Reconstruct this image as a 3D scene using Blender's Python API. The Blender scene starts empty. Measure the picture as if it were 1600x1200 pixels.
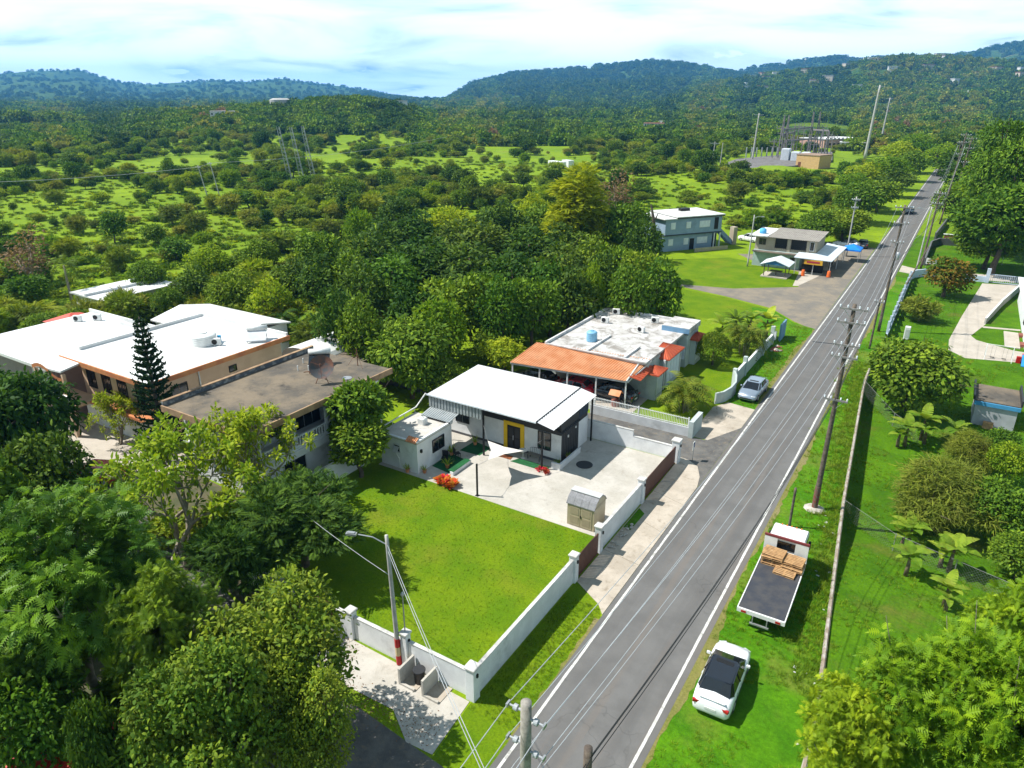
import bpy, math, random
import numpy as np
from mathutils import Vector, Matrix, noise as mnoise

# ------------------------------------------------------------------ camera, sky, sun, exposure
SC = bpy.context.scene
COL = SC.collection
H = 27.0; F = 1109.0                       # drone height in metres, focal length in pixels of the 1600 px photograph
PIT = math.atan(450 / 1109.); YAW = math.atan2(744, math.hypot(450, 1109))
cam_d = bpy.data.cameras.new('camera'); cam = bpy.data.objects.new('camera', cam_d); COL.objects.link(cam)
cam_d.sensor_fit = 'HORIZONTAL'; cam_d.sensor_width = 36.0; cam_d.lens = 36.0 * F / 1600.0
cam_d.clip_start = 0.1; cam_d.clip_end = 60000
cam.location = (0, 0, H); cam.rotation_euler = (math.pi / 2 - PIT, 0, YAW)
SC.camera = cam

SUN_TO = Vector((-0.910 * math.cos(math.radians(54)), -0.413 * math.cos(math.radians(54)), math.sin(math.radians(54)))).normalized()
world = bpy.data.worlds.new('World'); SC.world = world; world.use_nodes = True
def build_world():
    nt = world.node_tree; N = nt.nodes; L = nt.links; N.clear()
    out = N.new('ShaderNodeOutputWorld'); bg = N.new('ShaderNodeBackground'); bg.inputs[1].default_value = 0.05
    sky = N.new('ShaderNodeTexSky'); sky.sky_type = 'NISHITA'; sky.sun_disc = False
    sky.sun_elevation = math.radians(54); sky.sun_rotation = math.atan2(SUN_TO.x, SUN_TO.y)
    sky.air_density = 1.0; sky.dust_density = 0.6; sky.ozone_density = 1.6; sky.altitude = 100
    tc = N.new('ShaderNodeTexCoord'); sep = N.new('ShaderNodeSeparateXYZ'); L.new(tc.outputs['Generated'], sep.inputs[0])
    def math_(op, a, b=None, c=None):
        n = N.new('ShaderNodeMath'); n.operation = op
        for i, v in enumerate((a, b, c)):
            if v is None: continue
            if isinstance(v, (int, float)): n.inputs[i].default_value = v
            else: L.new(v, n.inputs[i])
        return n.outputs[0]
    zz = math_('ADD', math_('MAXIMUM', sep.outputs[2], 0.0), 0.14)
    cx = math_('DIVIDE', sep.outputs[0], zz); cyy = math_('DIVIDE', sep.outputs[1], zz)
    cmb = N.new('ShaderNodeCombineXYZ'); L.new(cx, cmb.inputs[0]); L.new(cyy, cmb.inputs[1])
    n1 = N.new('ShaderNodeTexNoise'); n1.inputs['Scale'].default_value = 0.8; n1.inputs['Detail'].default_value = 7; n1.inputs['Roughness'].default_value = 0.52
    n1.inputs['Distortion'].default_value = 0.6
    L.new(cmb.outputs[0], n1.inputs['Vector'])
    mr = N.new('ShaderNodeMapRange'); mr.inputs[1].default_value = 0.25; mr.inputs[2].default_value = 0.64; mr.interpolation_type = 'SMOOTHSTEP'
    L.new(n1.outputs[0], mr.inputs[0])
    # low cumulus puffs, billows whose bases sit a few degrees up
    az = math_('ARCTAN2', sep.outputs[0], sep.outputs[1])
    c2 = N.new('ShaderNodeCombineXYZ'); L.new(math_('MULTIPLY', az, 11.0), c2.inputs[0]); L.new(math_('MULTIPLY', sep.outputs[2], 30.0), c2.inputs[1])
    n2 = N.new('ShaderNodeTexNoise'); n2.inputs['Scale'].default_value = 1.0; n2.inputs['Detail'].default_value = 7; n2.inputs['Roughness'].default_value = 0.55
    L.new(c2.outputs[0], n2.inputs['Vector'])
    m2 = N.new('ShaderNodeMapRange'); m2.inputs[1].default_value = 0.54; m2.inputs[2].default_value = 0.62; m2.interpolation_type = 'SMOOTHSTEP'; L.new(n2.outputs[0], m2.inputs[0])
    fal = N.new('ShaderNodeMapRange'); fal.inputs[1].default_value = 0.085; fal.inputs[2].default_value = 0.05; L.new(sep.outputs[2], fal.inputs[0])
    puffs = math_('MULTIPLY', m2.outputs[0], fal.outputs[0])
    # thin cloud: the slant path through the layer is longer low in the sky
    slant = math_('DIVIDE', 0.05, math_('ADD', math_('MAXIMUM', sep.outputs[2], 0.0), 0.03))
    veil = math_('SUBTRACT', 1.0, math_('POWER', 2.718, math_('MULTIPLY', math_('MULTIPLY', mr.outputs[0], slant), -4.2)))
    fac = math_('MINIMUM', math_('MAXIMUM', veil, math_('MULTIPLY', puffs, 0.85)), 1.0)
    tint = N.new('ShaderNodeMixRGB'); tint.blend_type = 'MULTIPLY'; tint.inputs[0].default_value = 1.0; L.new(sky.outputs[0], tint.inputs[1]); tint.inputs[2].default_value = (0.40, 0.86, 0.90, 1)
    mix = N.new('ShaderNodeMixRGB'); L.new(fac, mix.inputs[0]); L.new(tint.outputs[0], mix.inputs[1]); mix.inputs[2].default_value = (24.0, 28.5, 29.2, 1)
    L.new(mix.outputs[0], bg.inputs[0]); L.new(bg.outputs[0], out.inputs[0])
build_world()
sd = bpy.data.lights.new('sun', 'SUN'); sd.energy = 5.0; sd.angle = math.radians(0.53); sd.color = (1.0, 0.965, 0.90)
sun = bpy.data.objects.new('sun', sd); COL.objects.link(sun); sun.location = (-60, -30, 90)
sun.rotation_euler = (-SUN_TO).to_track_quat('-Z', 'Y').to_euler()
SC.view_settings.view_transform = 'Standard'; SC.view_settings.look = 'None'; SC.view_settings.gamma = 1
SC.view_settings.exposure = 0.62; SC.view_settings.use_curve_mapping = False
SC.render.engine = 'CYCLES'
SC.cycles.max_bounces = 6; SC.cycles.diffuse_bounces = 3; SC.cycles.glossy_bounces = 2; SC.cycles.transmission_bounces = 4
SC.cycles.transparent_max_bounces = 8; SC.cycles.volume_bounces = 0; SC.cycles.caustics_reflective = False; SC.cycles.caustics_refractive = False
SC.cycles.use_denoising = True; SC.cycles.sample_clamp_indirect = 4

# ------------------------------------------------------------------ pixel -> place (photograph pixels of 1600x1200)
cp_, sp_ = math.cos(PIT), math.sin(PIT); cy_, sy_ = math.cos(YAW), math.sin(YAW)
def ray(px, py):
    u = (px - 800) / F; v = (py - 600) / F
    d = sp_ + v * cp_; fw = cp_ - v * sp_
    return (u * cy_ - fw * sy_, u * sy_ + fw * cy_, -d)
def G(px, py, z=0.0):                      # where the ray meets height z
    r = ray(px, py); t = (z - H) / r[2]
    return Vector((r[0] * t, r[1] * t, z))
def polar(px, r, z=0.0):                   # a place r metres away in the compass direction of pixel column px (at the horizon)
    a = math.atan2((px - 800) / F, cp_ + 0.4058 * sp_)
    return Vector((r * math.sin(a - YAW), r * math.cos(a - YAW), z))
def col_of(x, y):                          # inverse of polar for a ground point
    a = np.arctan2(x, y) + YAW
    return 800 + F * np.tan(np.clip(a, -1.45, 1.45)) * (cp_ + 0.4058 * sp_)

# ------------------------------------------------------------------ objects
def props(o, label=None, cat=None, group=None, kind=None):
    if label: o['label'] = label
    if cat: o['category'] = cat
    if group: o['group'] = group
    if kind: o['kind'] = kind
    return o
def thing(name, label, cat, loc=(0, 0, 0), rz=0.0, group=None):
    o = bpy.data.objects.new(name, None); COL.objects.link(o); o.location = loc; o.rotation_euler = (0, 0, rz); o.empty_display_size = 0.3
    return props(o, label, cat, group)
def copy_tree(o, parent=None):
    c = o.copy(); COL.objects.link(c)
    if parent is not None: c.parent = parent
    for ch in o.children: copy_tree(ch, c)
    return c
def mesh_obj(name, me, parent=None, loc=(0, 0, 0)):
    o = bpy.data.objects.new(name, me); COL.objects.link(o); o.location = loc
    if parent is not None: o.parent = parent
    return o

class MB:
    """collects shapes, then links them as one mesh object"""
    def __init__(s): s.v = []; s.f = []; s.mi = []; s.m = 0
    def add(s, vs, fs):
        b = len(s.v); s.v += [tuple(p) for p in vs]
        for f in fs: s.f.append(tuple(b + i for i in f)); s.mi.append(s.m)
        return s
    def box(s, x0, x1, y0, y1, z0, z1):
        if x0 > x1: x0, x1 = x1, x0
        if y0 > y1: y0, y1 = y1, y0
        if z0 > z1: z0, z1 = z1, z0
        vs = [(x0, y0, z0), (x1, y0, z0), (x1, y1, z0), (x0, y1, z0), (x0, y0, z1), (x1, y0, z1), (x1, y1, z1), (x0, y1, z1)]
        return s.add(vs, [(0, 3, 2, 1), (4, 5, 6, 7), (0, 1, 5, 4), (1, 2, 6, 5), (2, 3, 7, 6), (3, 0, 4, 7)])
    def bbox(s, x0, x1, y0, y1, z0, z1, b=0.02):      # box with chamfered upright edges and top
        if x0 > x1: x0, x1 = x1, x0
        if y0 > y1: y0, y1 = y1, y0
        def ring(i, z): return [(x0 + i + b, y0 + i, z), (x1 - i - b, y0 + i, z), (x1 - i, y0 + i + b, z), (x1 - i, y1 - i - b, z), (x1 - i - b, y1 - i, z), (x0 + i + b, y1 - i, z), (x0 + i, y1 - i - b, z), (x0 + i, y0 + i + b, z)]
        vs = ring(0, z0) + ring(0, z1 - b) + ring(b, z1)
        fs = [tuple(range(7, -1, -1)), tuple(range(16, 24))]
        for k in (0, 8):
            for i in range(8): fs.append((k + i, k + (i + 1) % 8, k + 8 + (i + 1) % 8, k + 8 + i))
        return s.add(vs, fs)
    def obox(s, c, size, rz=0.0, rx=0.0, ry=0.0):
        M_ = Matrix.Translation(c) @ Matrix.Rotation(rz, 4, 'Z') @ Matrix.Rotation(ry, 4, 'Y') @ Matrix.Rotation(rx, 4, 'X')
        hx, hy, hz = size[0] / 2, size[1] / 2, size[2] / 2
        vs = [M_ @ Vector(p) for p in ((-hx, -hy, -hz), (hx, -hy, -hz), (hx, hy, -hz), (-hx, hy, -hz), (-hx, -hy, hz), (hx, -hy, hz), (hx, hy, hz), (-hx, hy, hz))]
        return s.add(vs, [(0, 3, 2, 1), (4, 5, 6, 7), (0, 1, 5, 4), (1, 2, 6, 5), (2, 3, 7, 6), (3, 0, 4, 7)])
    def beam(s, p0, p1, w, h=None):                  # square bar between two points
        h = h or w; p0 = Vector(p0); p1 = Vector(p1); d = (p1 - p0).normalized()
        a = d.cross(Vector((0, 0, 1)));
        if a.length < 1e-4: a = Vector((1, 0, 0))
        a.normalize(); b = a.cross(d)
        vs = [p + a * (i * w / 2) + b * (j * h / 2) for p in (p0, p1) for i, j in ((-1, -1), (1, -1), (1, 1), (-1, 1))]
        return s.add(vs, [(3, 2, 1, 0), (4, 5, 6, 7), (0, 1, 5, 4), (1, 2, 6, 5), (2, 3, 7, 6), (3, 0, 4, 7)])
    def tube(s, pts, rad, n=8, cap=True):
        pts = [Vector(p) for p in pts]
        if not isinstance(rad, (list, tuple)): rad = [rad] * len(pts)
        vs = []; a = None
        for i, p in enumerate(pts):
            d = (pts[min(i + 1, len(pts) - 1)] - pts[max(i - 1, 0)]).normalized()
            if a is None:
                a = d.cross(Vector((0.3, 1, 0.1))); a = a if a.length > 1e-3 else Vector((1, 0, 0))
            a = (a - d * a.dot(d)).normalized(); b = d.cross(a)
            for k in range(n):
                t = 2 * math.pi * k / n; vs.append(p + (a * math.cos(t) + b * math.sin(t)) * rad[i])
        fs = []
        for i in range(len(pts) - 1):
            for k in range(n): fs.append((i * n + k, i * n + (k + 1) % n, (i + 1) * n + (k + 1) % n, (i + 1) * n + k))
        if cap: fs.append(tuple(range(n - 1, -1, -1))); fs.append(tuple((len(pts) - 1) * n + k for k in range(n)))
        return s.add(vs, fs)
    def lathe(s, c, prof, n=16):                     # prof: (radius, z) from bottom to top
        vs = []; fs = []
        for r, z in prof:
            for k in range(n):
                t = 2 * math.pi * k / n; vs.append((c[0] + r * math.cos(t), c[1] + r * math.sin(t), c[2] + z))
        for i in range(len(prof) - 1):
            for k in range(n): fs.append((i * n + k, i * n + (k + 1) % n, (i + 1) * n + (k + 1) % n, (i + 1) * n + k))
        fs.append(tuple(range(n - 1, -1, -1))); fs.append(tuple((len(prof) - 1) * n + k for k in range(n)))
        return s.add(vs, fs)
    def prism(s, poly, z0, z1):
        n = len(poly); vs = [(p[0], p[1], z0) for p in poly] + [(p[0], p[1], z1) for p in poly]
        a = sum(poly[i][0] * poly[(i + 1) % n][1] - poly[(i + 1) % n][0] * poly[i][1] for i in range(n))
        idx = list(range(n)) if a > 0 else list(range(n - 1, -1, -1))
        fs = [tuple(reversed(idx)), tuple(n + i for i in idx)]
        for k in range(n):
            i, j = idx[k], idx[(k + 1) % n]; fs.append((i, j, n + j, n + i))
        return s.add(vs, fs)
    def slab(s, q, t):                               # four (or more) points and a thickness downward
        n = len(q); vs = [tuple(p) for p in q] + [(p[0], p[1], p[2] - t) for p in q]
        fs = [tuple(range(n)), tuple(range(2 * n - 1, n - 1, -1))] + [((k + 1) % n, k, n + k, n + (k + 1) % n) for k in range(n)]
        return s.add(vs, fs)
    def ribbed(s, o, u, w, n, depth, t=0.0, prof=None):    # corrugated sheet: origin, u across the ribs, w along them
        o, u, w = Vector(o), Vector(u), Vector(w); nn = u.cross(w).normalized()
        prof = prof or [(0, 0), (0.55, 0), (0.65, 1), (0.9, 1)]
        P = []
        for k in range(n):
            for a, h in prof: P.append(((k + a) / n, h * depth))
        P.append((1.0, 0.0)); vs = []
        for e in (0, 1):
            for a, h in P: vs.append(o + u * a + w * e + nn * h)
        m = len(P); return s.add(vs, [(i, i + 1, m + i + 1, m + i) for i in range(m - 1)])
    def mesh(s, name, mats, smooth=False, origin=None):
        me = bpy.data.meshes.new(name); v = s.v
        if origin is not None: v = [(p[0] - origin[0], p[1] - origin[1], p[2] - origin[2]) for p in v]
        me.from_pydata(v, [], s.f)
        for m_ in (mats if isinstance(mats, (list, tuple)) else [mats]): me.materials.append(m_)
        if any(s.mi): me.polygons.foreach_set('material_index', s.mi)
        if smooth: me.polygons.foreach_set('use_smooth', [True] * len(me.polygons))
        me.update(); return me
    def build(s, name, mats, parent=None, smooth=False, local=False):
        org = None
        if parent is not None and not local:
            w = Vector(parent.location); q = parent.parent
            while q is not None: w = w + Vector(q.location); q = q.parent
            org = w
        elif parent is None and not local:
            n = len(s.v); org = Vector((sum(p[0] for p in s.v) / n, sum(p[1] for p in s.v) / n, min(p[2] for p in s.v)))
        o = mesh_obj(name, s.mesh(name, mats, smooth, org), parent)
        if parent is None and org is not None: o.location = org
        return o

# ------------------------------------------------------------------ materials
MATS = {}
def srgb(r, g, b):
    f = lambda c: (c / 255 / 12.92) if c / 255 <= 0.04045 else ((c / 255 + 0.055) / 1.055) ** 2.4
    return (f(r), f(g), f(b))
class NT:
    def __init__(s, name):
        s.m = bpy.data.materials.new(name); s.m.use_nodes = True; s.t = s.m.node_tree; s.N = s.t.nodes; s.L = s.t.links
        s.b = s.N['Principled BSDF']; s.out = s.N['Material Output']; s.pos = None
        MATS[name] = s.m
    def P(s):
        if s.pos is None: s.pos = s.N.new('ShaderNodeNewGeometry').outputs['Position']
        return s.pos
    def obj(s): return s.N.new('ShaderNodeTexCoord').outputs['Object']
    def noise(s, scale, detail=4, rough=0.55, vec=None, stretch=None, dist=0.0):
        n = s.N.new('ShaderNodeTexNoise'); n.inputs['Scale'].default_value = scale; n.inputs['Detail'].default_value = detail; n.inputs['Roughness'].default_value = rough
        n.inputs['Distortion'].default_value = dist
        v = vec if vec is not None else s.P()
        if stretch:
            mp = s.N.new('ShaderNodeMapping'); mp.inputs['Scale'].default_value = stretch; s.L.new(v, mp.inputs[0]); v = mp.outputs[0]
        s.L.new(v, n.inputs['Vector']); return n.outputs[0]
    def rng(s, a, lo, hi, t0=0.0, t1=1.0, smooth=True):
        n = s.N.new('ShaderNodeMapRange'); n.inputs[1].default_value = lo; n.inputs[2].default_value = hi; n.inputs[3].default_value = t0; n.inputs[4].default_value = t1
        if smooth: n.interpolation_type = 'SMOOTHSTEP'
        s.L.new(a, n.inputs[0]); return n.outputs[0]
    def mix(s, fac, a, b, mode='MIX'):
        n = s.N.new('ShaderNodeMixRGB'); n.blend_type = mode
        for i, v in ((0, fac), (1, a), (2, b)):
            if isinstance(v, (int, float)): n.inputs[i].default_value = v
            elif isinstance(v, tuple): n.inputs[i].default_value = (v[0], v[1], v[2], 1)
            else: s.L.new(v, n.inputs[i])
        return n.outputs[0]
    def mul(s, a, b, op='MULTIPLY'):
        n = s.N.new('ShaderNodeMath'); n.operation = op
        for i, v in ((0, a), (1, b)):
            if isinstance(v, (int, float)): n.inputs[i].default_value = v
            else: s.L.new(v, n.inputs[i])
        return n.outputs[0]
    def bump(s, h, strength=0.3, dist=0.02):
        n = s.N.new('ShaderNodeBump'); n.inputs['Strength'].default_value = strength; n.inputs['Distance'].default_value = dist; s.L.new(h, n.inputs['Height']); s.L.new(n.outputs[0], s.b.inputs['Normal']); return n
    def col(s, c):
        if isinstance(c, tuple): s.b.inputs['Base Color'].default_value = (c[0], c[1], c[2], 1)
        else: s.L.new(c, s.b.inputs['Base Color'])
    def set(s, rough=0.7, metal=0.0, spec=0.4):
        s.b.inputs['Roughness'].default_value = rough; s.b.inputs['Metallic'].default_value = metal; s.b.inputs['Specular IOR Level'].default_value = spec; return s
def M(name, c, c2=None, scale=1.5, rough=0.7, metal=0.0, bump=0.15, bscale=25.0, spec=0.35, grime=0.0, lo=0.35, hi=0.65):
    """painted or worn surface: two tones mixed by noise, fine relief, optional grime patches"""
    if name in MATS: return MATS[name]
    t = NT(name); c2 = c2 or tuple(x * 0.86 for x in c)
    k = t.mix(t.rng(t.noise(scale, 5, 0.6), lo, hi), c, c2)
    if grime: k = t.mix(t.mul(t.rng(t.noise(scale * 0.45, 8, 0.7), 0.52, 0.72), grime), k, (0.06, 0.055, 0.045))
    t.col(k); t.set(rough, metal, spec)
    if bump: t.bump(t.noise(bscale, 4), bump, 0.01)
    return t.m

# ------------------------------------------------------------------ surface materials
def grass_mat(name, a, b, dry, dryamt=0.35, fine=9.0, bump=0.6, patch=0.35):
    t = NT(name)
    k = t.mix(t.rng(t.noise(patch, 6, 0.62), 0.35, 0.65), a, b)
    k = t.mix(t.mul(t.rng(t.noise(0.22, 5, 0.6), 0.5, 0.72), dryamt), k, dry)
    k = t.mix(t.rng(t.noise(fine, 3, 0.6), 0.25, 0.75, 0.0, 0.55), k, tuple(x * 0.42 for x in b))
    k = t.mix(t.rng(t.noise(fine * 5, 2, 0.6), 0.45, 0.8, 0.0, 0.35), k, tuple(min(1, x * 1.5) for x in a))
    t.col(k); t.set(0.9, 0, 0.12); t.bump(t.noise(fine * 2.2, 5, 0.7), bump, 0.05); return t.m
LAWN = grass_mat('lawn_grass', (0.150, 0.228, 0.003), (0.082, 0.172, 0.002), (0.22, 0.20, 0.020), 0.5, 7.0)
VERGE = grass_mat('verge_grass', (0.090, 0.235, 0.003), (0.045, 0.155, 0.002), (0.21, 0.185, 0.04), 0.6, 4.0, 1.0)
def ground_mat():
    t = NT('ground_cover')
    att = t.N.new('ShaderNodeAttribute'); att.attribute_name = 'forest'; fo = att.outputs['Fac']
    a2 = t.N.new('ShaderNodeAttribute'); a2.attribute_name = 'clear'; cl = a2.outputs['Fac']
    g = t.mix(t.rng(t.noise(0.035, 6, 0.6), 0.36, 0.62), (0.200, 0.290, 0.006), (0.130, 0.215, 0.006))
    g = t.mix(t.rng(t.noise(0.3, 5, 0.65), 0.42, 0.62, 0.0, 0.5), g, (0.100, 0.165, 0.008))
    g = t.mix(t.rng(t.noise(1.9, 4, 0.65), 0.4, 0.75, 0.0, 0.6), g, (0.17, 0.25, 0.022))
    g = t.mix(t.rng(t.noise(0.06, 5, 0.6), 0.60, 0.75, 0.0, 0.5), g, (0.17, 0.14, 0.05))
    w = t.mix(t.rng(t.noise(0.045, 7, 0.7), 0.36, 0.62), (0.038, 0.092, 0.010), (0.085, 0.145, 0.018))
    w = t.mix(t.rng(t.noise(0.006, 5, 0.6), 0.45, 0.65, 0.0, 0.7), w, (0.020, 0.055, 0.014))
    a3 = t.N.new('ShaderNodeAttribute'); a3.attribute_name = 'mown'; mo = a3.outputs['Fac']
    v = t.mix(t.rng(t.noise(0.4, 6, 0.62), 0.35, 0.65), (0.085, 0.190, 0.003), (0.045, 0.125, 0.002))
    v = t.mix(t.rng(t.noise(0.2, 6, 0.65), 0.52, 0.7, 0.0, 0.6), v, (0.17, 0.155, 0.03))
    v = t.mix(t.rng(t.noise(6, 4, 0.6), 0.3, 0.75, 0.0, 0.55), v, (0.030, 0.085, 0.006))
    g = t.mix(t.rng(mo, 0.35, 0.65), g, v)
    b = t.mix(t.rng(t.noise(0.02, 4, 0.6), 0.45, 0.55), (0.17, 0.22, 0.035), (0.28, 0.17, 0.075))
    k = t.mix(t.rng(fo, 0.35, 0.65), g, w); k = t.mix(t.rng(cl, 0.3, 0.6), k, b)
    t.col(k); t.set(0.95, 0, 0.1)
    h = t.mix(t.rng(fo, 0.35, 0.65), t.noise(1.4, 5, 0.7), t.noise(0.055, 7, 0.72))
    bp = t.bump(h, 0.75, 1.0)
    t.L.new(t.rng(fo, 0.35, 0.65, 0.25, 16.0), bp.inputs['Distance']); return t.m
GROUND = ground_mat()
def asphalt():
    t = NT('asphalt')
    k = t.mix(t.rng(t.noise(0.5, 6, 0.65), 0.35, 0.68), (0.150, 0.145, 0.140), (0.118, 0.114, 0.110))
    k = t.mix(t.rng(t.noise(0.9, 5, 0.6, stretch=(1.6, 0.05, 1)), 0.48, 0.66, 0.0, 0.55), k, (0.165, 0.140, 0.120))
    k = t.mix(t.rng(t.noise(60, 2, 0.5), 0.4, 0.8, 0.0, 0.5), k, (0.07, 0.07, 0.07))
    k = t.mix(t.rng(t.noise(0.35, 9, 0.8), 0.62, 0.7, 0.0, 0.45), k, (0.06, 0.058, 0.056))
    k = t.mix(t.rng(t.noise(0.55, 4, 0.6, stretch=(1.0, 0.012, 1)), 0.46, 0.62, 0.0, 0.5), k, (0.095, 0.092, 0.090))
    vo = t.N.new('ShaderNodeTexVoronoi'); vo.feature = 'DISTANCE_TO_EDGE'; vo.inputs['Scale'].default_value = 0.35; ad = t.N.new('ShaderNodeVectorMath'); ad.operation = 'ADD'; nn = t.N.new('ShaderNodeTexNoise'); nn.inputs['Scale'].default_value = 1.3; t.L.new(t.P(), nn.inputs['Vector']); t.L.new(t.P(), ad.inputs[0]); t.L.new(nn.outputs['Color'], ad.inputs[1]); t.L.new(ad.outputs[0], vo.inputs['Vector'])
    crack = t.mul(t.rng(vo.outputs['Distance'], 0.018, 0.004), t.rng(t.noise(0.16, 3), 0.50, 0.60)); k = t.mix(t.mul(crack, 0.22), k, (0.035, 0.034, 0.033))
    t.col(k); t.set(0.85, 0, 0.3); t.bump(t.noise(90, 3), 0.3, 0.01); return t.m
ASPH = asphalt()
def old_asphalt():
    t = NT('worn_asphalt')
    k = t.mix(t.rng(t.noise(0.7, 7, 0.7), 0.36, 0.66), (0.150, 0.142, 0.130), (0.085, 0.082, 0.080))
    k = t.mix(t.rng(t.noise(2.2, 6, 0.7), 0.52, 0.72, 0.0, 0.8), k, (0.21, 0.165, 0.11))
    k = t.mix(t.rng(t.noise(40, 2), 0.4, 0.8, 0.0, 0.4), k, (0.05, 0.05, 0.05))
    t.col(k); t.set(0.9, 0, 0.25); t.bump(t.noise(40, 4, 0.7), 0.4, 0.015); return t.m
OLDASPH = old_asphalt()
def gravel():
    t = NT('brown_gravel')
    k = t.mix(t.rng(t.noise(0.35, 7, 0.7), 0.36, 0.64), (0.235, 0.195, 0.145), (0.150, 0.138, 0.122))
    k = t.mix(t.rng(t.noise(0.9, 6, 0.7), 0.55, 0.7, 0.0, 0.6), k, (0.10, 0.098, 0.094)); k = t.mix(t.rng(t.noise(30, 3), 0.4, 0.8, 0.0, 0.4), k, (0.30, 0.26, 0.20))
    t.col(k); t.set(0.95, 0, 0.2); t.bump(t.noise(30, 4, 0.7), 0.5, 0.02); return t.m
GRAVEL = gravel()
def concrete(name, a, b, stain, amt=0.7, sc=0.5):
    t = NT(name)
    k = t.mix(t.rng(t.noise(sc, 7, 0.65), 0.35, 0.65), a, b)
    k = t.mix(t.rng(t.noise(sc * 2.3, 9, 0.72, dist=0.5), 0.52, 0.74, 0.0, amt), k, stain)
    k = t.mix(t.rng(t.noise(sc * 9, 4, 0.6), 0.5, 0.8, 0.0, 0.25), k, tuple(x * 0.6 for x in stain))
    t.col(k); t.set(0.85, 0, 0.25); t.bump(t.noise(18, 5, 0.65), 0.25, 0.01); return t.m
PATIO = concrete('patio_concrete', (0.47, 0.44, 0.395), (0.385, 0.36, 0.315), (0.27, 0.245, 0.20), 0.65)
APRON = concrete('apron_concrete', (0.46, 0.40, 0.33), (0.36, 0.31, 0.25), (0.20, 0.155, 0.11), 0.8)
DRIVE = concrete('drive_concrete', (0.46, 0.41, 0.35), (0.39, 0.345, 0.29), (0.27, 0.23, 0.18), 0.5)
OLDROOF = concrete('stained_roof', (0.088, 0.078, 0.066), (0.190, 0.150, 0.105), (0.034, 0.031, 0.028), 0.9, 0.34)
def white_stained():
    t = NT('stained_white_roof')
    k = t.mix(t.rng(t.noise(0.8, 7, 0.65), 0.36, 0.62), (0.54, 0.53, 0.52), (0.42, 0.40, 0.38))
    k = t.mix(t.rng(t.noise(0.55, 9, 0.75, dist=0.7), 0.47, 0.60, 0.0, 0.75), k, (0.17, 0.148, 0.125))
    t.col(k); t.set(0.85); t.bump(t.noise(12, 4), 0.2, 0.01); return t.m
WSTAIN = white_stained()
WHITE = M('white_wall_paint', (0.72, 0.73, 0.74), (0.62, 0.63, 0.64), 0.9, 0.75, grime=0.35, bscale=30)
WHITEROOF = M('white_roof_coating', (0.70, 0.70, 0.69), (0.60, 0.60, 0.59), 0.45, 0.6, bump=0.05, grime=0.3)
LINE = M('road_paint', (0.64, 0.63, 0.60), (0.44, 0.43, 0.40), 3.0, 0.7, grime=0.8)
DARK = M('charcoal_cladding', (0.030, 0.031, 0.034), None, 2, 0.5, bump=0.05)
BLACK = M('black_metal', (0.012, 0.012, 0.013), None, 2, 0.5, bump=0.03)
YELLOW = M('yellow_paint', (0.80, 0.50, 0.01), None, 2, 0.55, bump=0.05)
GATE = M('brown_gate_metal', (0.110, 0.045, 0.030), (0.080, 0.033, 0.024), 2, 0.5, bump=0.05)
ZINC = M('galvanised_sheet', (0.40, 0.43, 0.44), (0.31, 0.34, 0.35), 1.2, 0.45, 0.25, bump=0.05, grime=0.2)
GALV = M('galvanised_steel', (0.42, 0.43, 0.44), None, 2, 0.45, 0.6, bump=0.03)
METALROOF = M('white_metal_roof', (0.66, 0.66, 0.67), (0.58, 0.58, 0.59), 0.5, 0.42, 0.0, bump=0.03, spec=0.5)
TERRA = M('terracotta_tile', (0.52, 0.195, 0.075), (0.60, 0.29, 0.150), 1.1, 0.75, bump=0.2, grime=0.25)
REDTILE = M('red_tile', (0.50, 0.095, 0.035), (0.40, 0.07, 0.03), 1.5, 0.7, bump=0.2)
PEACH = M('peach_stucco', (0.64, 0.45, 0.31), (0.56, 0.385, 0.26), 0.7, 0.85, grime=0.2)
PEACHTRIM = M('orange_trim', (0.52, 0.21, 0.075), (0.44, 0.15, 0.06), 1.2, 0.75, grime=0.3)
GREYGREEN = M('grey_green_stucco', (0.44, 0.49, 0.47), (0.37, 0.42, 0.41), 0.8, 0.85, grime=0.25)
BLUEGREY = M('blue_grey_stucco', (0.26, 0.35, 0.46), (0.22, 0.30, 0.40), 0.6, 0.85, grime=0.35)
BLUETRIM = M('blue_trim', (0.16, 0.30, 0.46), None, 1, 0.7)
BEIGE = M('beige_stucco', (0.42, 0.36, 0.27), (0.34, 0.285, 0.21), 0.6, 0.85, grime=0.4)
GLASS = M('dark_glass', (0.012, 0.015, 0.018), None, 2, 0.08, 0.0, bump=0, spec=0.8)
FRAME = M('aluminium_frame', (0.60, 0.61, 0.62), None, 2, 0.4, 0.3, bump=0)
LOUVER = M('white_louver', (0.68, 0.72, 0.76), (0.58, 0.62, 0.67), 2, 0.5, bump=0.05)
PLASTW = M('white_plastic', (0.72, 0.72, 0.70), None, 2, 0.45, bump=0.03)
POLEWOOD = M('weathered_pole_wood', (0.150, 0.118, 0.092), (0.080, 0.062, 0.050), 5, 0.9, bump=0.6, bscale=14, grime=0.3)
POLECON = M('pole_concrete', (0.44, 0.43, 0.41), (0.34, 0.33, 0.31), 2, 0.85, bump=0.2)
PALLET = M('pallet_wood', (0.48, 0.29, 0.135), (0.34, 0.19, 0.085), 3, 0.85, bump=0.3)
RUBBER = M('tyre_rubber', (0.014, 0.014, 0.014), None, 4, 0.85)
RUST = M('rusted_steel', (0.20, 0.075, 0.035), (0.10, 0.045, 0.03), 4, 0.9, bump=0.4)
BARK = M('bark', (0.130, 0.100, 0.072), (0.070, 0.054, 0.040), 4, 0.95, bump=0.6, bscale=16)
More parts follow.
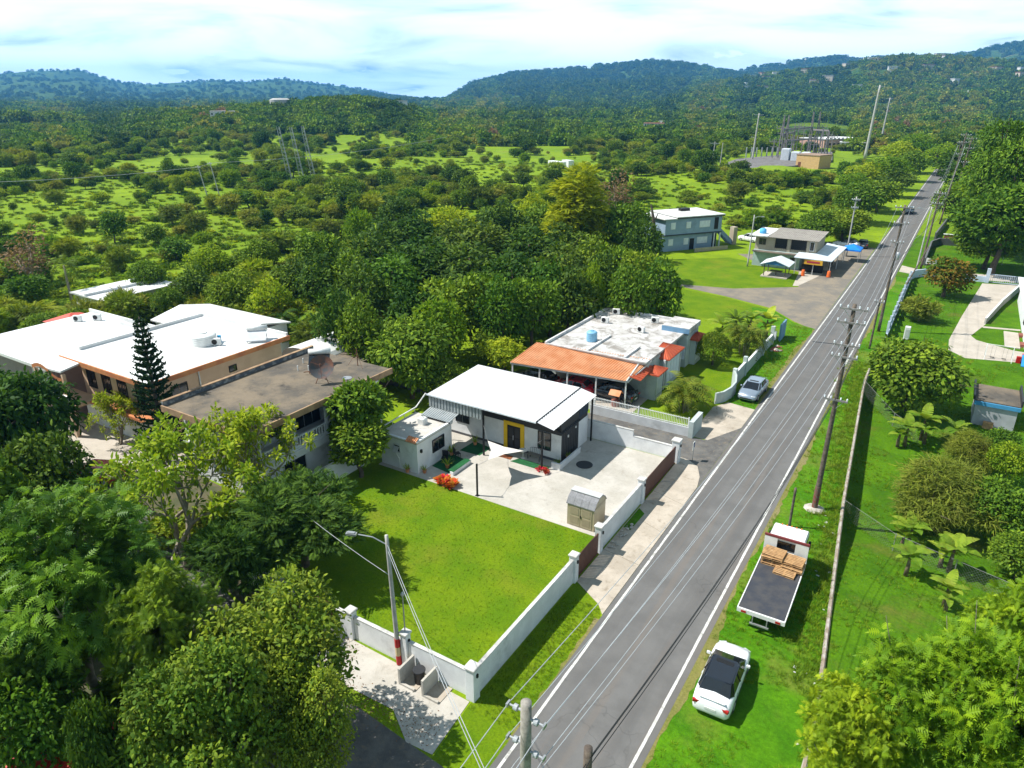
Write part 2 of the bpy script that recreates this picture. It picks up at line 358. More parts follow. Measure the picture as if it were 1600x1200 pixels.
PALEBARK = M('pale_bark', (0.30, 0.26, 0.20), (0.20, 0.165, 0.125), 4, 0.95, bump=0.5, bscale=16)
WIRE = M('aluminium_wire', (0.45, 0.46, 0.47), None, 2, 0.45, 0.3, bump=0)
WIREB = M('black_cable', (0.02, 0.02, 0.02), None, 2, 0.6, bump=0)
TURF = M('green_carpet', (0.012, 0.105, 0.030), (0.008, 0.075, 0.022), 2, 0.95, bump=0.3)
ORANGEP = M('orange_plastic', (0.72, 0.13, 0.02), None, 2, 0.5)
BLUETARP = M('blue_canopy', (0.006, 0.20, 0.72), None, 1, 0.6)
REDP = M('red_paint', (0.45, 0.012, 0.012), None, 2, 0.4)
BRICKM = M('brick_red', (0.26, 0.085, 0.06), (0.20, 0.07, 0.05), 3, 0.85)
STONE = M('pale_stone', (0.46, 0.43, 0.38), (0.32, 0.29, 0.25), 3, 0.9, bump=0.4, bscale=9)
SOIL = M('shade_toned_soil', (0.105, 0.090, 0.050), (0.060, 0.070, 0.028), 1.2, 0.95, bump=0.5, bscale=8)
def car_paint(name, c, rough=0.22, metal=0.0):
    t = NT(name); t.col(c); t.set(rough, metal, 0.5); t.b.inputs['Coat Weight'].default_value = 0.8; t.b.inputs['Coat Roughness'].default_value = 0.05; return t.m
CARWHITE = car_paint('white_car_paint', (0.76, 0.77, 0.78)); CARSILVER = car_paint('silver_car_paint', (0.36, 0.42, 0.50), 0.3, 0.6)
CARRED = car_paint('red_car_paint', (0.45, 0.01, 0.02)); CARDARK = car_paint('dark_car_paint', (0.03, 0.035, 0.045))
def emit_free(name, c, rough=0.2): return M(name, c, c, 2, rough, bump=0, spec=0.6)
TAIL = emit_free('tail_lamp', (0.35, 0.01, 0.01)); HEADL = emit_free('head_lamp', (0.6, 0.62, 0.65))

# ------------------------------------------------------------------ terrain
_rs = np.random.RandomState(7); _tab = _rs.rand(256, 256)
def vnoise(x, y):
    x = np.asarray(x, float); y = np.asarray(y, float)
    xi = np.floor(x).astype(int); yi = np.floor(y).astype(int); fx = x - xi; fy = y - yi
    fx = fx * fx * (3 - 2 * fx); fy = fy * fy * (3 - 2 * fy)
    a = _tab[xi % 256, yi % 256]; b = _tab[(xi + 1) % 256, yi % 256]; c = _tab[xi % 256, (yi + 1) % 256]; d = _tab[(xi + 1) % 256, (yi + 1) % 256]
    return (a * (1 - fx) + b * fx) * (1 - fy) + (c * (1 - fx) + d * fx) * fy
def fbm(x, y, o=5, g=0.5):
    s = 0; a = 1; n = 0
    for k in range(o): s = s + a * vnoise(x + 17.3 * k, y + 31.7 * k); n += a; a *= g; x = x * 2.03; y = y * 2.03
    return s / n
def sstep(a, lo, hi):
    t = np.clip((a - lo) / (hi - lo), 0, 1); return t * t * (3 - 2 * t)
# skylines: pixel columns and rows of the crest, distance of the crest, reach before and behind it
RIDGES = [
    ([-1500, -400, 0, 120, 230, 330, 420, 500, 560, 620, 680, 740, 850, 1000, 1150, 1300, 1600, 2600],
     [225, 220, 206, 194, 180, 172, 168, 160, 156, 163, 186, 194, 200, 204, 210, 210, 205, 205], 680, 260, 700, 0.10, 90),
    ([-1500, -400, 0, 60, 130, 190, 240, 330, 400, 440, 500, 560, 620, 670, 720, 900, 2600],
     [124, 126, 121, 118, 116, 129, 131, 126, 127, 123, 129, 135, 144, 150, 160, 165, 165], 6200, 4200, 2300, 0.55, 800),
    ([-1500, -400, 0, 50, 100, 190, 260, 320, 390, 460, 520, 600, 660, 720, 900, 2600],
     [140, 148, 148, 160, 172, 160, 152, 158, 166, 156, 162, 166, 158, 172, 190, 200], 3300, 2300, 1500, 0.55, 480),
    ([-1500, 560, 640, 690, 740, 800, 860, 900, 960, 1010, 1060, 1120, 1160, 1230, 1320, 2600],
     [200, 176, 158, 146, 122, 111, 108, 105, 99, 96, 100, 107, 113, 124, 140, 160], 4300, 2900, 2500, 0.55, 620),
    ([-1500, 700, 900, 1000, 1080, 1140, 1180, 1240, 1300, 1340, 1390, 1450, 1500, 1560, 1600, 1900, 2600],
     [200, 190, 172, 150, 128, 112, 103, 97, 92, 97, 94, 96, 92, 83, 84, 88, 95], 4700, 2400, 2500, 0.5, 620),
    ([-1500, 820, 950, 1020, 1100, 1200, 1300, 1350, 1400, 1450, 1520, 1600, 1900, 2600],
     [205, 190, 168, 148, 130, 118, 112, 104, 102, 101, 106, 112, 110, 120], 2300, 1350, 1200, 0.55, 380),
]
WALL_PTS = [(28, -1.0), (49.4, -3.0), (75.3, -4.9), (82, -5.0)]
def wall_x(y): return np.interp(y, [p[0] for p in WALL_PTS], [p[1] for p in WALL_PTS])
def T(x, y):
    x = np.asarray(x, float); y = np.asarray(y, float); r = np.hypot(x, y) + 1e-6; px = col_of(x, y)
    back = np.cos(np.arctan2(x, y) + YAW) < 0.15
    px = np.where(back, 2600.0, px)
    z = (fbm(x / 75 + 9, y / 75 + 4, 4) - 0.5) * 10.0 * sstep(r, 130, 320)
    for cx_, cyy_, rc, w0, w1, amp, ns in RIDGES:
        row = np.interp(px, cx_, cyy_) + (3 if rc > 6000 else 10 if rc > 4000 else 5 if rc > 1000 else 0); hc = 27 + (147 - row) / F * rc * 1.03
        t = np.where(r < rc, (rc - r) / w0, (r - rc) / w1); prof = np.clip(1 - t, 0, 1); prof = prof * prof * (3 - 2 * prof)
        if rc > 1000:
            u = px / F * rc / ns; q = 1 - np.abs(2 * fbm(u + rc * .01, r / ns * 0.55 + fbm(u * .7, r / ns * .5, 3) * 1.6, 4) - 1)
            side = sstep(np.abs(r - rc) / w0, 0.02, 0.45); prof = prof * (1 - amp * 1.5 * (1 - q) * side) + amp * 0.16 * (fbm(u * 3, r / ns * 2.5, 4) - .5) * sstep(prof, 0.05, 0.5)
        else: prof = prof * (1 + amp * (fbm(x / ns, y / ns, 4) - 0.5))
        z = np.maximum(z, hc * prof) if rc > 1000 else np.where(prof > 0, np.maximum(z, z * (1 - prof) + hc * prof), z)
    # the yard beyond the retaining wall lies lower; it climbs back beyond y = 84
    low = -1.5 * sstep(y, 36, 52) * (1 - sstep(y, 78, 86)) * sstep(x - wall_x(y), -0.1, 0.25) * (1 - sstep(x, 24, 34))
    # a bank climbs on the far right of the road
    bank = 9.0 * sstep(x, 10, 48) * sstep(y, 120, 210) * (1 - sstep(r, 420, 650))
    flat = 1 - (1 - sstep(np.abs(x + 10), 9, 26)) * (y > 60) * (1 - sstep(y, 345, 380))
    return z * np.where(r < 600, flat, 1.0) + low + bank
def Tz(x, y): return float(T(np.array([x]), np.array([y]))[0])

def polar_sheet():
    fine = np.arange(-52, 52.01, 0.22); rest = np.arange(56, 308, 4.0)
    ang = np.radians(np.concatenate([fine, rest])); rr = [2.5]
    while rr[-1] < 8500: rr.append(rr[-1] * 1.026 + 0.02)
    rr = np.array(rr); A, R = np.meshgrid(ang, rr, indexing='ij'); A = A - YAW
    X = R * np.sin(A); Y = R * np.cos(A); Z = T(X, Y)
    na, nr = X.shape; co = np.stack([X, Y, Z], -1).reshape(-1, 3)
    co = np.vstack([co, [[0, 0, 0]]])
    i = np.arange(na)[:, None]; j = np.arange(nr - 1)[None, :]; i2 = (i + 1) % na
    q = np.stack([i * nr + j + 0 * i, i2 * nr + j, i2 * nr + j + 1, i * nr + j + 1 + 0 * i], -1).reshape(-1, 4)
    me = bpy.data.meshes.new('ground'); c = len(co) - 1
    ii = np.arange(na); tri = np.stack([((ii + 1) % na) * nr, ii * nr, np.full(na, c)], -1)
    loops = np.concatenate([q.reshape(-1), tri.reshape(-1)]); starts = np.concatenate([np.arange(len(q)) * 4, len(q) * 4 + np.arange(na) * 3])
    me.vertices.add(len(co)); me.vertices.foreach_set('co', co.reshape(-1)); me.loops.add(len(loops)); me.loops.foreach_set('vertex_index', loops)
    me.polygons.add(len(starts)); me.polygons.foreach_set('loop_start', starts); me.polygons.foreach_set('loop_total', np.concatenate([np.full(len(q), 4), np.full(na, 3)]))
    me.update(calc_edges=True); me.validate(); me.polygons.foreach_set('use_smooth', [True] * len(me.polygons))
    x, y = co[:, 0], co[:, 1]; r = np.hypot(x, y); px = col_of(x, y)
    fo = sstep(r, 440, 640) * np.where(r < 800, 0.45 + 0.8 * sstep(fbm(x / 70, y / 70, 4), 0.40, 0.52), 1.0)
    cl = sstep(fbm(x / 170 + 40, y / 170, 4), 0.60, 0.66) * sstep(r, 1300, 1700) * sstep(px, 1000, 1180) * 0.75
    me.attributes.new('forest', 'FLOAT', 'POINT').data.foreach_set('value', fo.astype(np.float32)); me.attributes.new('clear', 'FLOAT', 'POINT').data.foreach_set('value', cl.astype(np.float32))
    mo = (x > -7.3) * 1.0 * (r < 170)
    me.attributes.new('mown', 'FLOAT', 'POINT').data.foreach_set('value', mo.astype(np.float32))
    me.materials.append(GROUND); return props(mesh_obj('ground', me), 'green field and hills', kind='structure')
polar_sheet()

def sheet(name, poly, z, mat, parent=None, sub=None):
    m = MB(); m.add([(p[0], p[1], z) for p in poly], [tuple(range(len(poly)))]); o = m.build(name, mat, parent)
    if parent is None: props(o, kind='structure')
    return o
def ribbon(name, pts, w, z, mat):          # a lane along a polyline
    m = MB(); P = [Vector((p[0], p[1], 0)) for p in pts]; vs = []
    for i, p in enumerate(P):
        d = (P[min(i + 1, len(P) - 1)] - P[max(0, i - 1)]).normalized(); n = Vector((-d.y, d.x, 0)); ww = w[i] if isinstance(w, (list, tuple)) else w
        vs += [p + n * ww / 2 + Vector((0, 0, z)), p - n * ww / 2 + Vector((0, 0, z))]
    m.add(vs, [(2 * i, 2 * i + 1, 2 * i + 3, 2 * i + 2) for i in range(len(P) - 1)]); return props(m.build(name, mat), kind='structure')

# ------------------------------------------------------------------ road, street, paving
XL, XR = -12.6, -7.0
def road():
    ys = [-40 + 10 * k for k in range(39)]
    m = MB(); vs = []
    for y in ys: vs += [(XL + 0.0015 * max(0, y - 80), y, 0.016), (XR + 0.0008 * max(0, y - 80), y, 0.016)]
    m.add(vs, [(2 * i, 2 * i + 1, 2 * i + 3, 2 * i + 2) for i in range(len(ys) - 1)])
    r = props(m.build('road', ASPH), kind='structure')
    rnd = random.Random(3)
    for xo in (-12.25, -7.38):
        m = MB(); vs = []
        for y in np.arange(-40, 340, 1.0):
            j = 0.012 * rnd.uniform(-1, 1); x = xo + (0.0015 if xo < -10 else 0.0008) * max(0, y - 80); vs += [(x - 0.07 + j, y, 0.021), (x + 0.07 + j * .5, y, 0.021)]
        m.add(vs, [(2 * i, 2 * i + 1, 2 * i + 3, 2 * i + 2) for i in range(len(vs) // 2 - 1)]); m.build('edge_line', LINE, r)
    patch = MB(); patch.add([(-11.9, 86.5, .019), (-8.4, 87.2, .019), (-8.4, 87.45, .019), (-11.9, 86.8, .019)], [(0, 1, 2, 3)]); patch.build('tar_seam', BLACK, r)
road()
sheet('lawn', [(-36, 21.35), (-15.45, 21.2), (-15.45, 36.6), (-36, 36.7)], 0.006, LAWN)
sheet('verge_lawn', [(-15.3, 20.6), (-15.0, 17.5), (-14.5, 15.0), (XL, 15.0), (XL, 29.6), (-13.3, 30.9), (-15.2, 31.9)], 0.008, LAWN)
sheet('road_verge', [(XR, -20), (-0.9, -20), (-0.9, 28), (-2.9, 49.4), (-4.75, 75.3), (-4.9, 82), (-4.4, 128), (XR + .1, 128)], 0.008, VERGE)
sheet('shoulder_verge', [(-15.2, 63.2), (XL, 63.0), (XL, 92.0), (-15.5, 93.5), (-19, 98), (-22, 98), (-16.5, 82)], 0.008, VERGE)
def dirt_edge(name, x0, side, y0, y1, w):
    m = MB(); rnd = random.Random(int(y1)); vs = []; ys = np.arange(y0, y1, .45)
    for y in ys: vs += [(x0, y, 0.013), (x0 + side * max(.06, w * (.55 + .45 * math.sin(y * .37) * math.sin(y * .113 + 1)) + rnd.uniform(-.10, .12)), y, 0.0125)]
    m.add(vs, [(2 * i, 2 * i + 1, 2 * i + 3, 2 * i + 2) for i in range(len(ys) - 1)]); props(m.build(name, DRYEDGE), kind='structure')
DRYEDGE = grass_mat('dry_road_edge', (0.23, 0.20, 0.07), (0.16, 0.17, 0.035), (0.27, 0.215, 0.13), 0.8, 8.0)
dirt_edge('road_edge_dirt', XR - .03, 1, 5, 128, .55); dirt_edge('road_edge_dirt', XL + .03, -1, 20, 29.6, .28); dirt_edge('road_edge_dirt', XL + .03, -1, 63.2, 92, .75)
sheet('patio', [(-35.2, 36.6), (-15.5, 36.6), (-15.5, 49.6), (-35.2, 49.6)], 0.012, PATIO)
sheet('alley', [(-46, 49.8), (-14.6, 49.8), (-13.4, 48.6), (-12.62, 46.6), (-12.62, 58.6), (-14.6, 54.4), (-46, 53.9)], 0.010, OLDASPH)
sheet('drive_apron', [(-16.0, 54.5), (-14.4, 54.5), (-12.62, 58.4), (-12.62, 63.0), (-15.2, 63.4), (-16.1, 61.6)], 0.014, APRON)
# slabs of the concrete apron outside the gates
ap = props(bpy.data.objects.new('pavement', None), kind='structure'); COL.objects.link(ap)
S_ = [[(-15.2, 31.8), (-13.2, 30.6), (XL - .02, 29.9), (XL - .02, 35.2), (-15.2, 35.6)], [(-15.2, 35.63), (XL - .02, 35.23), (XL - .02, 39.3), (-15.2, 40.3)], [(-15.2, 40.33), (XL - .02, 39.33), (XL - .02, 43.4), (-15.2, 44.2)],
      [(-15.2, 44.23), (XL - .02, 43.43), (XL - .02, 46.4), (-12.95, 48.0), (-13.6, 49.5), (-14.6, 50.2), (-15.3, 50.3)]]
for q in S_: MB().prism(q, -0.05, 0.035).build('slab', APRON, ap)
sheet('garden_strip', [(-15.15, 38.6), (-14.6, 38.5), (-14.55, 40.9), (-15.15, 41.4)], 0.040, VERGE)
ribbon('street', [(XL - .02, 13.2), (-25, 15.3), (-40, 18.6), (-58, 21.8), (-80, 24.0)], [8, 6, 6.2, 7.0, 6], 0.010, OLDASPH)
sheet('street_apron', [(-27, 21.1), (-15.4, 20.9), (-15.1, 17.6), (-16.5, 17.5), (-18.2, 18.6), (-21.2, 18.5), (-27, 18.9)], 0.018, PATIO)
sheet('house_drive', [(-67, 30.6), (-49, 29.5), (-47, 25.2), (-52, 23.6), (-67, 25)], 0.020, DRIVE)
sheet('roadside_lawn', [(-41.2, 122.5), (-33.8, 128.7), (-29, 127), (-21.1, 123.3), (-18.9, 113.2), (-27, 107.0), (-35, 105.2), (-42, 112)], 0.008, LAWN)
sheet('gravel_lot', [(-44, 109.5), (-34.5, 103.9), (-26.8, 101.8), (-19.5, 98.8), (-15.5, 94), (XL, 91.5), (XL, 152), (-21, 154), (-36, 150), (-38, 138), (-29.5, 128.2), (-20.9, 123.6), (-18.8, 113.0), (-27, 106.8), (-35, 105.0), (-42, 111.9)], 0.005, GRAVEL)
sheet('side_lawn', [(-36, 103), (-26.8, 101.3), (-20, 98.2), (-22, 90), (-34, 88), (-40, 98)], 0.007, LAWN)
sheet('concrete_tongue', [(-20.8, 124.0), (-17.2, 124.3), (-17.6, 121.2), (-19.0, 113.6), (-19.7, 113.3), (-20.0, 116)], 0.016, DRIVE)
sheet('yard_drive', [(1.8, 96), (1.9, 91.8), (3.6, 89.6), (8.6, 91.0), (16, 92.5), (16, 95.2), (8.3, 95.4), (4.6, 97.6), (4.0, 99.2), (5.5, 105.6), (10.1, 131.9), (5.0, 130.4), (2.8, 108)], 0.012, DRIVE)
sheet('yard_gate_drive', [(-6.8, 132.5), (-4.2, 131.4), (14, 134.5), (30, 137), (30, 141), (12, 138.6), (-4.2, 136), (-6.8, 138)], 0.012, DRIVE)
sheet('yard_path', [(4.9, 104.4), (5.3, 103.7), (9.2, 104.6), (9.2, 105.3)], 0.014, DRIVE)

sheet('shade_toned_ground', [(-60, 2), (-13.2, 2), (-13.2, 9), (-27, 12.2), (-27, 11.9), (-60, 18)], 0.004, SOIL); sheet('leafy_ground', [(-60, 25.5), (-45, 22.5), (-27, 19.2), (-27, 21.1), (-36.3, 21.3), (-36.3, 27.5), (-47, 28)], 0.005, SOIL)  # soil sheets in a dark tone that also paints the shade under the trees

# air: a pale even haze round everything in view
def haze():
    t = NT('haze_air'); t.N.remove(t.b)
    v = t.N.new('ShaderNodeVolumePrincipled'); v.inputs['Color'].default_value = (0.12, 0.45, 1.0, 1); v.inputs['Density'].default_value = 1.2e-4; v.inputs['Anisotropy'].default_value = 0.1
    t.L.new(v.outputs[0], t.out.inputs['Volume']); t.m.cycles.homogeneous_volume = True
    o = MB().box(-9000, 9000, -9000, 9000, -60, 345).build('haze', t.m); props(o, 'pale blue haze over the valley', kind='stuff')
haze()

# ------------------------------------------------------------------ building helpers
def wall_box(face, c, a0, a1, z0, z1, d0, d1):
    """box on a wall: face 'y-','y+','x+','x-' at plane c, spanning a0..a1, from d0 to d1 outward"""
    s = 1 if face[1] == '+' else -1
    if face[0] == 'y': return (a0, a1, c + s * d0, c + s * d1, z0, z1)
    return (c + s * d0, c + s * d1, a0, a1, z0, z1)
def window(parent, face, c, a0, a1, z0, z1, fm=None, pm=None, n=2, louver=False, name='window', bars=0):
    fm = fm or FRAME; pm = pm or GLASS; b = 0.05
    m = MB()
    for q in ((a0 - b, a1 + b, z1, z1 + b), (a0 - b, a1 + b, z0 - b, z0), (a0 - b, a0, z0, z1), (a1, a1 + b, z0, z1)): m.box(*wall_box(face, c, *q, -0.02, 0.07))
    w = m.build(name, fm, parent)
    dx = (a1 - a0) / n
    for k in range(n):
        m = MB()
        if louver:
            k2 = max(4, int((z1 - z0) / 0.12))
            for i in range(k2):
                h = (z1 - z0) / k2; x0, x1, y0, y1, q0, q1 = wall_box(face, c, a0 + k * dx + .02, a0 + (k + 1) * dx - .02, z0 + i * h, z0 + (i + .8) * h, 0.01, 0.045); m.box(x0, x1, y0, y1, q0, q1)
        else: m.box(*wall_box(face, c, a0 + k * dx + .02, a0 + (k + 1) * dx - .02, z0 + .005, z1 - .005, 0.004, 0.025))
        m.build('pane', pm, w)
    if bars:
        m = MB()
        for k in range(bars): m.box(*wall_box(face, c, a0 + (k + .5) * (a1 - a0) / bars - .012, a0 + (k + .5) * (a1 - a0) / bars + .012, z0, z1, 0.06, 0.085))
        m.build('grille', BLACK, w)
    return w
def part(parent, name, mat, *boxes, **kw):
    m = MB()
    for b in boxes: m.box(*b)
    return m.build(name, mat, parent, **kw)
def ac_unit(x, y, z, rz, label, group=None):
    t = thing('air_conditioner', label, 'air conditioner', (x, y, z), rz, group)
    MB().bbox(-.42, .42, -.17, .17, .06, .66, .03).build('case', PLASTW, t, local=True)
    m = MB(); m.lathe((0, 0, 0), [(.24, 0), (.24, .02), (.05, .03)], 16); me = m.build('fan_grille', BLACK, t, local=True); me.rotation_euler = (math.pi / 2, 0, 0); me.location = (-.1, -.165, .36)
    for s in (-.3, .3): MB().box(s - .03, s + .03, -.2, .2, 0, .06).build('foot', GALV, t, local=True)
    return t

# ------------------------------------------------------------------ the white house with the metal roof
def white_house():
    t = thing('house', 'white house with a wide white metal roof and a yellow framed black door', 'house', (-28.5, 46.5, 0))
    YF = 44.4
    m = MB(); m.box(-34.2, -23.05, YF, 49.1, 0, 2.38); m.build('wall', WHITE, t)
    part(t, 'upper_wall', DARK, (-34.0, -23.06, YF - .04, 49.0, 2.383, 4.08))
    # roof of long ribbed panels, laid side by side
    for k in range(11):
        x0 = -34.35 + k * 0.945; m = MB()
        m.slab([(x0, 42.1, 4.28), (x0 + .941, 42.1, 4.28), (x0 + .941, 49.45, 4.50), (x0, 49.45, 4.50)], 0.07)
        m.slab([(x0 + .91, 42.1, 4.292), (x0 + .93, 42.1, 4.292), (x0 + .93, 49.45, 4.512), (x0 + .91, 49.45, 4.512)], 0.012)
        m.build('roof_panel', METALROOF, t)
    MB().ribbed((-22.45, 42.0, 3.98), (0, 7.3, .22), (-1.50, 0, .32), 22, .035).build('side_awning', METALROOF, t)
    MB().slab([(-24.0, 42.0, 4.345), (-23.90, 42.0, 4.345), (-23.90, 49.5, 4.575), (-24.0, 49.5, 4.575)], .16).build('ridge_flashing', BLACK, t)
    part(t, 'gutter', LOUVER, (-34.45, -24.0, 42.0, 42.09, 4.16, 4.27))
    part(t, 'soffit', DARK, (-34.2, -24.1, 42.15, 49.4, 4.09, 4.15))
    m = MB(); m.ribbed((-34.3, 42.16, 3.16), (5.35, 0, 0), (0, 0, .97), 17, -.10); m.build('drop_panel', ZINC, t)
    # dark side room with its own low ribbed roof
    MB().ribbed((-23.046, 47.4, 0.0), (0, -2.98, 0), (0, 0, 2.6), 10, -.03).build('side_cladding', DARK, t)
    m = MB(); m.ribbed((-22.9, 44.2, 2.60), (0, 3.25, 0), (-1.3, 0, .75), 11, .045); m.build('side_room_roof', DARK, t)
    part(t, 'back_cladding', M('navy_cladding', (.03, .045, .075)), (-23.6, -23.05 + .004, 47.45, 49.1, 2.73, 3.9))
    # door
    d = part(t, 'door_frame', YELLOW, (-28.35, -28.02, YF - .10, YF, 0, 2.18), (-26.75, -26.42, YF - .10, YF, 0, 2.18), (-28.35, -26.42, YF - .10, YF, 2.183, 2.5))
    for x0, x1 in ((-28.01, -27.395), (-27.385, -26.76)):
        l = part(t, 'door_leaf', BLACK, (x0, x1, YF - .05, YF - .005, .02, 2.17))
        part(l, 'panel', DARK, (x0 + .1, x1 - .1, YF - .065, YF - .05, .25, 1.0), (x0 + .1, x1 - .1, YF - .065, YF - .05, 1.15, 2.0))
    part(t, 'door_handle', FRAME, (-27.46, -27.43, YF - .1, YF - .05, .9, 1.3))
    window(t, 'y-', YF, -25.1, -24.0, .85, 2.3, BLACK, n=2, bars=0)
    window(t, 'y-', YF, -33.2, -31.9, 1.25, 2.15, BLACK, n=2)
    for x, y, h in ((-28.95, 42.25, 4.1), (-23.85, 42.75, 4.1), (-22.75, 49.2, 4.0)): part(t, 'post', BLACK, (x - .06, x + .06, y - .06, y + .06, 0, h))
    part(t, 'wall_lamp', PLASTW, (-22.97, -22.9, 45.3, 45.42, 1.9, 2.1)); part(t, 'wall_lamp', PLASTW, (-22.97, -22.9, 46.6, 46.72, 2.2, 2.35))
    part(t, 'plinth', M('plinth_dark', (.08, .08, .085)), (-34.2, -23.06, YF - .012, YF, 0, .22))
    part(t, 'planter_wall', WHITE, (-23.25, -22.5, 43.2, 43.35, 0, .55), (-22.65, -22.5, 43.352, 46.8, 0, .5))
white_house()
def annex():
    t = thing('outbuilding', 'small white flat roofed block attached to the metal roofed house', 'outbuilding', (-33.3, 39.1, 0))
    x0, x1, y0, y1 = -35.15, -31.5, 37.0, 41.4
    part(t, 'wall', WHITE, (x0, x1, y0, y1, 0, 2.55))
    part(t, 'roof', concrete('annex_roof', (.52, .50, .46), (.44, .41, .37), (.24, .22, .19), .7, .9), (x0 - .08, x1 + .08, y0 - .08, y1 + .08, 2.553, 2.66))
    part(t, 'parapet', WHITE, (x1 - .1, x1 + .1, y0 - .1, y1 + .1, 2.663, 2.80), (x0 - .1, x1 - .103, y0 - .1, y0 + .1, 2.663, 2.75))
    window(t, 'x+', x1, 38.9, 40.3, 1.05, 2.05, BLACK, n=2)
    w = window(t, 'y-', y0, -33.75, -33.2, 1.45, 2.0, FRAME, n=1)
    MB().obox((-33.47, y0 - .22, 1.72), (.52, .02, .5), rx=math.radians(-38)).build('open_sash', FRAME, w)
    m = MB(); m.tube([(-33.6, y0 - .05, 1.3), (-33.3, y0 - .05, .9), (-33.3, y0 - .05, .2)], .035, 8); m.build('drain_pipe', PLASTW, t)
    m = MB(); m.ribbed((x1 - .95, 36.75, 2.70), (1.0, 0, 0), (0, .5, .26), 6, .06); m.build('tile_hood', TERRA, t)
    part(t, 'wall_lamp', BLACK, (x1 + .002, x1 + .14, 37.35, 37.5, 1.7, 1.95))
    m = MB(); m.tube([(x0 - .1, 37.0, 2.95), (x0 - .1, 41.6, 3.05), (x0 + .1, 42.1, 3.6), (x0 + .5, 42.2, 4.2)], .06, 8)
    for y in (37.2, 38.6, 40.1, 41.4): m.tube([(x0 - .1, y, 2.6), (x0 - .1, y, 2.95)], .025, 6)
    m.build('roof_drain_pipe', PLASTW, t, smooth=True)
    MB().ribbed((-34.2, 40.9, 2.86), (2.9, 0, 0), (0, 1.35, .25), 14, .045).build('lean_to_roof', ZINC, t)
    part(t, 'lean_to_beam', BLACK, (-34.2, -31.3, 40.92, 40.99, 2.76, 2.85))
annex()
t = thing('water_heater', 'white box tank on the small block roof', 'tank', (-33.3, 40.0, 2.66)); MB().bbox(-.32, .32, -.3, .3, .0, .55, .06).build('tank_shell', PLASTW, t, local=True); MB().tube([(.05, .0, .55), (.05, 0, .68)], .05, 8).build('cap', FRAME, t, local=True)

# walls, pillars and gates round the lot
def lot_wall():
    w = thing('boundary_wall', 'white boundary wall with square pillars round the lawn and patio', 'wall', (-15.4, 35, 0))
    X = -15.40
    for nm, b in (('wall_panel', (X - .08, X + .08, 21.4, 31.55, 0, 1.62)), ('wall_panel', (X - .08, X + .08, 35.45, 42.0, 0, 1.62)), ('wall_panel', (-36.2, -26.6, 21.32, 21.46, 0, 1.5)), ('wall_panel', (-24.3, -23.55, 21.16, 21.32, 0, 1.45)), ('wall_panel', (-23.0, -19.75, 21.16, 21.32, 0, 1.45)), ('wall_panel', (-19.3, -15.65, 21.16, 21.32, 0, 1.55)),
                  ('wall_panel', (-23.4, -19.2, 49.66, 49.82, 0, 1.65)), ('wall_panel', (-19.2 + .003, -15.65, 49.66, 49.82, 0, 1.15)), ('wall_panel', (-36.2, -36.05, 26.0, 37.0, 0, 1.6))):
        part(w, nm, WHITE, b)
        x0, x1, y0, y1, z0, z1 = b; part(w, 'coping', M('wall_coping', (.60, .59, .57), (.42, .41, .39), 1.5, .85, grime=.4), (x0 - .02, x1 + .02, y0 - .02, y1 + .02, z1, z1 + .04))
    for (x, y, h, s) in ((X, 21.2, 1.92, .25), (X, 31.75, 1.85, .22), (X, 35.25, 1.9, .22), (X, 42.2, 1.9, .22), (X, 49.4, 1.9, .30), (-19.53, 21.24, 2.0, .19), (-23.28, 21.24, 1.75, .22)):
        p = MB().bbox(x - s, x + s, y - s, y + s, 0, h, .02).build('pillar', WHITE, w)
        MB().bbox(x - s - .06, x + s + .06, y - s - .06, y + s + .06, h, h + .1, .03).build('cap', MATS['wall_coping'], p)
        part(p, 'lamp', BLACK, (x + s, x + s + .08, y - .05, y + .05, h - .5, h - .3))
lot_wall()
def gate(a0, a1, axis, c, label, n, h=1.55):
    t = thing('gate', label, 'gate', ((c, (a0 + a1) / 2, 0) if axis == 'y' else ((a0 + a1) / 2, c, 0)))
    m = MB(); dx = (a1 - a0) / n
    def bx(a, b, z0, z1, d0, d1): return (c + d0, c + d1, a, b, z0, z1) if axis == 'y' else (a, b, c + d0, c + d1, z0, z1)
    part(t, 'gate_frame', GATE, bx(a0, a1, .1, .18, -.03, .03), bx(a0, a1, h - .08, h, -.03, .03), bx(a0, a0 + .08, .183, h - .083, -.03, .03), bx(a1 - .08, a1, .183, h - .083, -.03, .03), bx((a0 + a1) / 2 - .04, (a0 + a1) / 2 + .04, .183, h - .083, -.03, .03))
    for k in range(n): part(t, 'slat', GATE, bx(a0 + k * dx + .012, a0 + (k + 1) * dx - .012, .14, h - .04 + (.16 * math.sin(math.pi * (k + .5) / n)), .034, .052))
    part(t, 'track', RUST, bx(a0 - .2, a1 + .2, .038, .06, -.05, .05))
gate(32.05, 34.95, 'y', -15.36, 'brown slatted metal gate beside the tan shed', 16)
gate(42.5, 49.0, 'y', -15.36, 'long brown slatted driveway gate beside the patio manhole', 34)
gate(-26.55, -24.35, 'x', 21.26, 'short brown metal gate facing the shaded side street', 12, 1.45)

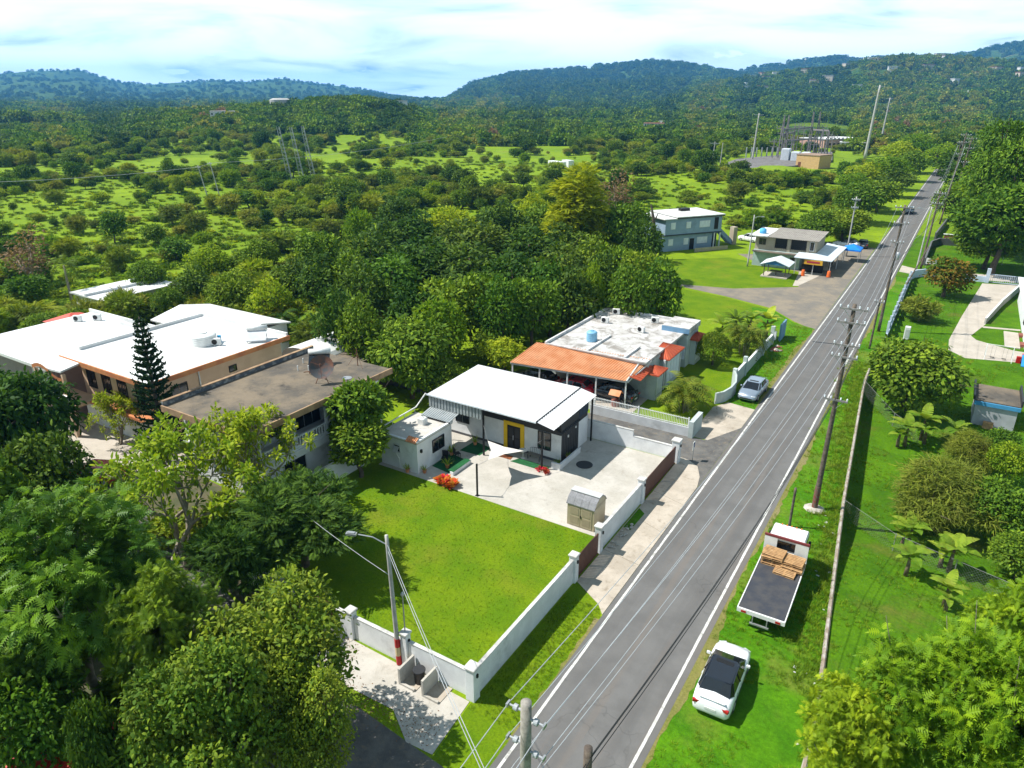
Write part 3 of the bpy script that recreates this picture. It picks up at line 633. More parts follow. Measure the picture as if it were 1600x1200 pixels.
# things on the patio
def shed():
    t = thing('garden_shed', 'tan plastic garden shed with grey barrel roof on the patio', 'shed', (-17.6, 37.9, 0))
    TAN = M('tan_plastic', (.40, .335, .225), (.36, .30, .20), 2, .6); GR = M('grey_shingle', (.165, .165, .175), (.22, .22, .23), 6, .7, bump=.4)
    x0, x1, y0, y1 = -18.6, -16.6, 37.0, 38.75
    part(t, 'body', TAN, (x0, x1, y0, y1, .02, 1.72))
    for a in (x0 + .16, (x0 + x1) / 2 + .02):
        d = part(t, 'door', TAN, (a, a + .80, y0 - .035, y0, .12, 1.62)); part(d, 'panel', M('tan_recess_shade', (.33, .27, .18)), (a + .1, a + .7, y0 - .05, y0 - .035, .25, .8), (a + .1, a + .7, y0 - .05, y0 - .035, .95, 1.5))  # panels stand proud; the darker tan paints the shade of a recess
    part(t, 'door_handle', BLACK, ((x0 + x1) / 2 - .02, (x0 + x1) / 2 + .04, y0 - .09, y0 - .052, .8, 1.0))
    prof = [(y0 - .08, 1.70), (y0 + .22, 2.08), (y0 + .62, 2.30), ((y0 + y1) / 2, 2.36), (y1 - .62, 2.30), (y1 - .22, 2.08), (y1 + .08, 1.70)]
    for k in range(4):
        a = x0 - .06 + k * (x1 - x0 + .12) / 4; b = a + (x1 - x0 + .12) / 4 - .012; m = MB()
        for i in range(6):
            (p, z), (q, w) = prof[i], prof[i + 1]; m.slab([(a, p, z), (b, p, z), (b, q, w), (a, q, w)], .05)
        m.build('roof_panel', GR, t)
    m = MB(); m.box(x0 - .07, x1 + .07, (y0 + y1) / 2 - .3, (y0 + y1) / 2 + .3, 2.335, 2.385); m.build('roof_ridge', M('shed_ridge', (.5, .5, .5)), t)
    for a in (x0, x1): m = MB(); m.add([(a, p, z - .04) for p, z in prof], [tuple(range(7))]); m.build('gable', TAN, t)
shed()
def sail(name, a, b, c, mat, label, sag=.55, post=None):
    t = thing(name, label, 'shade sail', ((a[0] + b[0] + c[0]) / 3, (a[1] + b[1] + c[1]) / 3, 0)); P = [Vector(a), Vector(b), Vector(c)]; n = 10; m = MB(); vs = []; ix = {}
    cen = (P[0] + P[1] + P[2]) / 3
    for i in range(n + 1):
        for j in range(n + 1 - i):
            u, v = i / n, j / n; w = 1 - u - v; p = P[0] * w + P[1] * u + P[2] * v
            e = max(0, 1 - 3.2 * min(u, v, w)) * (1 - max(u, v, w)) ** 1.0; p = p + (cen - p) * e * sag; p.z -= 0.5 * u * v * w * 9 * .3
            ix[i, j] = len(vs); vs.append(p)
    fs = []
    for i in range(n):
        for j in range(n - i):
            fs.append((ix[i, j], ix[i + 1, j], ix[i, j + 1]))
            if i + j < n - 1: fs.append((ix[i + 1, j], ix[i + 1, j + 1], ix[i, j + 1]))
    m.add(vs, fs); m.build('cloth', mat, t, smooth=True)
    for q, e in zip(P, ((-28.9, 42.2, 2.7), (-23.85, 42.7, 2.5), (-25.85, 36.85, 2.45))): MB().tube([q, e], .012, 5).build('tie_cord', GALV, t)
SAILW = M('white_sail_cloth', (.62, .585, .54), None, 2, .9); SAILSHADOW = M('sail_shadow_tone', (.27, .215, .17), (.23, .18, .14), 3, .95)  # second tone, unused, is the colour of the white sail's cast shadow
sail('shade_sail', (-27.69, 40.97, 2.2), (-24.52, 41.16, 2.1), (-25.98, 38.47, 2.15), SAILW, 'white triangular shade sail slung in front of the black door', .5)
t = thing('patio_post', 'black steel post standing at the edge of the lawn', 'post', (-25.85, 36.8, 0)); MB().bbox(-.06, .06, -.06, .06, .02, 2.62, .015).build('shaft', BLACK, t, local=True); MB().box(-.14, .14, -.14, .14, 0, .02).build('base_plate', BLACK, t, local=True); MB().tube([(0, .06, 2.45), (-.05, .25, 2.4)], .02, 6).build('hook', GALV, t, local=True)
m = MB().lathe((-21.3, 45.1, 0), [(.66, .0), (.66, .03), (.6, .045)], 28).build('manhole_cover', M('manhole_iron', (.035, .037, .04)), smooth=False); props(m, 'round dark cistern cover in the patio concrete', 'cover')
for i, (poly, lab) in enumerate((([(-31.4, 38.6), (-31.4, 41.1), (-29.2, 40.7), (-29.3, 38.3)], 'green carpet patch beside the small white block'), ([(-31.1, 41.9), (-31.0, 43.9), (-29.15, 43.6), (-29.2, 42.0)], 'green carpet patch under the zinc drop panel'), ([(-26.6, 42.5), (-26.2, 43.3), (-23.4, 43.3), (-23.4, 42.5)], 'green carpet strip under the dark bench'))):
    props(MB().prism(poly, .013, .03).build('carpet', TURF), lab, 'carpet')
props(MB().prism([(-27.9, 42.7), (-27.8, 43.3), (-26.8, 43.3), (-26.7, 42.7)], .013, .035).build('door_mat', M('rust_mat', (.23, .075, .03), None, 3, .95)), 'rust coloured door mat before the black door', 'mat')
def bench(x, y, rz, label):
    t = thing('bench', label, 'bench', (x, y, .02), rz)
    for sx in (-.55, .5):
        for sy in (-.2, .18): MB().box(sx, sx + .05, sy, sy + .05, 0, .42).build('leg', BLACK, t, local=True)
    for k in range(4): MB().box(-.6, .6, -.22 + k * .115, -.12 + k * .115, .42, .455).build('slat', M('grey_slat', (.22, .20, .17)), t, local=True)
    m = MB()
    for a in np.linspace(-.5, .5, 7): m.tube([(a, .22, .45), (a * 1.02, .26, .92 - a * a * .35)], .012, 5)
    m.tube([(a, .26, .93 - a * a * .4) for a in np.linspace(-.56, .56, 9)], .018, 6); m.build('backrest', BLACK, t, local=True)
bench(-25.1, 43.8, 0, 'dark ornate garden bench against the white front wall')
def chair(x, y, rz, label):
    t = thing('garden_chair', label, 'chair', (x, y, .03), rz)
    for sx in (-.22, .19):
        for sy in (-.22, .19): MB().box(sx, sx + .035, sy, sy + .035, 0, .42).build('leg', BLACK, t, local=True)
    MB().bbox(-.25, .25, -.25, .25, .42, .46, .02).build('seat', BLACK, t, local=True); MB().bbox(-.25, .25, .2, .25, .47, .95, .02).build('backrest', BLACK, t, local=True)
chair(-30.9, 39.6, .4, 'black garden chair on the green carpet by the annex window'); chair(-30.5, 40.7, 2.6, 'black garden chair beside the tall potted plant')
t = thing('bistro_table', 'white metal bistro table under the white sail', 'table', (-26.0, 43.5, .02)); MB().lathe((0, 0, 0), [(.2, 0), (.03, .03), (.03, .68), (.36, .7), (.36, .73)], 16).build('top', PLASTW, t, local=True)
t = thing('step_planter', 'low green carpeted planter step beside the annex', 'planter', (-29.2, 39.4, 0)); part(t, 'kerb', WHITE, (-29.35, -29.05, 38.2, 40.6, 0, .3)); part(t, 'carpet_top', TURF, (-29.6, -29.06, 38.25, 40.55, .302, .33))
def bin_box(x, lab):
    t = thing('bin_enclosure', lab, 'bin enclosure', (x, 20.6, 0))
    part(t, 'side_panel', PATIO, (x - .06, x + .06, 19.95, 21.1, 0, 1.0)); part(t, 'front_panel', PATIO, (x + .064, x + .9, 19.95, 20.07, 0, .14)); part(t, 'floor', APRON, (x + .064, x + .95, 20.074, 21.1, .02, .05))
bin_box(-18.95, 'concrete bin enclosure beside the striped lamp pole'); bin_box(-17.5, 'concrete bin enclosure nearer the corner pillar')
t = thing('rubbish_bin', 'black round rubbish bin between the concrete panels', 'bin', (-18.2, 20.6, .05)); MB().lathe((0, 0, 0), [(.24, 0), (.30, .75), (.31, .78), (.28, .78), (.24, .1)], 18).build('drum', BLACK, t, local=True, smooth=True); MB().lathe((0, 0, 0), [(.315, .74), (.33, .76), (.315, .8)], 18).build('rim', DARK, t, local=True)
t = thing('road_sign', 'small white road sign on a thin post by the apron', 'sign', (-14.3, 50.3, .03)); MB().tube([(0, 0, 0), (0, 0, 1.5)], .03, 8).build('post', GALV, t, local=True); MB().bbox(-.02, .02, -.2, .2, .95, 1.65, .01).build('plate', PLASTW, t, local=True)
part(t, 'arrow_mark', M('sign_blue', (.02, .06, .25)), (-14.25, -14.272, 50.24, 50.36, 1.2, 1.6))

# ------------------------------------------------------------------ the neighbour's house with the terracotta carport
def tile_roof(parent, name, o, u, w, n, mat, rows=0):
    m = MB(); m.ribbed(o, u, w, n, .07, prof=[(0, 0), (.2, .75), (.35, 1), (.5, .75), (.7, 0)]); r = m.build(name, mat, parent)
    return r
def flat_house():
    t = thing('house', 'grey green flat roofed house with a terracotta tiled carport', 'house', (-27.5, 66, 0))
    part(t, 'wall', GREYGREEN, (-32.6, -23.0, 60.2, 73.9, 0, 3.55)); part(t, 'wing_wall', GREYGREEN, (-23.0 + .003, -21.9, 70.3, 73.9, 0, 3.55)); part(t, 'wing_wall', GREYGREEN, (-23.0 + .003, -22.3, 60.2, 63.5, 0, 3.5))
    part(t, 'roof', WSTAIN, (-33.0, -22.3, 59.6, 74.2, 3.56, 3.78))
    PAR = M('parapet_white', (.66, .66, .66), (.50, .49, .48), 1.2, .85, grime=.35)
    part(t, 'parapet', PAR, (-33.1, -32.9, 59.5, 74.3, 3.783, 4.05), (-32.897, -21.9, 74.1, 74.3, 3.783, 4.05), (-32.897, -22.2, 59.5, 59.62, 3.783, 3.9))
    part(t, 'roof_curb', PAR, (-28.6, -28.35, 59.7, 65.2, 3.783, 3.98), (-24.6, -24.4, 59.7, 63.4, 3.783, 3.98))
    part(t, 'raised_roof', WSTAIN, (-24.7, -21.75, 70.2, 74.0, 3.79, 4.35)); part(t, 'raised_wall', BLUETRIM, (-24.75, -21.7, 70.15, 70.2, 3.79, 4.3))
    # carport: tile field, side hip, beams, posts
    o = Vector((-34.8, 55.5, 2.72)); e = Vector((-23.0, 56.9, 2.72)); u = e - o; w = Vector((.75, 4.0, 1.05))
    tile_roof(t, 'carport_tiles', o, u, w, 46, TERRA)
    h0 = Vector((-23.0, 56.88, 2.72)); tile_roof(t, 'carport_hip', h0 + Vector((.95, 1.1, -.15)), Vector((.15, 3.1, .45)), Vector((-1.0, -.5, .42)), 8, REDTILE)
    m = MB(); m.tube([h0, h0 + Vector((.0, 3.6, 1.08))], .09, 6); m.build('hip_ridge', PAR, t)
    m = MB(); m.beam(o + Vector((.1, .15, -.12)), e + Vector((-.1, .15, -.12)), .1, .16); m.beam(o + w + Vector((.1, -.1, -.14)), e + w + Vector((0, -.1, -.14)), .1, .16)
    for k in range(6):
        p = o + u * (k / 5); m.beam(p + Vector((.05, .15, -.14)), p + w + Vector((.05, -.1, -.16)), .07, .14)
    m.build('carport_frame', PAR, t)
    for k in range(5):
        p = o + u * (.02 + k * .243); part(t, 'carport_post', PAR, (p.x - .06, p.x + .06, p.y + .12, p.y + .24, 0, 2.6))
    part(t, 'carport_floor', DRIVE, (-36, -22, 55.4, 60.19, .016, .03))
    part(t, 'carport_parapet', WHITE, (-36.2, -25.2, 55.0, 55.14, 0, 1.1))
    # bays with red hipped tiles on the street front
    def bay(x0, x1, y0, y1, zt, apex):
        part(t, 'bay_wall', GREYGREEN, (x0, x1, y0, y1, 0, zt))
        xm, ym = x0 + .35, (y0 + y1) / 2; m = MB(); e = .35; A = Vector((xm, ym, apex)); c = [Vector((x0 - .1, y0 - e, zt)), Vector((x1 + e, y0 - e, zt)), Vector((x1 + e, y1 + e, zt)), Vector((x0 - .1, y1 + e, zt))]
        for i in range(4):
            p, q = c[i], c[(i + 1) % 4]; N_ = 7
            for k in range(N_):
                a0, a1 = p.lerp(q, k / N_), p.lerp(q, (k + .92) / N_); off = Vector((0, 0, .05))
                m.add([a0, a1, a1.lerp(A, .97) + off * .2, a0.lerp(A, .97) + off * .2, (a0 + a1) / 2 + off, ((a0 + a1) / 2).lerp(A, .97) + off], [(0, 4, 5, 3), (4, 1, 2, 5)])
        m.slab([v + Vector((0, 0, -.01)) for v in c], .08); m.build('bay_roof', REDTILE, t)
        for k in range(4):
            a = y0 + .15 + k * (y1 - y0 - .3) / 4; w_ = part(t, 'shutter', LOUVER, (x1, x1 + .04, a + .05, a + (y1 - y0 - .3) / 4 - .05, .5, zt - .3))
    bay(-23.2, -21.6, 63.6, 67.4, 3.15, 4.05); bay(-22.35, -21.3, 60.1, 61.9, 2.7, 3.2); bay(-21.95, -21.3, 71.6, 73.6, 2.9, 3.45)
    part(t, 'column', PAR, (-21.8, -21.6, 67.6, 67.8, 0, 3.1)); part(t, 'column', PAR, (-21.8, -21.6, 63.1, 63.3, 0, 3.1))
    window(t, 'y-', 70.15, -22.7, -22.05, 1.0, 2.4, LOUVER, LOUVER, 1, True); window(t, 'x+', -23.0, 68.2, 69.8, 1.0, 2.4, LOUVER, n=2)
    window(t, 'y-', 60.2, -31.5, -30.2, 1.0, 2.2, BLACK, n=2); window(t, 'y-', 60.2, -27, -25.8, 1.0, 2.2, BLACK, n=2)
flat_house()
def water_tank(x, y, z, r, h, mat, label):
    t = thing('water_tank', label, 'water tank', (x, y, z)); m = MB(); prof = [(r * .96, 0)]
    for k in range(5): prof += [(r, h * (k + .15) / 5), (r, h * (k + .75) / 5), (r * .97, h * (k + .95) / 5)]
    m.lathe((0, 0, 0), prof + [(r * .7, h * 1.12)], 22); m.build('drum', mat, t, local=True, smooth=True); MB().lathe((0, 0, h * 1.1), [(r * .32, 0), (r * .32, .1), (r * .1, .12)], 14).build('lid', mat, t, local=True)
    MB().tube([(r, 0, .1), (r + .4, 0, .1), (r + .4, 0, -.0)], .03, 6).build('outlet_pipe', PLASTW, t, local=True)
water_tank(-29.5, 62.9, 3.78, .55, .95, M('blue_tank', (.22, .46, .66), None, 2, .5), 'light blue water tank on the stained flat roof')
for x, y, rz, l in ((-31, 69.3, .1, 'air conditioner beside the blue tank on the stained roof'), (-26.3, 72.2, .2, 'air conditioner near the raised blue edged roof'), (-26.3, 68.2, -.2, 'air conditioner behind the red hipped bay'), (-31.3, 73, .3, 'air conditioner at the far parapet of the stained roof')): ac_unit(x, y, 3.78, rz, l)

def picket_fence():
    t = thing('fence', 'grey plastered wall topped by white metal pickets along the alley', 'fence', (-20.5, 54.4, 0)); GW = M('grey_plaster', (.52, .53, .54), (.44, .45, .46), 1, .85, grime=.35)
    part(t, 'wall_panel', GW, (-25.3, -16.0, 54.25, 54.45, 0, .85)); part(t, 'rail', PLASTW, (-25.2, -16.1, 54.32, 54.38, .95, 1.0), (-25.2, -16.1, 54.32, 54.38, 1.58, 1.63))
    for k in range(62): x = -25.15 + k * .147; part(t, 'picket', PLASTW, (x, x + .03, 54.335, 54.365, .853, 1.7))
    for x in (-25.35, -20.7, -16.15): part(t, 'post', PLASTW, (x, x + .09, 54.305, 54.395, .853, 1.75))
    part(t, 'pillar', GREYGREEN, (-16.0 + .003, -15.6, 54.1, 56.6, 0, 1.5))
picket_fence()
def street_wall():
    t = thing('garden_wall', 'pale grey green garden wall curving along the road verge', 'wall', (-15.8, 70, 0))
    pts = [(-16.2, 62.4, 1.1), (-15.7, 63.2, 1.1), (-15.35, 64.4, 1.2), (-15.3, 65.8, 1.3), (-15.6, 66.9, 1.6), (-16.0, 67.4, 1.9)]
    for i in range(len(pts) - 1):
        a, b = pts[i], pts[i + 1]; m = MB(); d = Vector((b[0] - a[0], b[1] - a[1], 0)).normalized(); n = Vector((-d.y, d.x, 0)) * .09; A = Vector((a[0], a[1], 0)); B = Vector((b[0], b[1], 0))
        m.add([A + n, A - n, B - n, B + n, A + n + Vector((0, 0, a[2])), A - n + Vector((0, 0, a[2])), B - n + Vector((0, 0, b[2])), B + n + Vector((0, 0, b[2]))], [(0, 3, 2, 1), (4, 5, 6, 7), (0, 1, 5, 4), (1, 2, 6, 5), (2, 3, 7, 6), (3, 0, 4, 7)]); m.build('wall_panel', GREYGREEN, t)
    for y0, y1, h in ((67.6, 71.2, 1.5), (71.4, 78.5, 1.3), (79.0, 83.0, 1.2)): part(t, 'wall_panel', GREYGREEN, (-15.95, -15.78, y0, y1, 0, h)); part(t, 'coping', WHITE, (-15.98, -15.75, y0, y1, h, h + .05))
    for y, h in ((67.5, 2.0), (71.3, 2.1), (78.7, 1.9), (83.2, 2.2)): MB().bbox(-16.08, -15.66, y - .2, y + .2, 0, h, .03).build('pillar', GREYGREEN, t)
    part(t, 'end_panel', BLUETRIM, (-15.4, -15.2, 84.6, 87.2, 0, 2.1)); part(t, 'meter_box', WHITE, (-15.66, -15.45, 83.0, 83.4, .6, 1.6))
street_wall()
t = thing('well_hood', 'small tiled brick wishing well in the neighbour carport drive', 'well', (-24.0, 57.0, .03)); MB().lathe((0, 0, 0), [(.4, 0), (.4, .6), (.3, .62)], 12).build('ring', BRICKM, t, local=True)
for s in (-.35, .35): MB().box(s - .04, s + .04, -.04, .04, .6, 1.3).build('post', POLEWOOD, t, local=True)
m = MB(); m.slab([(-.55, -.5, 1.2), (.55, -.5, 1.2), (.55, 0, 1.6), (-.55, 0, 1.6)], .05); m.slab([(-.55, 0, 1.602), (.55, 0, 1.602), (.55, .5, 1.2), (-.55, .5, 1.2)], .05); m.build('roof', TERRA, t, local=True)

# ------------------------------------------------------------------ the house with the stained flat roof and balustrade
def balustrade(parent, a, b, z, n, h=.75):
    a, b = Vector((*a, z)), Vector((*b, z)); d = (b - a)
    m = MB(); m.beam(a + Vector((0, 0, h)), b + Vector((0, 0, h)), .16, .10); m.build('hand_rail', WHITE, parent); m = MB(); m.beam(a + Vector((0, 0, .05)), b + Vector((0, 0, .05)), .16, .1); m.build('bottom_rail', WHITE, parent)
    for k in range(n):
        p = a + d * ((k + .5) / n); MB().lathe(p, [(.05, .1), (.075, .25), (.035, .42), (.06, .58), (.05, h - .05)], 8).build('baluster', WHITE, parent, smooth=True)
def grey_roof_house():
    t = thing('house', 'two storey white house with a stained grey flat roof and balustraded balcony', 'house', (-42, 34, 0))
    part(t, 'wall', WHITE, (-46.0, -40.0, 29.2, 40.6, 0, 5.75)); part(t, 'ground_wall', WHITE, (-40.0 + .003, -38.2, 28.0, 40.6, 0, 2.9), (-46.0, -40.0, 28.0, 29.2 - .003, 0, 2.9))
    part(t, 'back_wall', WHITE, (-40 + .003, -38.3, 37.6, 40.6, 3.1, 5.75))
    part(t, 'balcony_floor', WHITE, (-46.3, -37.9, 27.6, 40.7, 2.903, 3.1))
    part(t, 'roof', OLDROOF, (-46.5, -37.5, 26.7, 41.3, 5.76, 6.1))
    ED = M('roof_edge', (.36, .235, .135), (.24, .15, .09), 1.5, .9, grime=.4)
    part(t, 'roof_edge', ED, (-37.5, -37.38, 26.6, 41.4, 5.68, 6.16), (-46.6, -37.503, 26.58, 26.7, 5.68, 6.16)); part(t, 'parapet', M('mossy_parapet', (.10, .11, .13), (.30, .29, .28), 2.0, .9, lo=.45, hi=.6), (-46.62, -46.42, 26.7, 41.3, 6.1, 6.45)); part(t, 'parapet_cap', ED, (-46.66, -46.38, 26.7, 41.3, 6.453, 6.5))
    for x, y in ((-38.05, 28.0), (-38.05, 31.1), (-38.05, 34.3), (-38.05, 37.4), (-42, 27.85), (-45.9, 27.85)): part(t, 'column', WHITE, (x - .09, x + .09, y - .09, y + .09, 3.103, 5.75))
    for y0, y1 in ((28.1, 31.0), (31.2, 34.2), (34.4, 37.3)): balustrade(t, (-38.05, y0), (-38.05, y1), 3.1, 11)
    balustrade(t, (-45.8, 27.85), (-42.1, 27.85), 3.1, 13); balustrade(t, (-41.9, 27.85), (-38.2, 27.85), 3.1, 13)
    part(t, 'fascia_panel', WHITE, (-37.88, -37.8, 27.6, 37.6, 2.35, 2.9))
    window(t, 'x+', -40.0, 30.0, 31.8, 3.6, 5.2, FRAME, n=3); window(t, 'x+', -40.0, 33.0, 35.5, 3.2, 5.2, FRAME, n=3); window(t, 'y-', 29.2, -45, -43, 3.7, 5.2, FRAME, n=3); window(t, 'x+', -38.3, 38.4, 39.6, 4.0, 5.2, FRAME, n=2); window(t, 'x+', -38.2, 30, 32, 1, 2.2, FRAME, n=2)
grey_roof_house()
def dish(x, y, z):
    t = thing('satellite_dish', 'large dark satellite dish on a rusty tripod on the stained roof', 'satellite dish', (x, y, z))
    m = MB(); prof = []; n = 24; R_ = .95; ax = Vector((.55, -.65, .5)).normalized(); u = ax.cross(Vector((0, 0, 1))).normalized(); v = u.cross(ax); c = Vector((0, 0, 1.25)); vs = [c]; fs = []
    for i in range(1, 7):
        r = R_ * i / 6
        for k in range(n): a = 2 * math.pi * k / n; vs.append(c + (u * math.cos(a) + v * math.sin(a)) * r + ax * (r * r * .28))
    for k in range(n): fs.append((0, 1 + k, 1 + (k + 1) % n))
    for i in range(5):
        for k in range(n): fs.append((1 + i * n + k, 1 + (i + 1) * n + k, 1 + (i + 1) * n + (k + 1) % n, 1 + i * n + (k + 1) % n))
    m.add(vs, fs); m.build('reflector', M('dish_mesh', (.06, .065, .07), (.16, .07, .045), 1.2, .7), t, local=True, smooth=True)
    for a in (0, 2.1, 4.2): MB().tube([(0, 0, 1.15), (.6 * math.cos(a), .6 * math.sin(a), 0)], .03, 6).build('leg', RUST, t, local=True)
    m = MB()
    for a in (.5, 2.6, 4.7): m.tube([c + (u * math.cos(a) + v * math.sin(a)) * R_ * .95 + ax * .25, c + ax * 1.0], .012, 5)
    m.lathe(c + ax * 1.0, [(.06, -.1), (.06, .1)], 8); m.build('feed_arm', RUST, t, local=True)
dish(-40.0, 36.2, 6.1)
def solar_heater(x, y, z, rz, label, col=None):
    t = thing('solar_heater', label, 'solar water heater', (x, y, z), rz)
    m = MB(); m.tube([(-.9, 0, 1.05), (.9, 0, 1.05)], .24, 14); m.build('tank', PLASTW, t, local=True, smooth=True)
    m = MB(); m.slab([(-.85, -1.3, .25), (.85, -1.3, .25), (.85, -.15, .85), (-.85, -.15, .85)], .08); m.build('collector', col or GLASS, t, local=True)
    for sx in (-.8, .75):
        for sy, h in ((-1.2, .22), (0, .82)): MB().box(sx, sx + .05, sy, sy + .05, 0, h).build('leg', GALV, t, local=True)
solar_heater(-43.4, 39.2, 6.1, .7, 'white solar water heater on the stained grey roof')
m = MB(); m.tube([(-40.3, 40.4, 6.1), (-40.3, 40.4, 7.6)], .035, 6); m.tube([(-40.3, 40.4, 7.3), (-39.4, 40.0, 6.1)], .015, 5); m.tube([(-40.3, 40.4, 7.3), (-41.1, 40.1, 6.1)], .015, 5); props(m.build('antenna_mast', RUST), 'rusty antenna mast with stays on the stained grey roof', 'antenna')
m = MB()
for a in ((-42.2, 36.8, -41.4, 38.1), (-42.3, 36.9, -41.3, 38.3), (-42.1, 36.7, -41.2, 38.0), (-42.6, 36.6, -41.9, 36.9)): m.beam((a[0], a[1], 6.18 + random.random() * .2), (a[2], a[3], 6.25 + random.random() * .3), .06)
props(m.build('scrap_frame', RUST), 'collapsed rusty antenna frame lying on the stained roof', 'scrap')
for i, (x, y) in enumerate(((-44.6, 38.4), (-43.6, 36.9), (-42.9, 37.4))): props(MB().tube([(x, y, 6.1), (x, y, 6.55)], .05, 8).build('vent_pipe', PLASTW), 'short white vent pipe standing on the stained grey roof', 'pipe', 'roof vent pipes')
t = thing('small_dish', 'small grey dish antenna lying near the roof edge', 'dish', (-38.4, 37.2, 6.1)); MB().lathe((0, 0, .25), [(.05, 0), (.25, .05), (.38, .14)], 14).build('reflector', GALV, t, local=True); MB().tube([(0, 0, 0), (0, 0, .25)], .03, 6).build('mast', RUST, t, local=True)

# ------------------------------------------------------------------ the peach house with white roofs
def peach_house():
    t = thing('house', 'peach two storey house with a broad white flat roof and orange fascia', 'house', (-57, 35, 0))
    part(t, 'wall', PEACH, (-62.6, -51.6, 29.4, 42.0, 0, 6.0)); part(t, 'garage_wall', WHITE, (-62.6, -52.0, 29.1, 29.397, 0, 2.6))
    part(t, 'roof', WHITEROOF, (-63.4, -50.9, 28.3, 42.4, 6.02, 6.3)); part(t, 'roof_fascia', PEACHTRIM, (-50.9, -50.78, 28.2, 42.5, 5.95, 6.36), (-63.4, -50.903, 28.18, 28.3, 5.95, 6.36))
    part(t, 'parapet', WHITEROOF, (-63.5, -63.3, 30.0, 42.5, 6.3, 6.6), (-63.297, -51.0, 42.3, 42.5, 6.3, 6.6))
    m = MB(); m.slab([(-64.6, 26.6, 5.75), (-60.2, 26.6, 6.05), (-60.2, 28.178, 6.28), (-64.6, 28.178, 6.28)], .16); m.build('porch_roof', WHITEROOF, t)
    m = MB(); vs = []
    for k in range(9): x = -64.7 + k * .57; z = 5.72 + .38 * math.sin(k / 8 * math.pi * 1.6); vs += [(x, 26.5, z + .1), (x, 26.5, z - .22)]
    m.add(vs, [(2 * i, 2 * i + 1, 2 * i + 3, 2 * i + 2) for i in range(8)]); m.build('porch_fascia', PEACHTRIM, t)
    part(t, 'lower_roof_edge', PEACHTRIM, (-60.0, -52.0, 28.2, 29.097, 2.62, 2.85)); part(t, 'balcony_floor', PEACH, (-65, -60.003, 26.6, 29.097, 2.6, 2.85)); part(t, 'balcony_wall', M('balcony_paint', (.42, .47, .52), (.14, .15, .16), 1.4, .85, lo=.5, hi=.62), (-65, -60.0, 26.5, 26.62, 2.86, 3.75), (-65.1, -65.0 - .003, 26.5, 29.1, 2.86, 3.75)); part(t, 'balcony_coping', WHITE, (-65.15, -59.95, 26.44, 26.68, 3.753, 3.83))
    for x, y in ((-64.8, 26.7), (-60.3, 26.7)): part(t, 'column', PEACH, (x - .2, x + .2, y - .1, y + .25, 0, 2.6)); part(t, 'column', PEACH, (x - .14, x + .14, y - .05, y + .2, 3.83, 5.7))
    for a in (-61.8, -59.5, -57.2, -54.6): window(t, 'y-', 29.4, a, a + 1.2, 3.5, 5.3, BLACK, n=2, bars=5)
    for a in (-61.5, -57.5, -54.4): part(t, 'garage_door', PLASTW, (a, a + 2.2, 29.05, 29.097, .05, 2.3))
    window(t, 'x+', -51.6, 30.6, 32.0, 3.7, 5.1, BLACK, n=2); window(t, 'x+', -51.6, 36.2, 36.9, 4.6, 5.1, BLACK, n=1); m = MB(); m.tube([(-51.52, 33.2, 0), (-51.52, 33.2, 6.0)], .06, 8); m.build('downpipe', PLASTW, t)
    part(t, 'fence_wall', PEACHTRIM, (-71, -65.2, 26.5, 26.7, 0, 1.5))
peach_house()
def white_wing():
    t = thing('house', 'low white roofed house adjoining the peach house', 'house', (-70, 34, 0))
    part(t, 'wall', M('mauve_stucco', (.30, .24, .24)), (-77, -64.2, 28.0, 38.4, 0, 5.0)); part(t, 'roof', WHITEROOF, (-78, -63.6, 27.2, 39.0, 5.02, 5.3)); part(t, 'parapet', WHITEROOF, (-78, -63.6, 38.8, 39.0, 5.303, 5.7)); part(t, 'roof_curb', WHITEROOF, (-63.75, -63.55, 27.3, 38.79, 5.303, 5.75), (-72, -64, 38.0, 38.2, 5.303, 5.6))
    for x in np.arange(-67.5, -64.5, .5): part(t, 'column', WHITE, (x, x + .25, 27.6, 27.85, 3.2, 5.0))
    window(t, 'y-', 28, -72, -70, 1.2, 2.6, BLACK, n=2)
white_wing()
t = thing('house', 'white gabled rear hall behind the two white roofs', 'house', (-68, 45, 0)); part(t, 'wall', WHITE, (-73, -60, 43, 50, 0, 4.2)); m = MB(); m.slab([(-73.4, 42.7, 4.2), (-59.6, 42.7, 4.2), (-59.6, 46.5, 5.0), (-73.4, 46.5, 5.0)], .15); m.slab([(-73.4, 46.503, 5.0), (-59.6, 46.503, 5.0), (-59.6, 50.3, 4.2), (-73.4, 50.3, 4.2)], .15); m.build('roof', WHITEROOF, t)
t = thing('pavilion', 'small pavilion with a red hipped roof behind the white roofs', 'pavilion', (-80.2, 38, 0)); part(t, 'wall', PEACH, (-81.8, -78.6, 36.4, 39.6, 0, 4.3)); m = MB(); A = (-80.3, 38.0, 5.1); c = [(-82.4, 35.9, 4.3), (-78.1, 35.9, 4.3), (-78.1, 40.1, 4.3), (-82.4, 40.1, 4.3)]; m.add(c + [A], [(0, 1, 4), (1, 2, 4), (2, 3, 4), (3, 0, 4), (3, 2, 1, 0)]); m.build('roof', M('red_sheet_roof', (.55, .08, .05), (.45, .06, .04), 1, .6), t)
t = thing('storage_hall', 'vaulted white storage hall behind the stained roof', 'hall', (-51.5, 47, 0)); m = MB(); pr = [(-54, 0, 0), (-54, 0, 3.4)] + [(-51.5 - 2.5 * math.cos(a), 0, 3.4 + 1.1 * math.sin(a)) for a in np.linspace(.2, 2.94, 9)] + [(-49, 0, 3.4), (-49, 0, 0)]
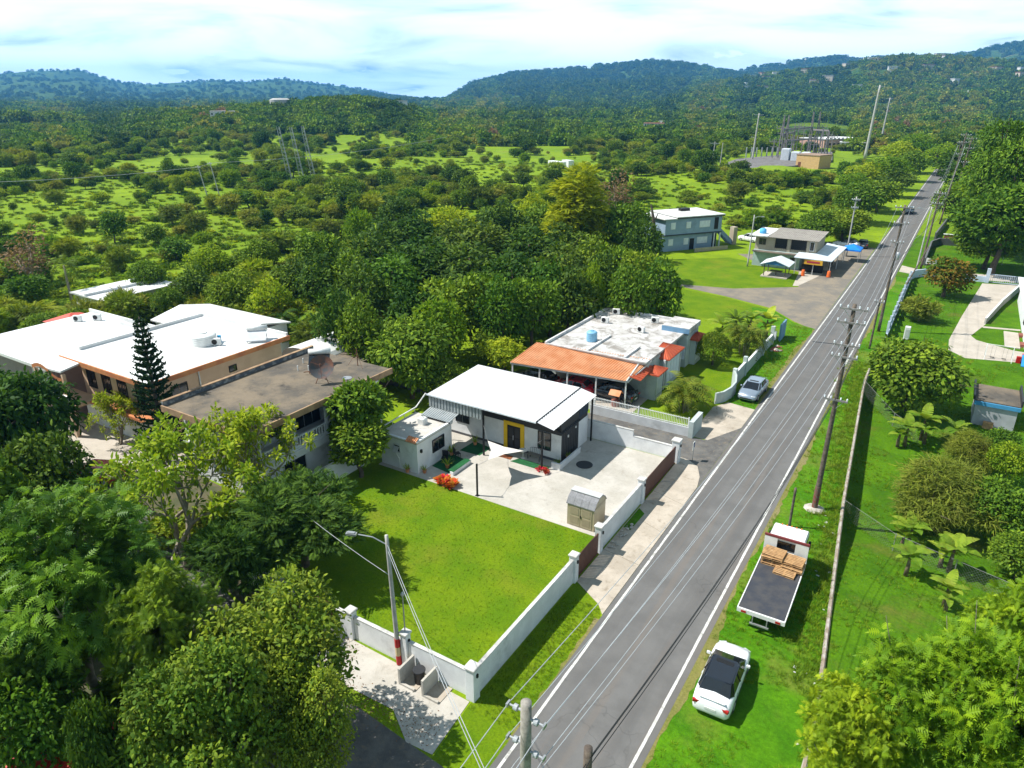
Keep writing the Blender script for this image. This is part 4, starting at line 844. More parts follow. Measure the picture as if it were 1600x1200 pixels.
n = len(pr); m.add([(p[0], 44.0, p[2]) for p in pr] + [(p[0], 51.5, p[2]) for p in pr], [(i, i + 1, n + i + 1, n + i) for i in range(n - 1)]); m.build('vault', WHITEROOF, t); m = MB(); m.add([(p[0], 43.97, p[2]) for p in pr], [tuple(range(n))]); m.build('gable', M('dark_gable', (.16, .145, .12)), t); part(t, 'side_block', OLDROOF, (-48.9, -45.5, 45, 51, 0, 3.6))  # gable end in one dark grey brown tone
water_tank(-55.6, 36.9, 6.3, 1.1, .9, PLASTW, 'wide white cistern on the white roof of the peach house'); solar_heater(-52.6, 40.4, 6.3, .75, 'pale solar water heater on the white roof', M('pale_panel', (.55, .56, .58)))
ac_unit(-54.3, 37.2, 6.3, .6, 'air conditioner beside the wide white cistern'); props(MB().tube([(-54.9, 38.0, 6.3), (-54.9, 38.0, 6.9)], .17, 12).build('gas_cylinder', M('cyan_paint', (.05, .35, .6))), 'small cyan gas cylinder beside the wide white cistern', 'gas cylinder')
ac_unit(-75.6, 36.3, 5.3, .5, 'air conditioner in front of the red hipped pavilion roof', 'wing roof air conditioners'); ac_unit(-74.3, 37.6, 5.3, .5, 'air conditioner in front of the red hipped pavilion roof', 'wing roof air conditioners')
t = thing('flat_building', 'long low white flat roofed building half hidden in the trees', 'building', (-95, 53, 0)); part(t, 'wall', M('pale_grey_wall', (.50, .50, .48)), (-98.4, -91.4, 47.6, 57.6, 0, 2.6)); m = MB(); m.box(-98.8, -95.2, 47.2, 58, 2.603, 2.8); m.build('roof', WHITEROOF, t); m = MB(); m.box(-94.9, -91.0, 47.2, 58, 2.603, 2.72); m.build('roof', WHITEROOF, t); part(t, 'roof_curb', WHITE, (-95.2 + .003, -94.9 - .003, 47.2, 58, 2.603, 3.05)); window(t, 'x+', -91.4, 49, 52, 1, 2.0, FRAME, n=3)

# ------------------------------------------------------------------ houses up the road
def blue_house():
    t = thing('house', 'blue grey two storey house with outside stairs beyond the lawn', 'house', (-42, 137, 0), 0); ang = math.atan2(136.7 - 127.0, -38.9 + 45.9)   # front runs along the lane
    t.rotation_euler = (0, 0, ang); W = 12.0; D = 8.0; t.location = (-45.9, 127.0, 0)
    L_ = dict(local=True)
    part(t, 'wall', BLUEGREY, (0, W, 0, D, 0, 2.95), (0, W + .6, -.4, D, 3.15, 6.0), **L_); part(t, 'floor_band', M('dark_band', (.04, .05, .06)), (-.1, W + .7, -.5, D, 2.953, 3.147), **L_)
    part(t, 'roof', M('pale_sheet_roof', (.62, .62, .60), (.5, .5, .48), .8, .6), (2.2, W + .9, -.9, D + .3, 6.25, 6.4), **L_); part(t, 'side_roof', WHITEROOF, (-.6, 2.19, -.9, D, 6.0, 6.15), **L_); part(t, 'roof_beam', M('dark_beam', (.05, .04, .035)), (2.2, W + .9, -.8, -.6, 6.02, 6.247), **L_)
    for z in (1.1, 4.2):
        for a, w in ((1.2, .9), (4.6, .9), (7.6, 2.2)):
            c = 0 if z < 3 else -.4; n_ = MB(); fr = MB(); fr.box(a - .06, a + w + .06, c - .06, c, z - .06, z + 1.16); f_ = fr.build('window', WHITE, t, local=True)
            for k in range(2): n_.box(a + k * w / 2 + .02, a + (k + 1) * w / 2 - .02, c - .08, c - .06, z, z + 1.1)
            n_.build('pane', LOUVER, f_, local=True)
    part(t, 'door', BLACK, (5.9, 6.9, -.04, 0, 0, 2.1), **L_); part(t, 'porch_shade_panel', BLACK, (10.9, W - .2, -.44, -.4, 3.6, 5.8), (11.0, W - .1, -.04, 0, .1, 2.7), **L_); part(t, 'post', WHITE, (W + .4, W + .6, -.4, -.2, 0, 3.0), (W - .9, W - .7, -.4, -.2, 0, 3), **L_)  # flat black panels paint the shade inside the porch on both floors
    m = MB()
    for k in range(12): m.box(W + .9 + k * .28, W + 1.2 + k * .28, 1.0, 2.3, 3.0 - k * .25, 3.15 - k * .25)
    m.slab([(W + .7, .9, 4.1), (W + 4.5, .9, 1.0), (W + 4.5, 1.0, 1.0), (W + .7, 1.0, 4.1)], 1.0); m.build('staircase', BLUEGREY, t, local=True); part(t, 'stair_wall', BEIGE, (W + 4.5, W + 5.4, .6, 1.8, 0, 3.4), **L_)
    part(t, 'terrace_wall', BEIGE, (5.5, W + 1, -2.4, -2.2, 0, .7), **L_); part(t, 'roof_tank', BLACK, (7, 9, 5, 6, 6.4, 6.9), **L_)
blue_house()
def bar_house():
    t = thing('house', 'beige two storey roadside bar with a white lean-to roof', 'house', (-23, 130, 0))
    part(t, 'upper_wall', BEIGE, (-28.9, -19.0, 125.4, 133, 2.7, 5.0)); part(t, 'lower_wall', M('mint_stucco', (.42, .52, .50), (.34, .42, .40), .8), (-28.9, -21.2, 124.8, 133, 0, 2.697)); part(t, 'bar_wall', BEIGE, (-21.2 + .003, -17.0, 127, 133, 0, 2.697))
    m = MB(); m.ribbed((-26.8, 124.6, 5.0), (8.2, 0, 0), (0, 9, .3), 24, .05); m.build('roof', M('aged_sheet', (.34, .31, .27), (.26, .23, .20), 1.2, .7), t); part(t, 'white_roof', WHITEROOF, (-29.7, -26.82, 124.5, 133.4, 5.0, 5.15))
    part(t, 'balcony_shade_panel', BLACK, (-25.6, -23.7, 125.35, 125.4, 3.2, 4.8), (-23.0, -20.6, 125.35, 125.4, 3.2, 4.8)); part(t, 'column', BEIGE, (-23.6, -23.1, 125.2, 125.38, 2.7, 5), (-20.5, -20.1, 125.2, 125.38, 2.7, 5))  # black panels on the wall paint the shade within the balcony
    m = MB()
    for k in range(18): a = -25.6 + k * .29; m.box(a, a + .03, 125.28, 125.31, 3.0, 3.75)
    m.box(-25.6, -20.5, 125.27, 125.32, 3.75, 3.8); m.build('railing', BLACK, t)
    window(t, 'y-', 125.4, -28.2, -27.2, 3.6, 4.5, BLACK, n=2); window(t, 'y-', 125.4, -20.0, -19.4, 3.3, 4.7, WHITE, n=2); window(t, 'y-', 124.8, -22.8, -22.0, 1.2, 2.0, FRAME, n=1)
    part(t, 'ledge', M('rusty_ledge', (.22, .17, .13), (.10, .09, .08), 1.3, .9), (-28.9, -21.5, 123.7, 124.797, 2.55, 2.69))
    m = MB(); m.slab([(-21.6, 121.6, 2.75), (-15.9, 122.2, 2.55), (-15.7, 136, 2.55), (-18.95, 136, 2.95), (-18.95, 125.2, 2.95), (-21.6, 125.2, 2.95)], .1); m.build('lean_to_roof', M('white_sheet', (.62, .68, .74), None, .6, .5), t)
    for x, y in ((-21.3, 121.9), (-18.6, 122.2), (-16.1, 122.5), (-16.0, 129), (-15.9, 135.5)): part(t, 'post', FRAME, (x - .05, x + .05, y - .05, y + .05, 0, 2.5))
    s = part(t, 'sign_board', M('yellow_sign', (.62, .36, .03), (.55, .25, .02), .8), (-20.0, -17.2, 121.9, 121.96, 1.75, 2.5)); part(s, 'sign_band', M('sign_red', (.35, .03, .05)), (-19.6, -17.6, 121.88, 121.897, 2.0, 2.3))
    part(t, 'bar_counter', BLACK, (-20.6, -17.4, 124.2, 124.9, 0, 1.1)); part(t, 'opening_shade_panel', BLACK, (-17.0, -16.95, 127.5, 132, .2, 2.3))  # last panel is solid black, painting the dim inside of the bar
bar_house()
t = thing('roadside_tarp_tank', 'blue water tank on the white end of the bar roof', 'water tank', (-28.2, 127, 5.15)); MB().lathe((0, 0, 0), [(.55, 0), (.6, .3), (.55, .75), (.2, .9)], 14).build('drum', M('tank_blue', (.10, .42, .75)), t, local=True, smooth=True); MB().lathe((0, 0, .88), [(.2, 0), (.18, .1)], 10).build('lid', BLACK, t, local=True)
def gazebo():
    t = thing('gazebo', 'small open gazebo with white gabled roof and blue gable on the lawn', 'gazebo', (-23.4, 118.6, 0)); part(t, 'floor', DRIVE, (-25.5, -21.4, 116.9, 120.6, 0, .18))
    for x, y in ((-25.1, 117.3), (-21.8, 117.3), (-25.1, 120.2), (-21.8, 120.2)): part(t, 'post', POLEWOOD, (x - .06, x + .06, y - .06, y + .06, .18, 2.2))
    m = MB(); m.slab([(-25.7, 116.6, 2.1), (-23.45, 116.6, 2.9), (-23.45, 120.9, 2.9), (-25.7, 120.9, 2.1)], .08); m.slab([(-23.447, 116.6, 2.9), (-21.2, 116.6, 2.1), (-21.2, 120.9, 2.1), (-23.447, 120.9, 2.9)], .08); m.build('roof', M('gazebo_white', (.66, .70, .74), None, 1, .5), t)
    m = MB(); m.add([(-25.3, 116.75, 2.12), (-21.6, 116.75, 2.12), (-23.45, 116.75, 2.78)], [(0, 1, 2)]); m.build('gable', M('gable_blue', (.05, .18, .40)), t); part(t, 'table', POLEWOOD, (-24.4, -22.5, 118, 119, .8, .88), (-23.5, -23.4, 118.4, 118.6, .18, .8))
gazebo()
t = thing('canopy_tent', 'bright blue canopy tent set beside the road', 'canopy', (-14.9, 137.5, 0))
for x in (-1.3, 1.3):
    for y in (-1.5, 1.5): MB().tube([(x, y, 0), (x, y, 2.2)], .035, 6).build('leg', GALV, t, local=True)
m = MB(); c = [(-1.5, -1.7, 2.2), (1.5, -1.7, 2.2), (1.5, 1.7, 2.2), (-1.5, 1.7, 2.2)]; m.add(c + [(0, 0, 3.0)] + [(p[0], p[1], 1.95) for p in c], [(0, 1, 4), (1, 2, 4), (2, 3, 4), (3, 0, 4), (0, 5, 6, 1), (1, 6, 7, 2), (2, 7, 8, 3), (3, 8, 5, 0)]); m.build('canopy', BLUETARP, t, local=True)
MB().box(-.9, .9, -.4, .4, .7, .76).build('counter', DARK, t, local=True)
for i, (x, y, l) in enumerate(((-19.75, 120.9, 'orange traffic drum before the bar lean-to post'), (-16.05, 122.1, 'orange traffic drum at the road corner of the bar'), (-28.4, 126.4, 'orange traffic drum by the lamp pole and rubble'))):
    t = thing('traffic_drum', l, 'traffic drum', (x, y, .01)); MB().lathe((0, 0, 0), [(.33, 0), (.3, .1), (.28, .5), (.26, .55), (.24, .95), (.18, 1.0)], 14).build('drum', ORANGEP, t, local=True, smooth=True); MB().lathe((0, 0, 0), [(.284, .6 - .3), (.284, .42)], 14).build('band', PLASTW, t, local=True)
def small_house(x, y, w, d, h, rz, wallm, roofm, label, group=None, gable=False, z=None):
    z = Tz(x, y) if z is None else z
    t = thing('house', label, 'house', (x, y, z - .4), rz, group)
    MB().box(-w / 2, w / 2, -d / 2, d / 2, 0, h + .4).build('wall', wallm, t, local=True); m = MB(); e = .4
    if gable: m.slab([(-w / 2 - e, -d / 2 - e, h + .4), (w / 2 + e, -d / 2 - e, h + .4), (w / 2 + e, 0, h + 1.8), (-w / 2 - e, 0, h + 1.8)], .12); m.slab([(-w / 2 - e, .003, h + 1.8), (w / 2 + e, .003, h + 1.8), (w / 2 + e, d / 2 + e, h + .4), (-w / 2 - e, d / 2 + e, h + .4)], .12)
    else: m.box(-w / 2 - e, w / 2 + e, -d / 2 - e, d / 2 + e, h + .403, h + .65)
    m.build('roof', roofm, t, local=True)
    for k in range(max(2, int(w / 3.2))):
        a = -w / 2 + .8 + k * 3.1
        for zz in ([1.3] if h < 4.5 else [1.3, 4.2]): MB().box(a, a + 1.3, -d / 2 - .05, -d / 2 - .003, zz + .4, zz + 1.5).build('window', GLASS, t, local=True)
    return t

# ------------------------------------------------------------------ vehicles
def wheel(parent, x, y, r, w, dual=False):
    m = MB(); ww = w * (2.1 if dual else 1)
    m.tube([(x - ww / 2, y, r), (x - ww / 2 + .03, y, r), (x + ww / 2 - .03, y, r), (x + ww / 2, y, r)], [r * .9, r, r, r * .9], 20); t_ = m.build('wheel', RUBBER, parent, local=True)
    s = 1 if x > 0 else -1
    m = MB(); m.tube([(x + s * ww * .42, y, r), (x + s * ww * .53, y, r)], [r * .66, r * .58], 14); m.build('rim', GALV, t_, local=True)
def car(x, y, rz, paint, roofmat, label, suv=False, group=None, z=.01, detail=True):
    t = thing('parked_car', label, 'car', (x, y, z), rz, group); k = 1.16 if suv else 1.0
    st = [(-2.42, .66, .38, .66, .74), (-2.36, .80, .27, .80, .93), (-2.2, .88, .23, .92, 1.05), (-1.8, .915, .20, .95, 1.09), (-1.2, .92, .19, .95, 1.05), (0, .92, .18, .93, .98), (.9, .92, .18, .92, .99), (1.25, .915, .19, .90, .985), (1.8, .89, .2, .83, .91), (2.2, .82, .22, .71, .80), (2.37, .68, .27, .56, .66), (2.43, .48, .33, .46, .50)]
    m = MB(); vs = []; n = 11
    for (yy, w, zb, zs, zt) in st:
        zs *= k; zt *= k; half = [(w * .86, zb), (w * .985, zb + .10), (w, (zb + zs) / 2), (w * .965, zs - .03), (w * .80, zs * .35 + zt * .65)]
        ring = [(-a, b) for a, b in half] + [(0, zt)] + [(a, b) for a, b in reversed(half)]
        vs += [(a, yy, b) for a, b in ring]
    fs = []
    for i in range(len(st) - 1):
        for j in range(n - 1): fs.append((i * n + j, i * n + j + 1, (i + 1) * n + j + 1, (i + 1) * n + j))
        fs.append((i * n + n - 1, i * n, (i + 1) * n, (i + 1) * n + n - 1))
    fs.append(tuple(range(n - 1, -1, -1))); fs.append(tuple((len(st) - 1) * n + j for j in range(n)))
    m.add(vs, fs); m.build('body', paint, t, local=True, smooth=True)
    zb, zt = .97 * k, 1.42 * k; ry = -2.0 if suv else -1.9
    bot = [(-.72, ry), (.72, ry), (.84, ry + .45), (.87, .45), (.74, 1.22), (-.74, 1.22), (-.87, .45), (-.84, ry + .45)]
    top = [(-.60, ry + .62), (.60, ry + .62), (.67, ry + .78), (.67, .1), (.59, .34), (-.59, .34), (-.67, .1), (-.67, ry + .78)]
    m = MB(); m.add([(a, b, zb) for a, b in bot] + [(a, b, zt - .03) for a, b in top], [(i, (i + 1) % 8, 8 + (i + 1) % 8, 8 + i) for i in range(8)]); m.build('window_glass', GLASS, t, local=True)
    m = MB(); c8 = [(a * .9, b * .97 - .01) for a, b in top]; m.add([(a, b, zt - .035) for a, b in top] + [(a, b, zt + .015) for a, b in c8], [(i, (i + 1) % 8, 8 + (i + 1) % 8, 8 + i) for i in range(8)] + [tuple(range(8, 16))]); m.build('roof', roofmat, t, local=True, smooth=False)
    for s in (-1, 1):
        m = MB()
        for a, b in ((1, 1), (2, 2), (4, 4), (3, 3)):
            p = Vector((s * abs(bot[a][0]) * 1.005, bot[a][1], zb - .02)); q = Vector((s * abs(top[b][0]) * 1.01, top[b][1], zt - .02)); m.beam(p, q, .045, .04)
        m.beam((s * .88, -.35, zb), (s * .68, -.35, zt - .02), .05, .04); m.beam((s * .67, ry + .72, zt - .015), (s * .64, .28, zt - .015), .05, .04); m.build('pillar', roofmat, t, local=True)
        MB().bbox(s * .98 - .09, s * .98 + .09, .72, .82, .95 * k, 1.08 * k, .02).build('mirror', paint, t, local=True)
        MB().obox((s * .62, -2.33, .80 * k), (.44, .14, .13), rz=-s * .28).build('taillight', TAIL, t, local=True); MB().obox((s * .60, 2.22, .66 * k), (.36, .2, .11), rz=-s * .42, rx=-.35).build('headlight', HEADL, t, local=True)
        for yy in (-1.38, 1.45): wheel(t, s * .81, yy, .335, .22)
    for s in (-1, 1):
        m = MB()
        for yy in (-1.05, -.33, .62): m.box(s * .918, s * .927, yy - .008, yy + .008, .32, .90 * k)
        m.box(s * .918, s * .927, -1.05, .62, .30, .315); m.build('door_seam', BLACK, t, local=True); MB().box(s * .92, s * .945, -.55, -.40, .78 * k, .81 * k).build('door_handle', FRAME, t, local=True)
    MB().box(-.26, .26, -2.44, -2.41, .58, .70).build('number_plate', PLASTW, t, local=True); MB().box(-.55, .55, 2.40, 2.44, .36, .48).build('grille', BLACK, t, local=True)
    if detail: MB().obox((0, -2.26, 1.10 * k), (1.25, .12, .03), rx=.2).build('spoiler', BLACK if roofmat is GLASS else paint, t, local=True); MB().bbox(-.42, .42, -.10, .16, zt + .016, zt + .026, .004).build('sunroof', BLACK, t, local=True)
    return t
ROOFB = car_paint('black_gloss_roof', (.008, .010, .016), .12)
car(-5.40, 28.35, .03, CARWHITE, ROOFB, 'white sedan with black glass roof parked on the grass verge')
car(-13.75, 66.6, math.pi - .03, CARSILVER, CARSILVER, 'silver sedan parked outside the curving garden wall')
car(-24.9, 58.4, 1.5, CARDARK, CARDARK, 'dark car with a pale sheen under the terracotta carport, by the well', True); car(-29.0, 58.0, 1.6, CARRED, CARRED, 'dark red car parked in the middle of the terracotta carport'); car(-33.3, 57.8, 1.6, CARDARK, CARDARK, 'black car at the bushy end of the terracotta carport', True)
p = G(150, 750); car(p.x, p.y, 2.0, CARRED, CARRED, 'red car on the shaded side street behind the lime green tree'); p = G(165, 775)
car(-34.8, 146, 1.2, CARWHITE, CARWHITE, 'white van parked behind the roadside bar', True); car(-17.5, 149.5, 1.3, CARWHITE, GLASS, 'white car behind the blue canopy tent', True); car(-14.8, 152, .1, CARDARK, CARDARK, 'dark car at the road edge beyond the blue canopy tent')
p = G(957, 412); car(p.x, p.y, .9, CARWHITE, CARWHITE, 'white car half hidden under the trees beside the pale hood'); p = G(985, 420); car(p.x, p.y, .9, CARSILVER, CARSILVER, 'grey car under the trees near the gravel track'); p = G(988, 385); car(p.x, p.y, .4, CARSILVER, CARSILVER, 'pale car in the deep shade beside the dead trunk')
car(-10.9, 205, math.pi, CARDARK, CARDARK, 'dark car driving on the shaded stretch of road')
def truck():
    t = thing('flatbed_truck', 'white flatbed truck with a black bed parked on the verge', 'truck', (-4.88, 36.0, .01), .015)
    BED = M('black_bed_sheet', (.038, .041, .052), (.062, .060, .062), 1.6, .6, bump=.3)
    L_ = dict(local=True)
    MB().box(-1.2, 1.2, -2.85, 2.95, 1.10, 1.205).build('bed_deck', BED, t, **L_)
    for s in (-1, 1):
        MB().box(s * 1.205, s * 1.26, -2.95, 2.95, 1.0, 1.23).build('side_rail', PLASTW, t, **L_)
        for k in range(7): MB().box(s * 1.262, s * 1.29, -2.5 + k * .85, -2.38 + k * .85, 1.05, 1.16).build('stake_pocket', RUST, t, **L_)
        MB().bbox(s * 1.16 - .07, s * 1.16 + .07, 4.1, 4.25, 1.5, 2.05, .02).build('mirror', BLACK, t, **L_)
        MB().box(s * .9 - .13, s * .9 + .13, -2.985, -2.96, 1.0, 1.12).build('taillight', TAIL, t, **L_)
        wheel(t, s * .92, 4.45, .42, .26); wheel(t, s * .86, -1.0, .42, .24, True)
        MB().box(s * .35, s * .45, -2.9, 4.6, .62, .85).build('chassis_rail', BLACK, t, **L_)
    MB().box(-1.26, 1.26, -2.96, -2.853, .96, 1.20).build('rear_rail', PLASTW, t, **L_); MB().box(-.5, .5, -3.1, -3.0, .5, .58).build('bumper', GALV, t, **L_)
    for s in (-.4, .35): MB().box(s, s + .05, -3.05, -2.9, .5, 1.0).build('bumper_bracket', GALV, t, **L_)
    h = MB(); h.box(-1.26, -.52, 2.96, 3.04, 1.21, 2.42); h.box(.52, 1.26, 2.96, 3.04, 1.21, 2.42); h.box(-.517, .517, 2.96, 3.04, 1.21, 1.6); h.build('headboard', PLASTW, t, **L_); MB().box(-1.28, 1.28, 2.95, 3.06, 2.423, 2.56).build('headboard_rail', M('maroon_rail', (.20, .04, .04)), t, **L_)
    m = MB(); pr = [(3.12, .7), (3.12, 2.35), (3.25, 2.52), (4.35, 2.55), (4.55, 2.45), (5.05, 1.55), (5.15, 1.45), (5.2, .6)]; nn = len(pr); vs = []
    for x, e in ((-1.02, 0), (-.95, 1), (.95, 1), (1.02, 0)):
        for yy, zz in pr: vs.append((x, yy - (.04 if e == 0 and yy > 4.3 else 0), zz + (.05 if e else 0) - (.06 if (not e and zz > 2.3) else 0)))
    fs = [(i * nn + j, (i + 1) * nn + j, (i + 1) * nn + j + 1, i * nn + j + 1) for i in range(3) for j in range(nn - 1)] + [tuple(range(nn)), tuple(3 * nn + j for j in range(nn - 1, -1, -1))]
    m.add(vs, fs); m.build('cab', CARWHITE, t, **L_)
    MB().box(-.55, .55, 3.085, 3.118, 1.65, 2.2).build('rear_window', GLASS, t, **L_)
    m = MB(); m.add([(-.85, 4.62, 2.42), (.85, 4.62, 2.42), (.9, 5.06, 1.66), (-.9, 5.06, 1.66)], [(0, 3, 2, 1)]); m.build('windscreen', GLASS, t, **L_)
    for s in (-1, 1): MB().box(s * 1.022, s * 1.03, 3.6, 4.5, 1.6, 2.25).build('side_window', GLASS, t, **L_)
    for k in range(5): MB().box(-.6 + k * .28, -.54 + k * .28, 4.3, 4.4, 2.6, 2.65).build('roof_lamp', ORANGEP, t, **L_)
    # pallets: a stack against the headboard
    def pallet(x, y, z, rz, rx, lab):
        p = thing('pallet', lab, 'pallet', (x, y, z), rz, 'wooden pallets stacked on the truck'); p.rotation_euler[0] = rx
        for k in range(7): MB().box(-.6, .6, -.5 + k * .15, -.4 + k * .15, .11, .13).build('top_board', PALLET, p, **L_)
        for k in range(3): MB().box(-.6, .6, -.5 + k * .45, -.4 + k * .45, 0, .02).build('bottom_board', PALLET, p, **L_)
        for k in range(3): MB().box(-.6 + k * .55, -.5 + k * .55, -.5, .5, .021, .109).build('stringer', PALLET, p, **L_)
        return p
    rnd = random.Random(5); p0 = pallet(-5.42, 38.2, 1.22, .02, 0, 'rough wooden pallet stacked with others behind the truck cab')
    for c in range(2):
        for k in range(5 - c):
            if c == 0 and k == 0: continue
            q = copy_tree(p0); q.location = (-5.42 + c * 1.16 + rnd.uniform(-.05, .05), 38.2 + rnd.uniform(-.08, .1), 1.22 + k * .135); q.rotation_euler = (0, 0, rnd.uniform(-.07, .07))
    q = copy_tree(p0); q.location = (-4.55, 37.55, 1.24); q.rotation_euler = (.05, 0, -.05); q['label'] = 'single wooden pallet lying in front of the pallet stack'; del q['group']
truck()

# ------------------------------------------------------------------ poles, wires, lamps
def power_pole(x, y, h, lean, label, arms, mat=None, r0=.19, r1=.12, rz=0, band=False, trans=None):
    t = thing('power_pole', label, 'power pole', (x, y, Tz(x, y) if math.hypot(x, y) > 130 else 0)); mat = mat or POLEWOOD; top = Vector((lean[0], lean[1], h)); n = 10
    m = MB(); m.tube([top * (k / n) for k in range(n + 1)], [r0 + (r1 - r0) * k / n for k in range(n + 1)], 12); m.build('shaft', mat, t, local=True, smooth=True)
    d = Vector((math.cos(rz), math.sin(rz), 0)); e = Vector((-d.y, d.x, 0))
    for z, w in arms:
        c = top * (z / h) + e * -.16; m = MB(); m.beam(c - d * w / 2, c + d * w / 2, .10, .12); a = m.build('crossarm', GALV if mat is not POLEWOOD else M('grey_crossarm', (.24, .23, .22), (.16, .15, .14), 4, .85), t, local=True)
        for s in (-.46, -.2, .2, .46):
            p = c + d * w * s; MB().lathe(p, [(.02, .06), (.055, .1), (.03, .14), (.06, .18), (.03, .24)], 8).build('insulator', LOUVER, a, local=True)
        m = MB(); m.beam(c - d * w * .35, top * ((z - .7) / h) - e * .1, .03); m.beam(c + d * w * .35, top * ((z - .7) / h) - e * .1, .03); m.build('brace', GALV, a, local=True)
    if band:
        for z0, z1, mm in ((.05, .62, REDP), (.62, 1.15, M('cream_band', (.55, .45, .25))), (1.15, 1.65, REDP)): m = MB(); m.tube([top * (z0 / h), top * (z1 / h)], [r0 + .012, r0 + .008], 12); m.build('painted_band', mm, t, local=True)
    if trans:
        for z in trans: MB().lathe(top * (z / h) + d * .35, [(.18, -.4), (.2, -.35), (.2, .35), (.12, .45)], 12).build('transformer', GALV, t, local=True, smooth=True)
    return t, top + Vector((x, y, 0))
A5 = ((14.6, 1.7), (13.7, 1.7), (12.2, 1.6), (11.4, 1.6), (8.4, 1.5))
_, T1 = power_pole(-4.65, 47.9, 14.9, (.15, .1), 'tall weathered power pole with many crossarms beyond the flatbed truck', A5, band=False)
m = MB(); m.tube([(-4.65, 47.9, .05), (-4.64, 47.9, 1.8)], [.205, .2], 12); o = m.build('painted_band', M('flaking_red', (.20, .05, .035), (.14, .11, .09), 5, .9), bpy.data.objects['power_pole'])
props(MB().lathe((-4.65, 47.9, 0), [(.75, 0), (.5, .12), (.22, .16)], 9).build('rubble_ring', STONE), 'ring of broken stone round the foot of a power pole', 'rubble')
_, T2 = power_pole(-5.75, 95.1, 15.3, (.1, .3), 'slender power pole with wide arms before the louvred fence', ((15.0, 2.0), (13.2, 1.6), (11, 1.4)), trans=(9.4,))
_, T3 = power_pole(-3.9, 137.0, 12.6, (.4, 1.5), 'dark power pole at the retaining wall corner of the yard', ((12.2, 1.6), (10.6, 1.4)))
_, T4 = power_pole(-3.6, 190, 19.5, (1.2, 4), 'tall twin crossarmed power pole at the shaded bend', ((19, 2), (17.5, 2), (15, 1.6)))
_, T5 = power_pole(-2.2, 196, 18.5, (1.0, 3), 'power pole close behind the tall twin armed pole', ((18, 2), (16, 2), (13, 1.6)))
_, T6 = power_pole(-4.0, 250, 15, (0, 0), 'far power pole where the road climbs into trees', ((14.5, 2), (12, 1.6)))
# the concrete pole whose head stands beside the street corner
t, T0 = power_pole(-6.15, 10.5, 14.3, (0, 0), 'square topped concrete power pole with side insulators at the street corner', (), M('weathered_concrete', (.30, .275, .24), (.19, .17, .145), 4, .9, bump=.6, bscale=12, grime=.4), .17, .13)
for s, z in ((-1, 14.0), (1, 13.85), (-1, 13.0), (1, 12.85)):
    m = MB(); m.tube([(s * .1, 0, z), (s * .2, 0, z), (s * .22, 0, z), (s * .32, 0, z), (s * .34, 0, z), (s * .48, 0, z)], [.035, .035, .08, .08, .025, .025], 12); m.build('insulator', M('dull_porcelain', (.34, .36, .38), None, 3, .5), t, local=True, smooth=False)
    MB().box(s * .48 - .025, s * .48 + .025, -.08, .08, z - .05, z + .05).build('clamp', GALV, t, local=True)
power_pole(-6.05, 13.9, 9.6, (0, 0), 'shorter wooden pole beside the concrete power pole', (), POLEWOOD, .16, .13)
power_pole(-5.65, 44.6, 3.0, (0, 0), 'short brown stub pole ahead of the truck cab', (), POLEWOOD, .09, .08)
power_pole(-5.85, 87.4, 6.0, (.1, 0), 'short dark pole with a small arm behind the mango tree', ((5.6, 1.0),), POLEWOOD, .12, .09)
power_pole(-5.2, 115, 6.6, (2.2, 5.0), 'leaning bare wooden prop pole by the yard entrance', (), POLEWOOD, .11, .08)
power_pole(-16.2, 141.5, 10.5, (0, 0), 'grey pole at the bar side of the road', ((10, 1.4), (8.6, 1.2)), POLECON, .15, .1)
def lamp_pole(x, y, h, lean, arm, label, band=False, mat=None):
    t, tp = power_pole(x, y, h, lean, label, (), mat or POLECON, .13, .085, band=band); t.name = 'street_lamp'; t['category'] = 'street lamp'
    a = Vector((arm[0], arm[1], 0)); p = Vector((lean[0], lean[1], h)) * .93
    m = MB(); m.tube([p, p + a * .5 + Vector((0, 0, .35)), p + a + Vector((0, 0, .4))], .03, 6); m.build('arm', GALV, t, local=True)
    q = p + a * 1.25 + Vector((0, 0, .38)); m = MB(); ang = math.atan2(a.y, a.x); m.obox(q, (.52, .22, .11), rz=ang); m.obox(q + Vector((0, 0, .08)), (.36, .16, .05), rz=ang); m.build('lamp_head', GALV, t, local=True)
    return t, tp
t, TL = lamp_pole(-19.85, 21.0, 7.7, (-.25, .05), (-1.35, -.5), 'street lamp pole with red and cream painted foot beside the lawn wall', True); t['category'] = 'street lamp'
lamp_pole(-29.2, 123.2, 8.6, (.0, .5), (1.1, .1), 'grey street lamp standing on the lawn beside the bar'); lamp_pole(-4.4, 133.5, 10.5, (.3, .8), (-1.4, .2), 'street lamp on the verge near the brick faced wall')
m = MB(); m.tube([(-19.53, 21.24, 2.1), (-19.53, 21.24, 4.4)], .035, 8); m.lathe((-19.53, 21.24, 4.3), [(.08, 0), (.1, .1), (.03, .22)], 8); props(m.build('service_mast', GALV), 'thin steel service mast rising from the meter pillar', 'mast')
def wire(pts, r, mat, label, sag=.018, group='overhead wires along the road', n=10):
    m = MB(); P = []
    for a, b in zip(pts[:-1], pts[1:]):
        a, b = Vector(a), Vector(b); s = sag * (b - a).length
        for k in range(n + (1 if b == Vector(pts[-1]) else 0)): u = k / n; P.append(a.lerp(b, u) - Vector((0, 0, 4 * s * u * (1 - u))))
    m.tube(P, r, 5, cap=False); return props(m.build('power_wire', mat), label, 'wire', group)
LW = 'thin pale overhead wire strung between the roadside power poles'
back = Vector((-6.5, -34, 14))
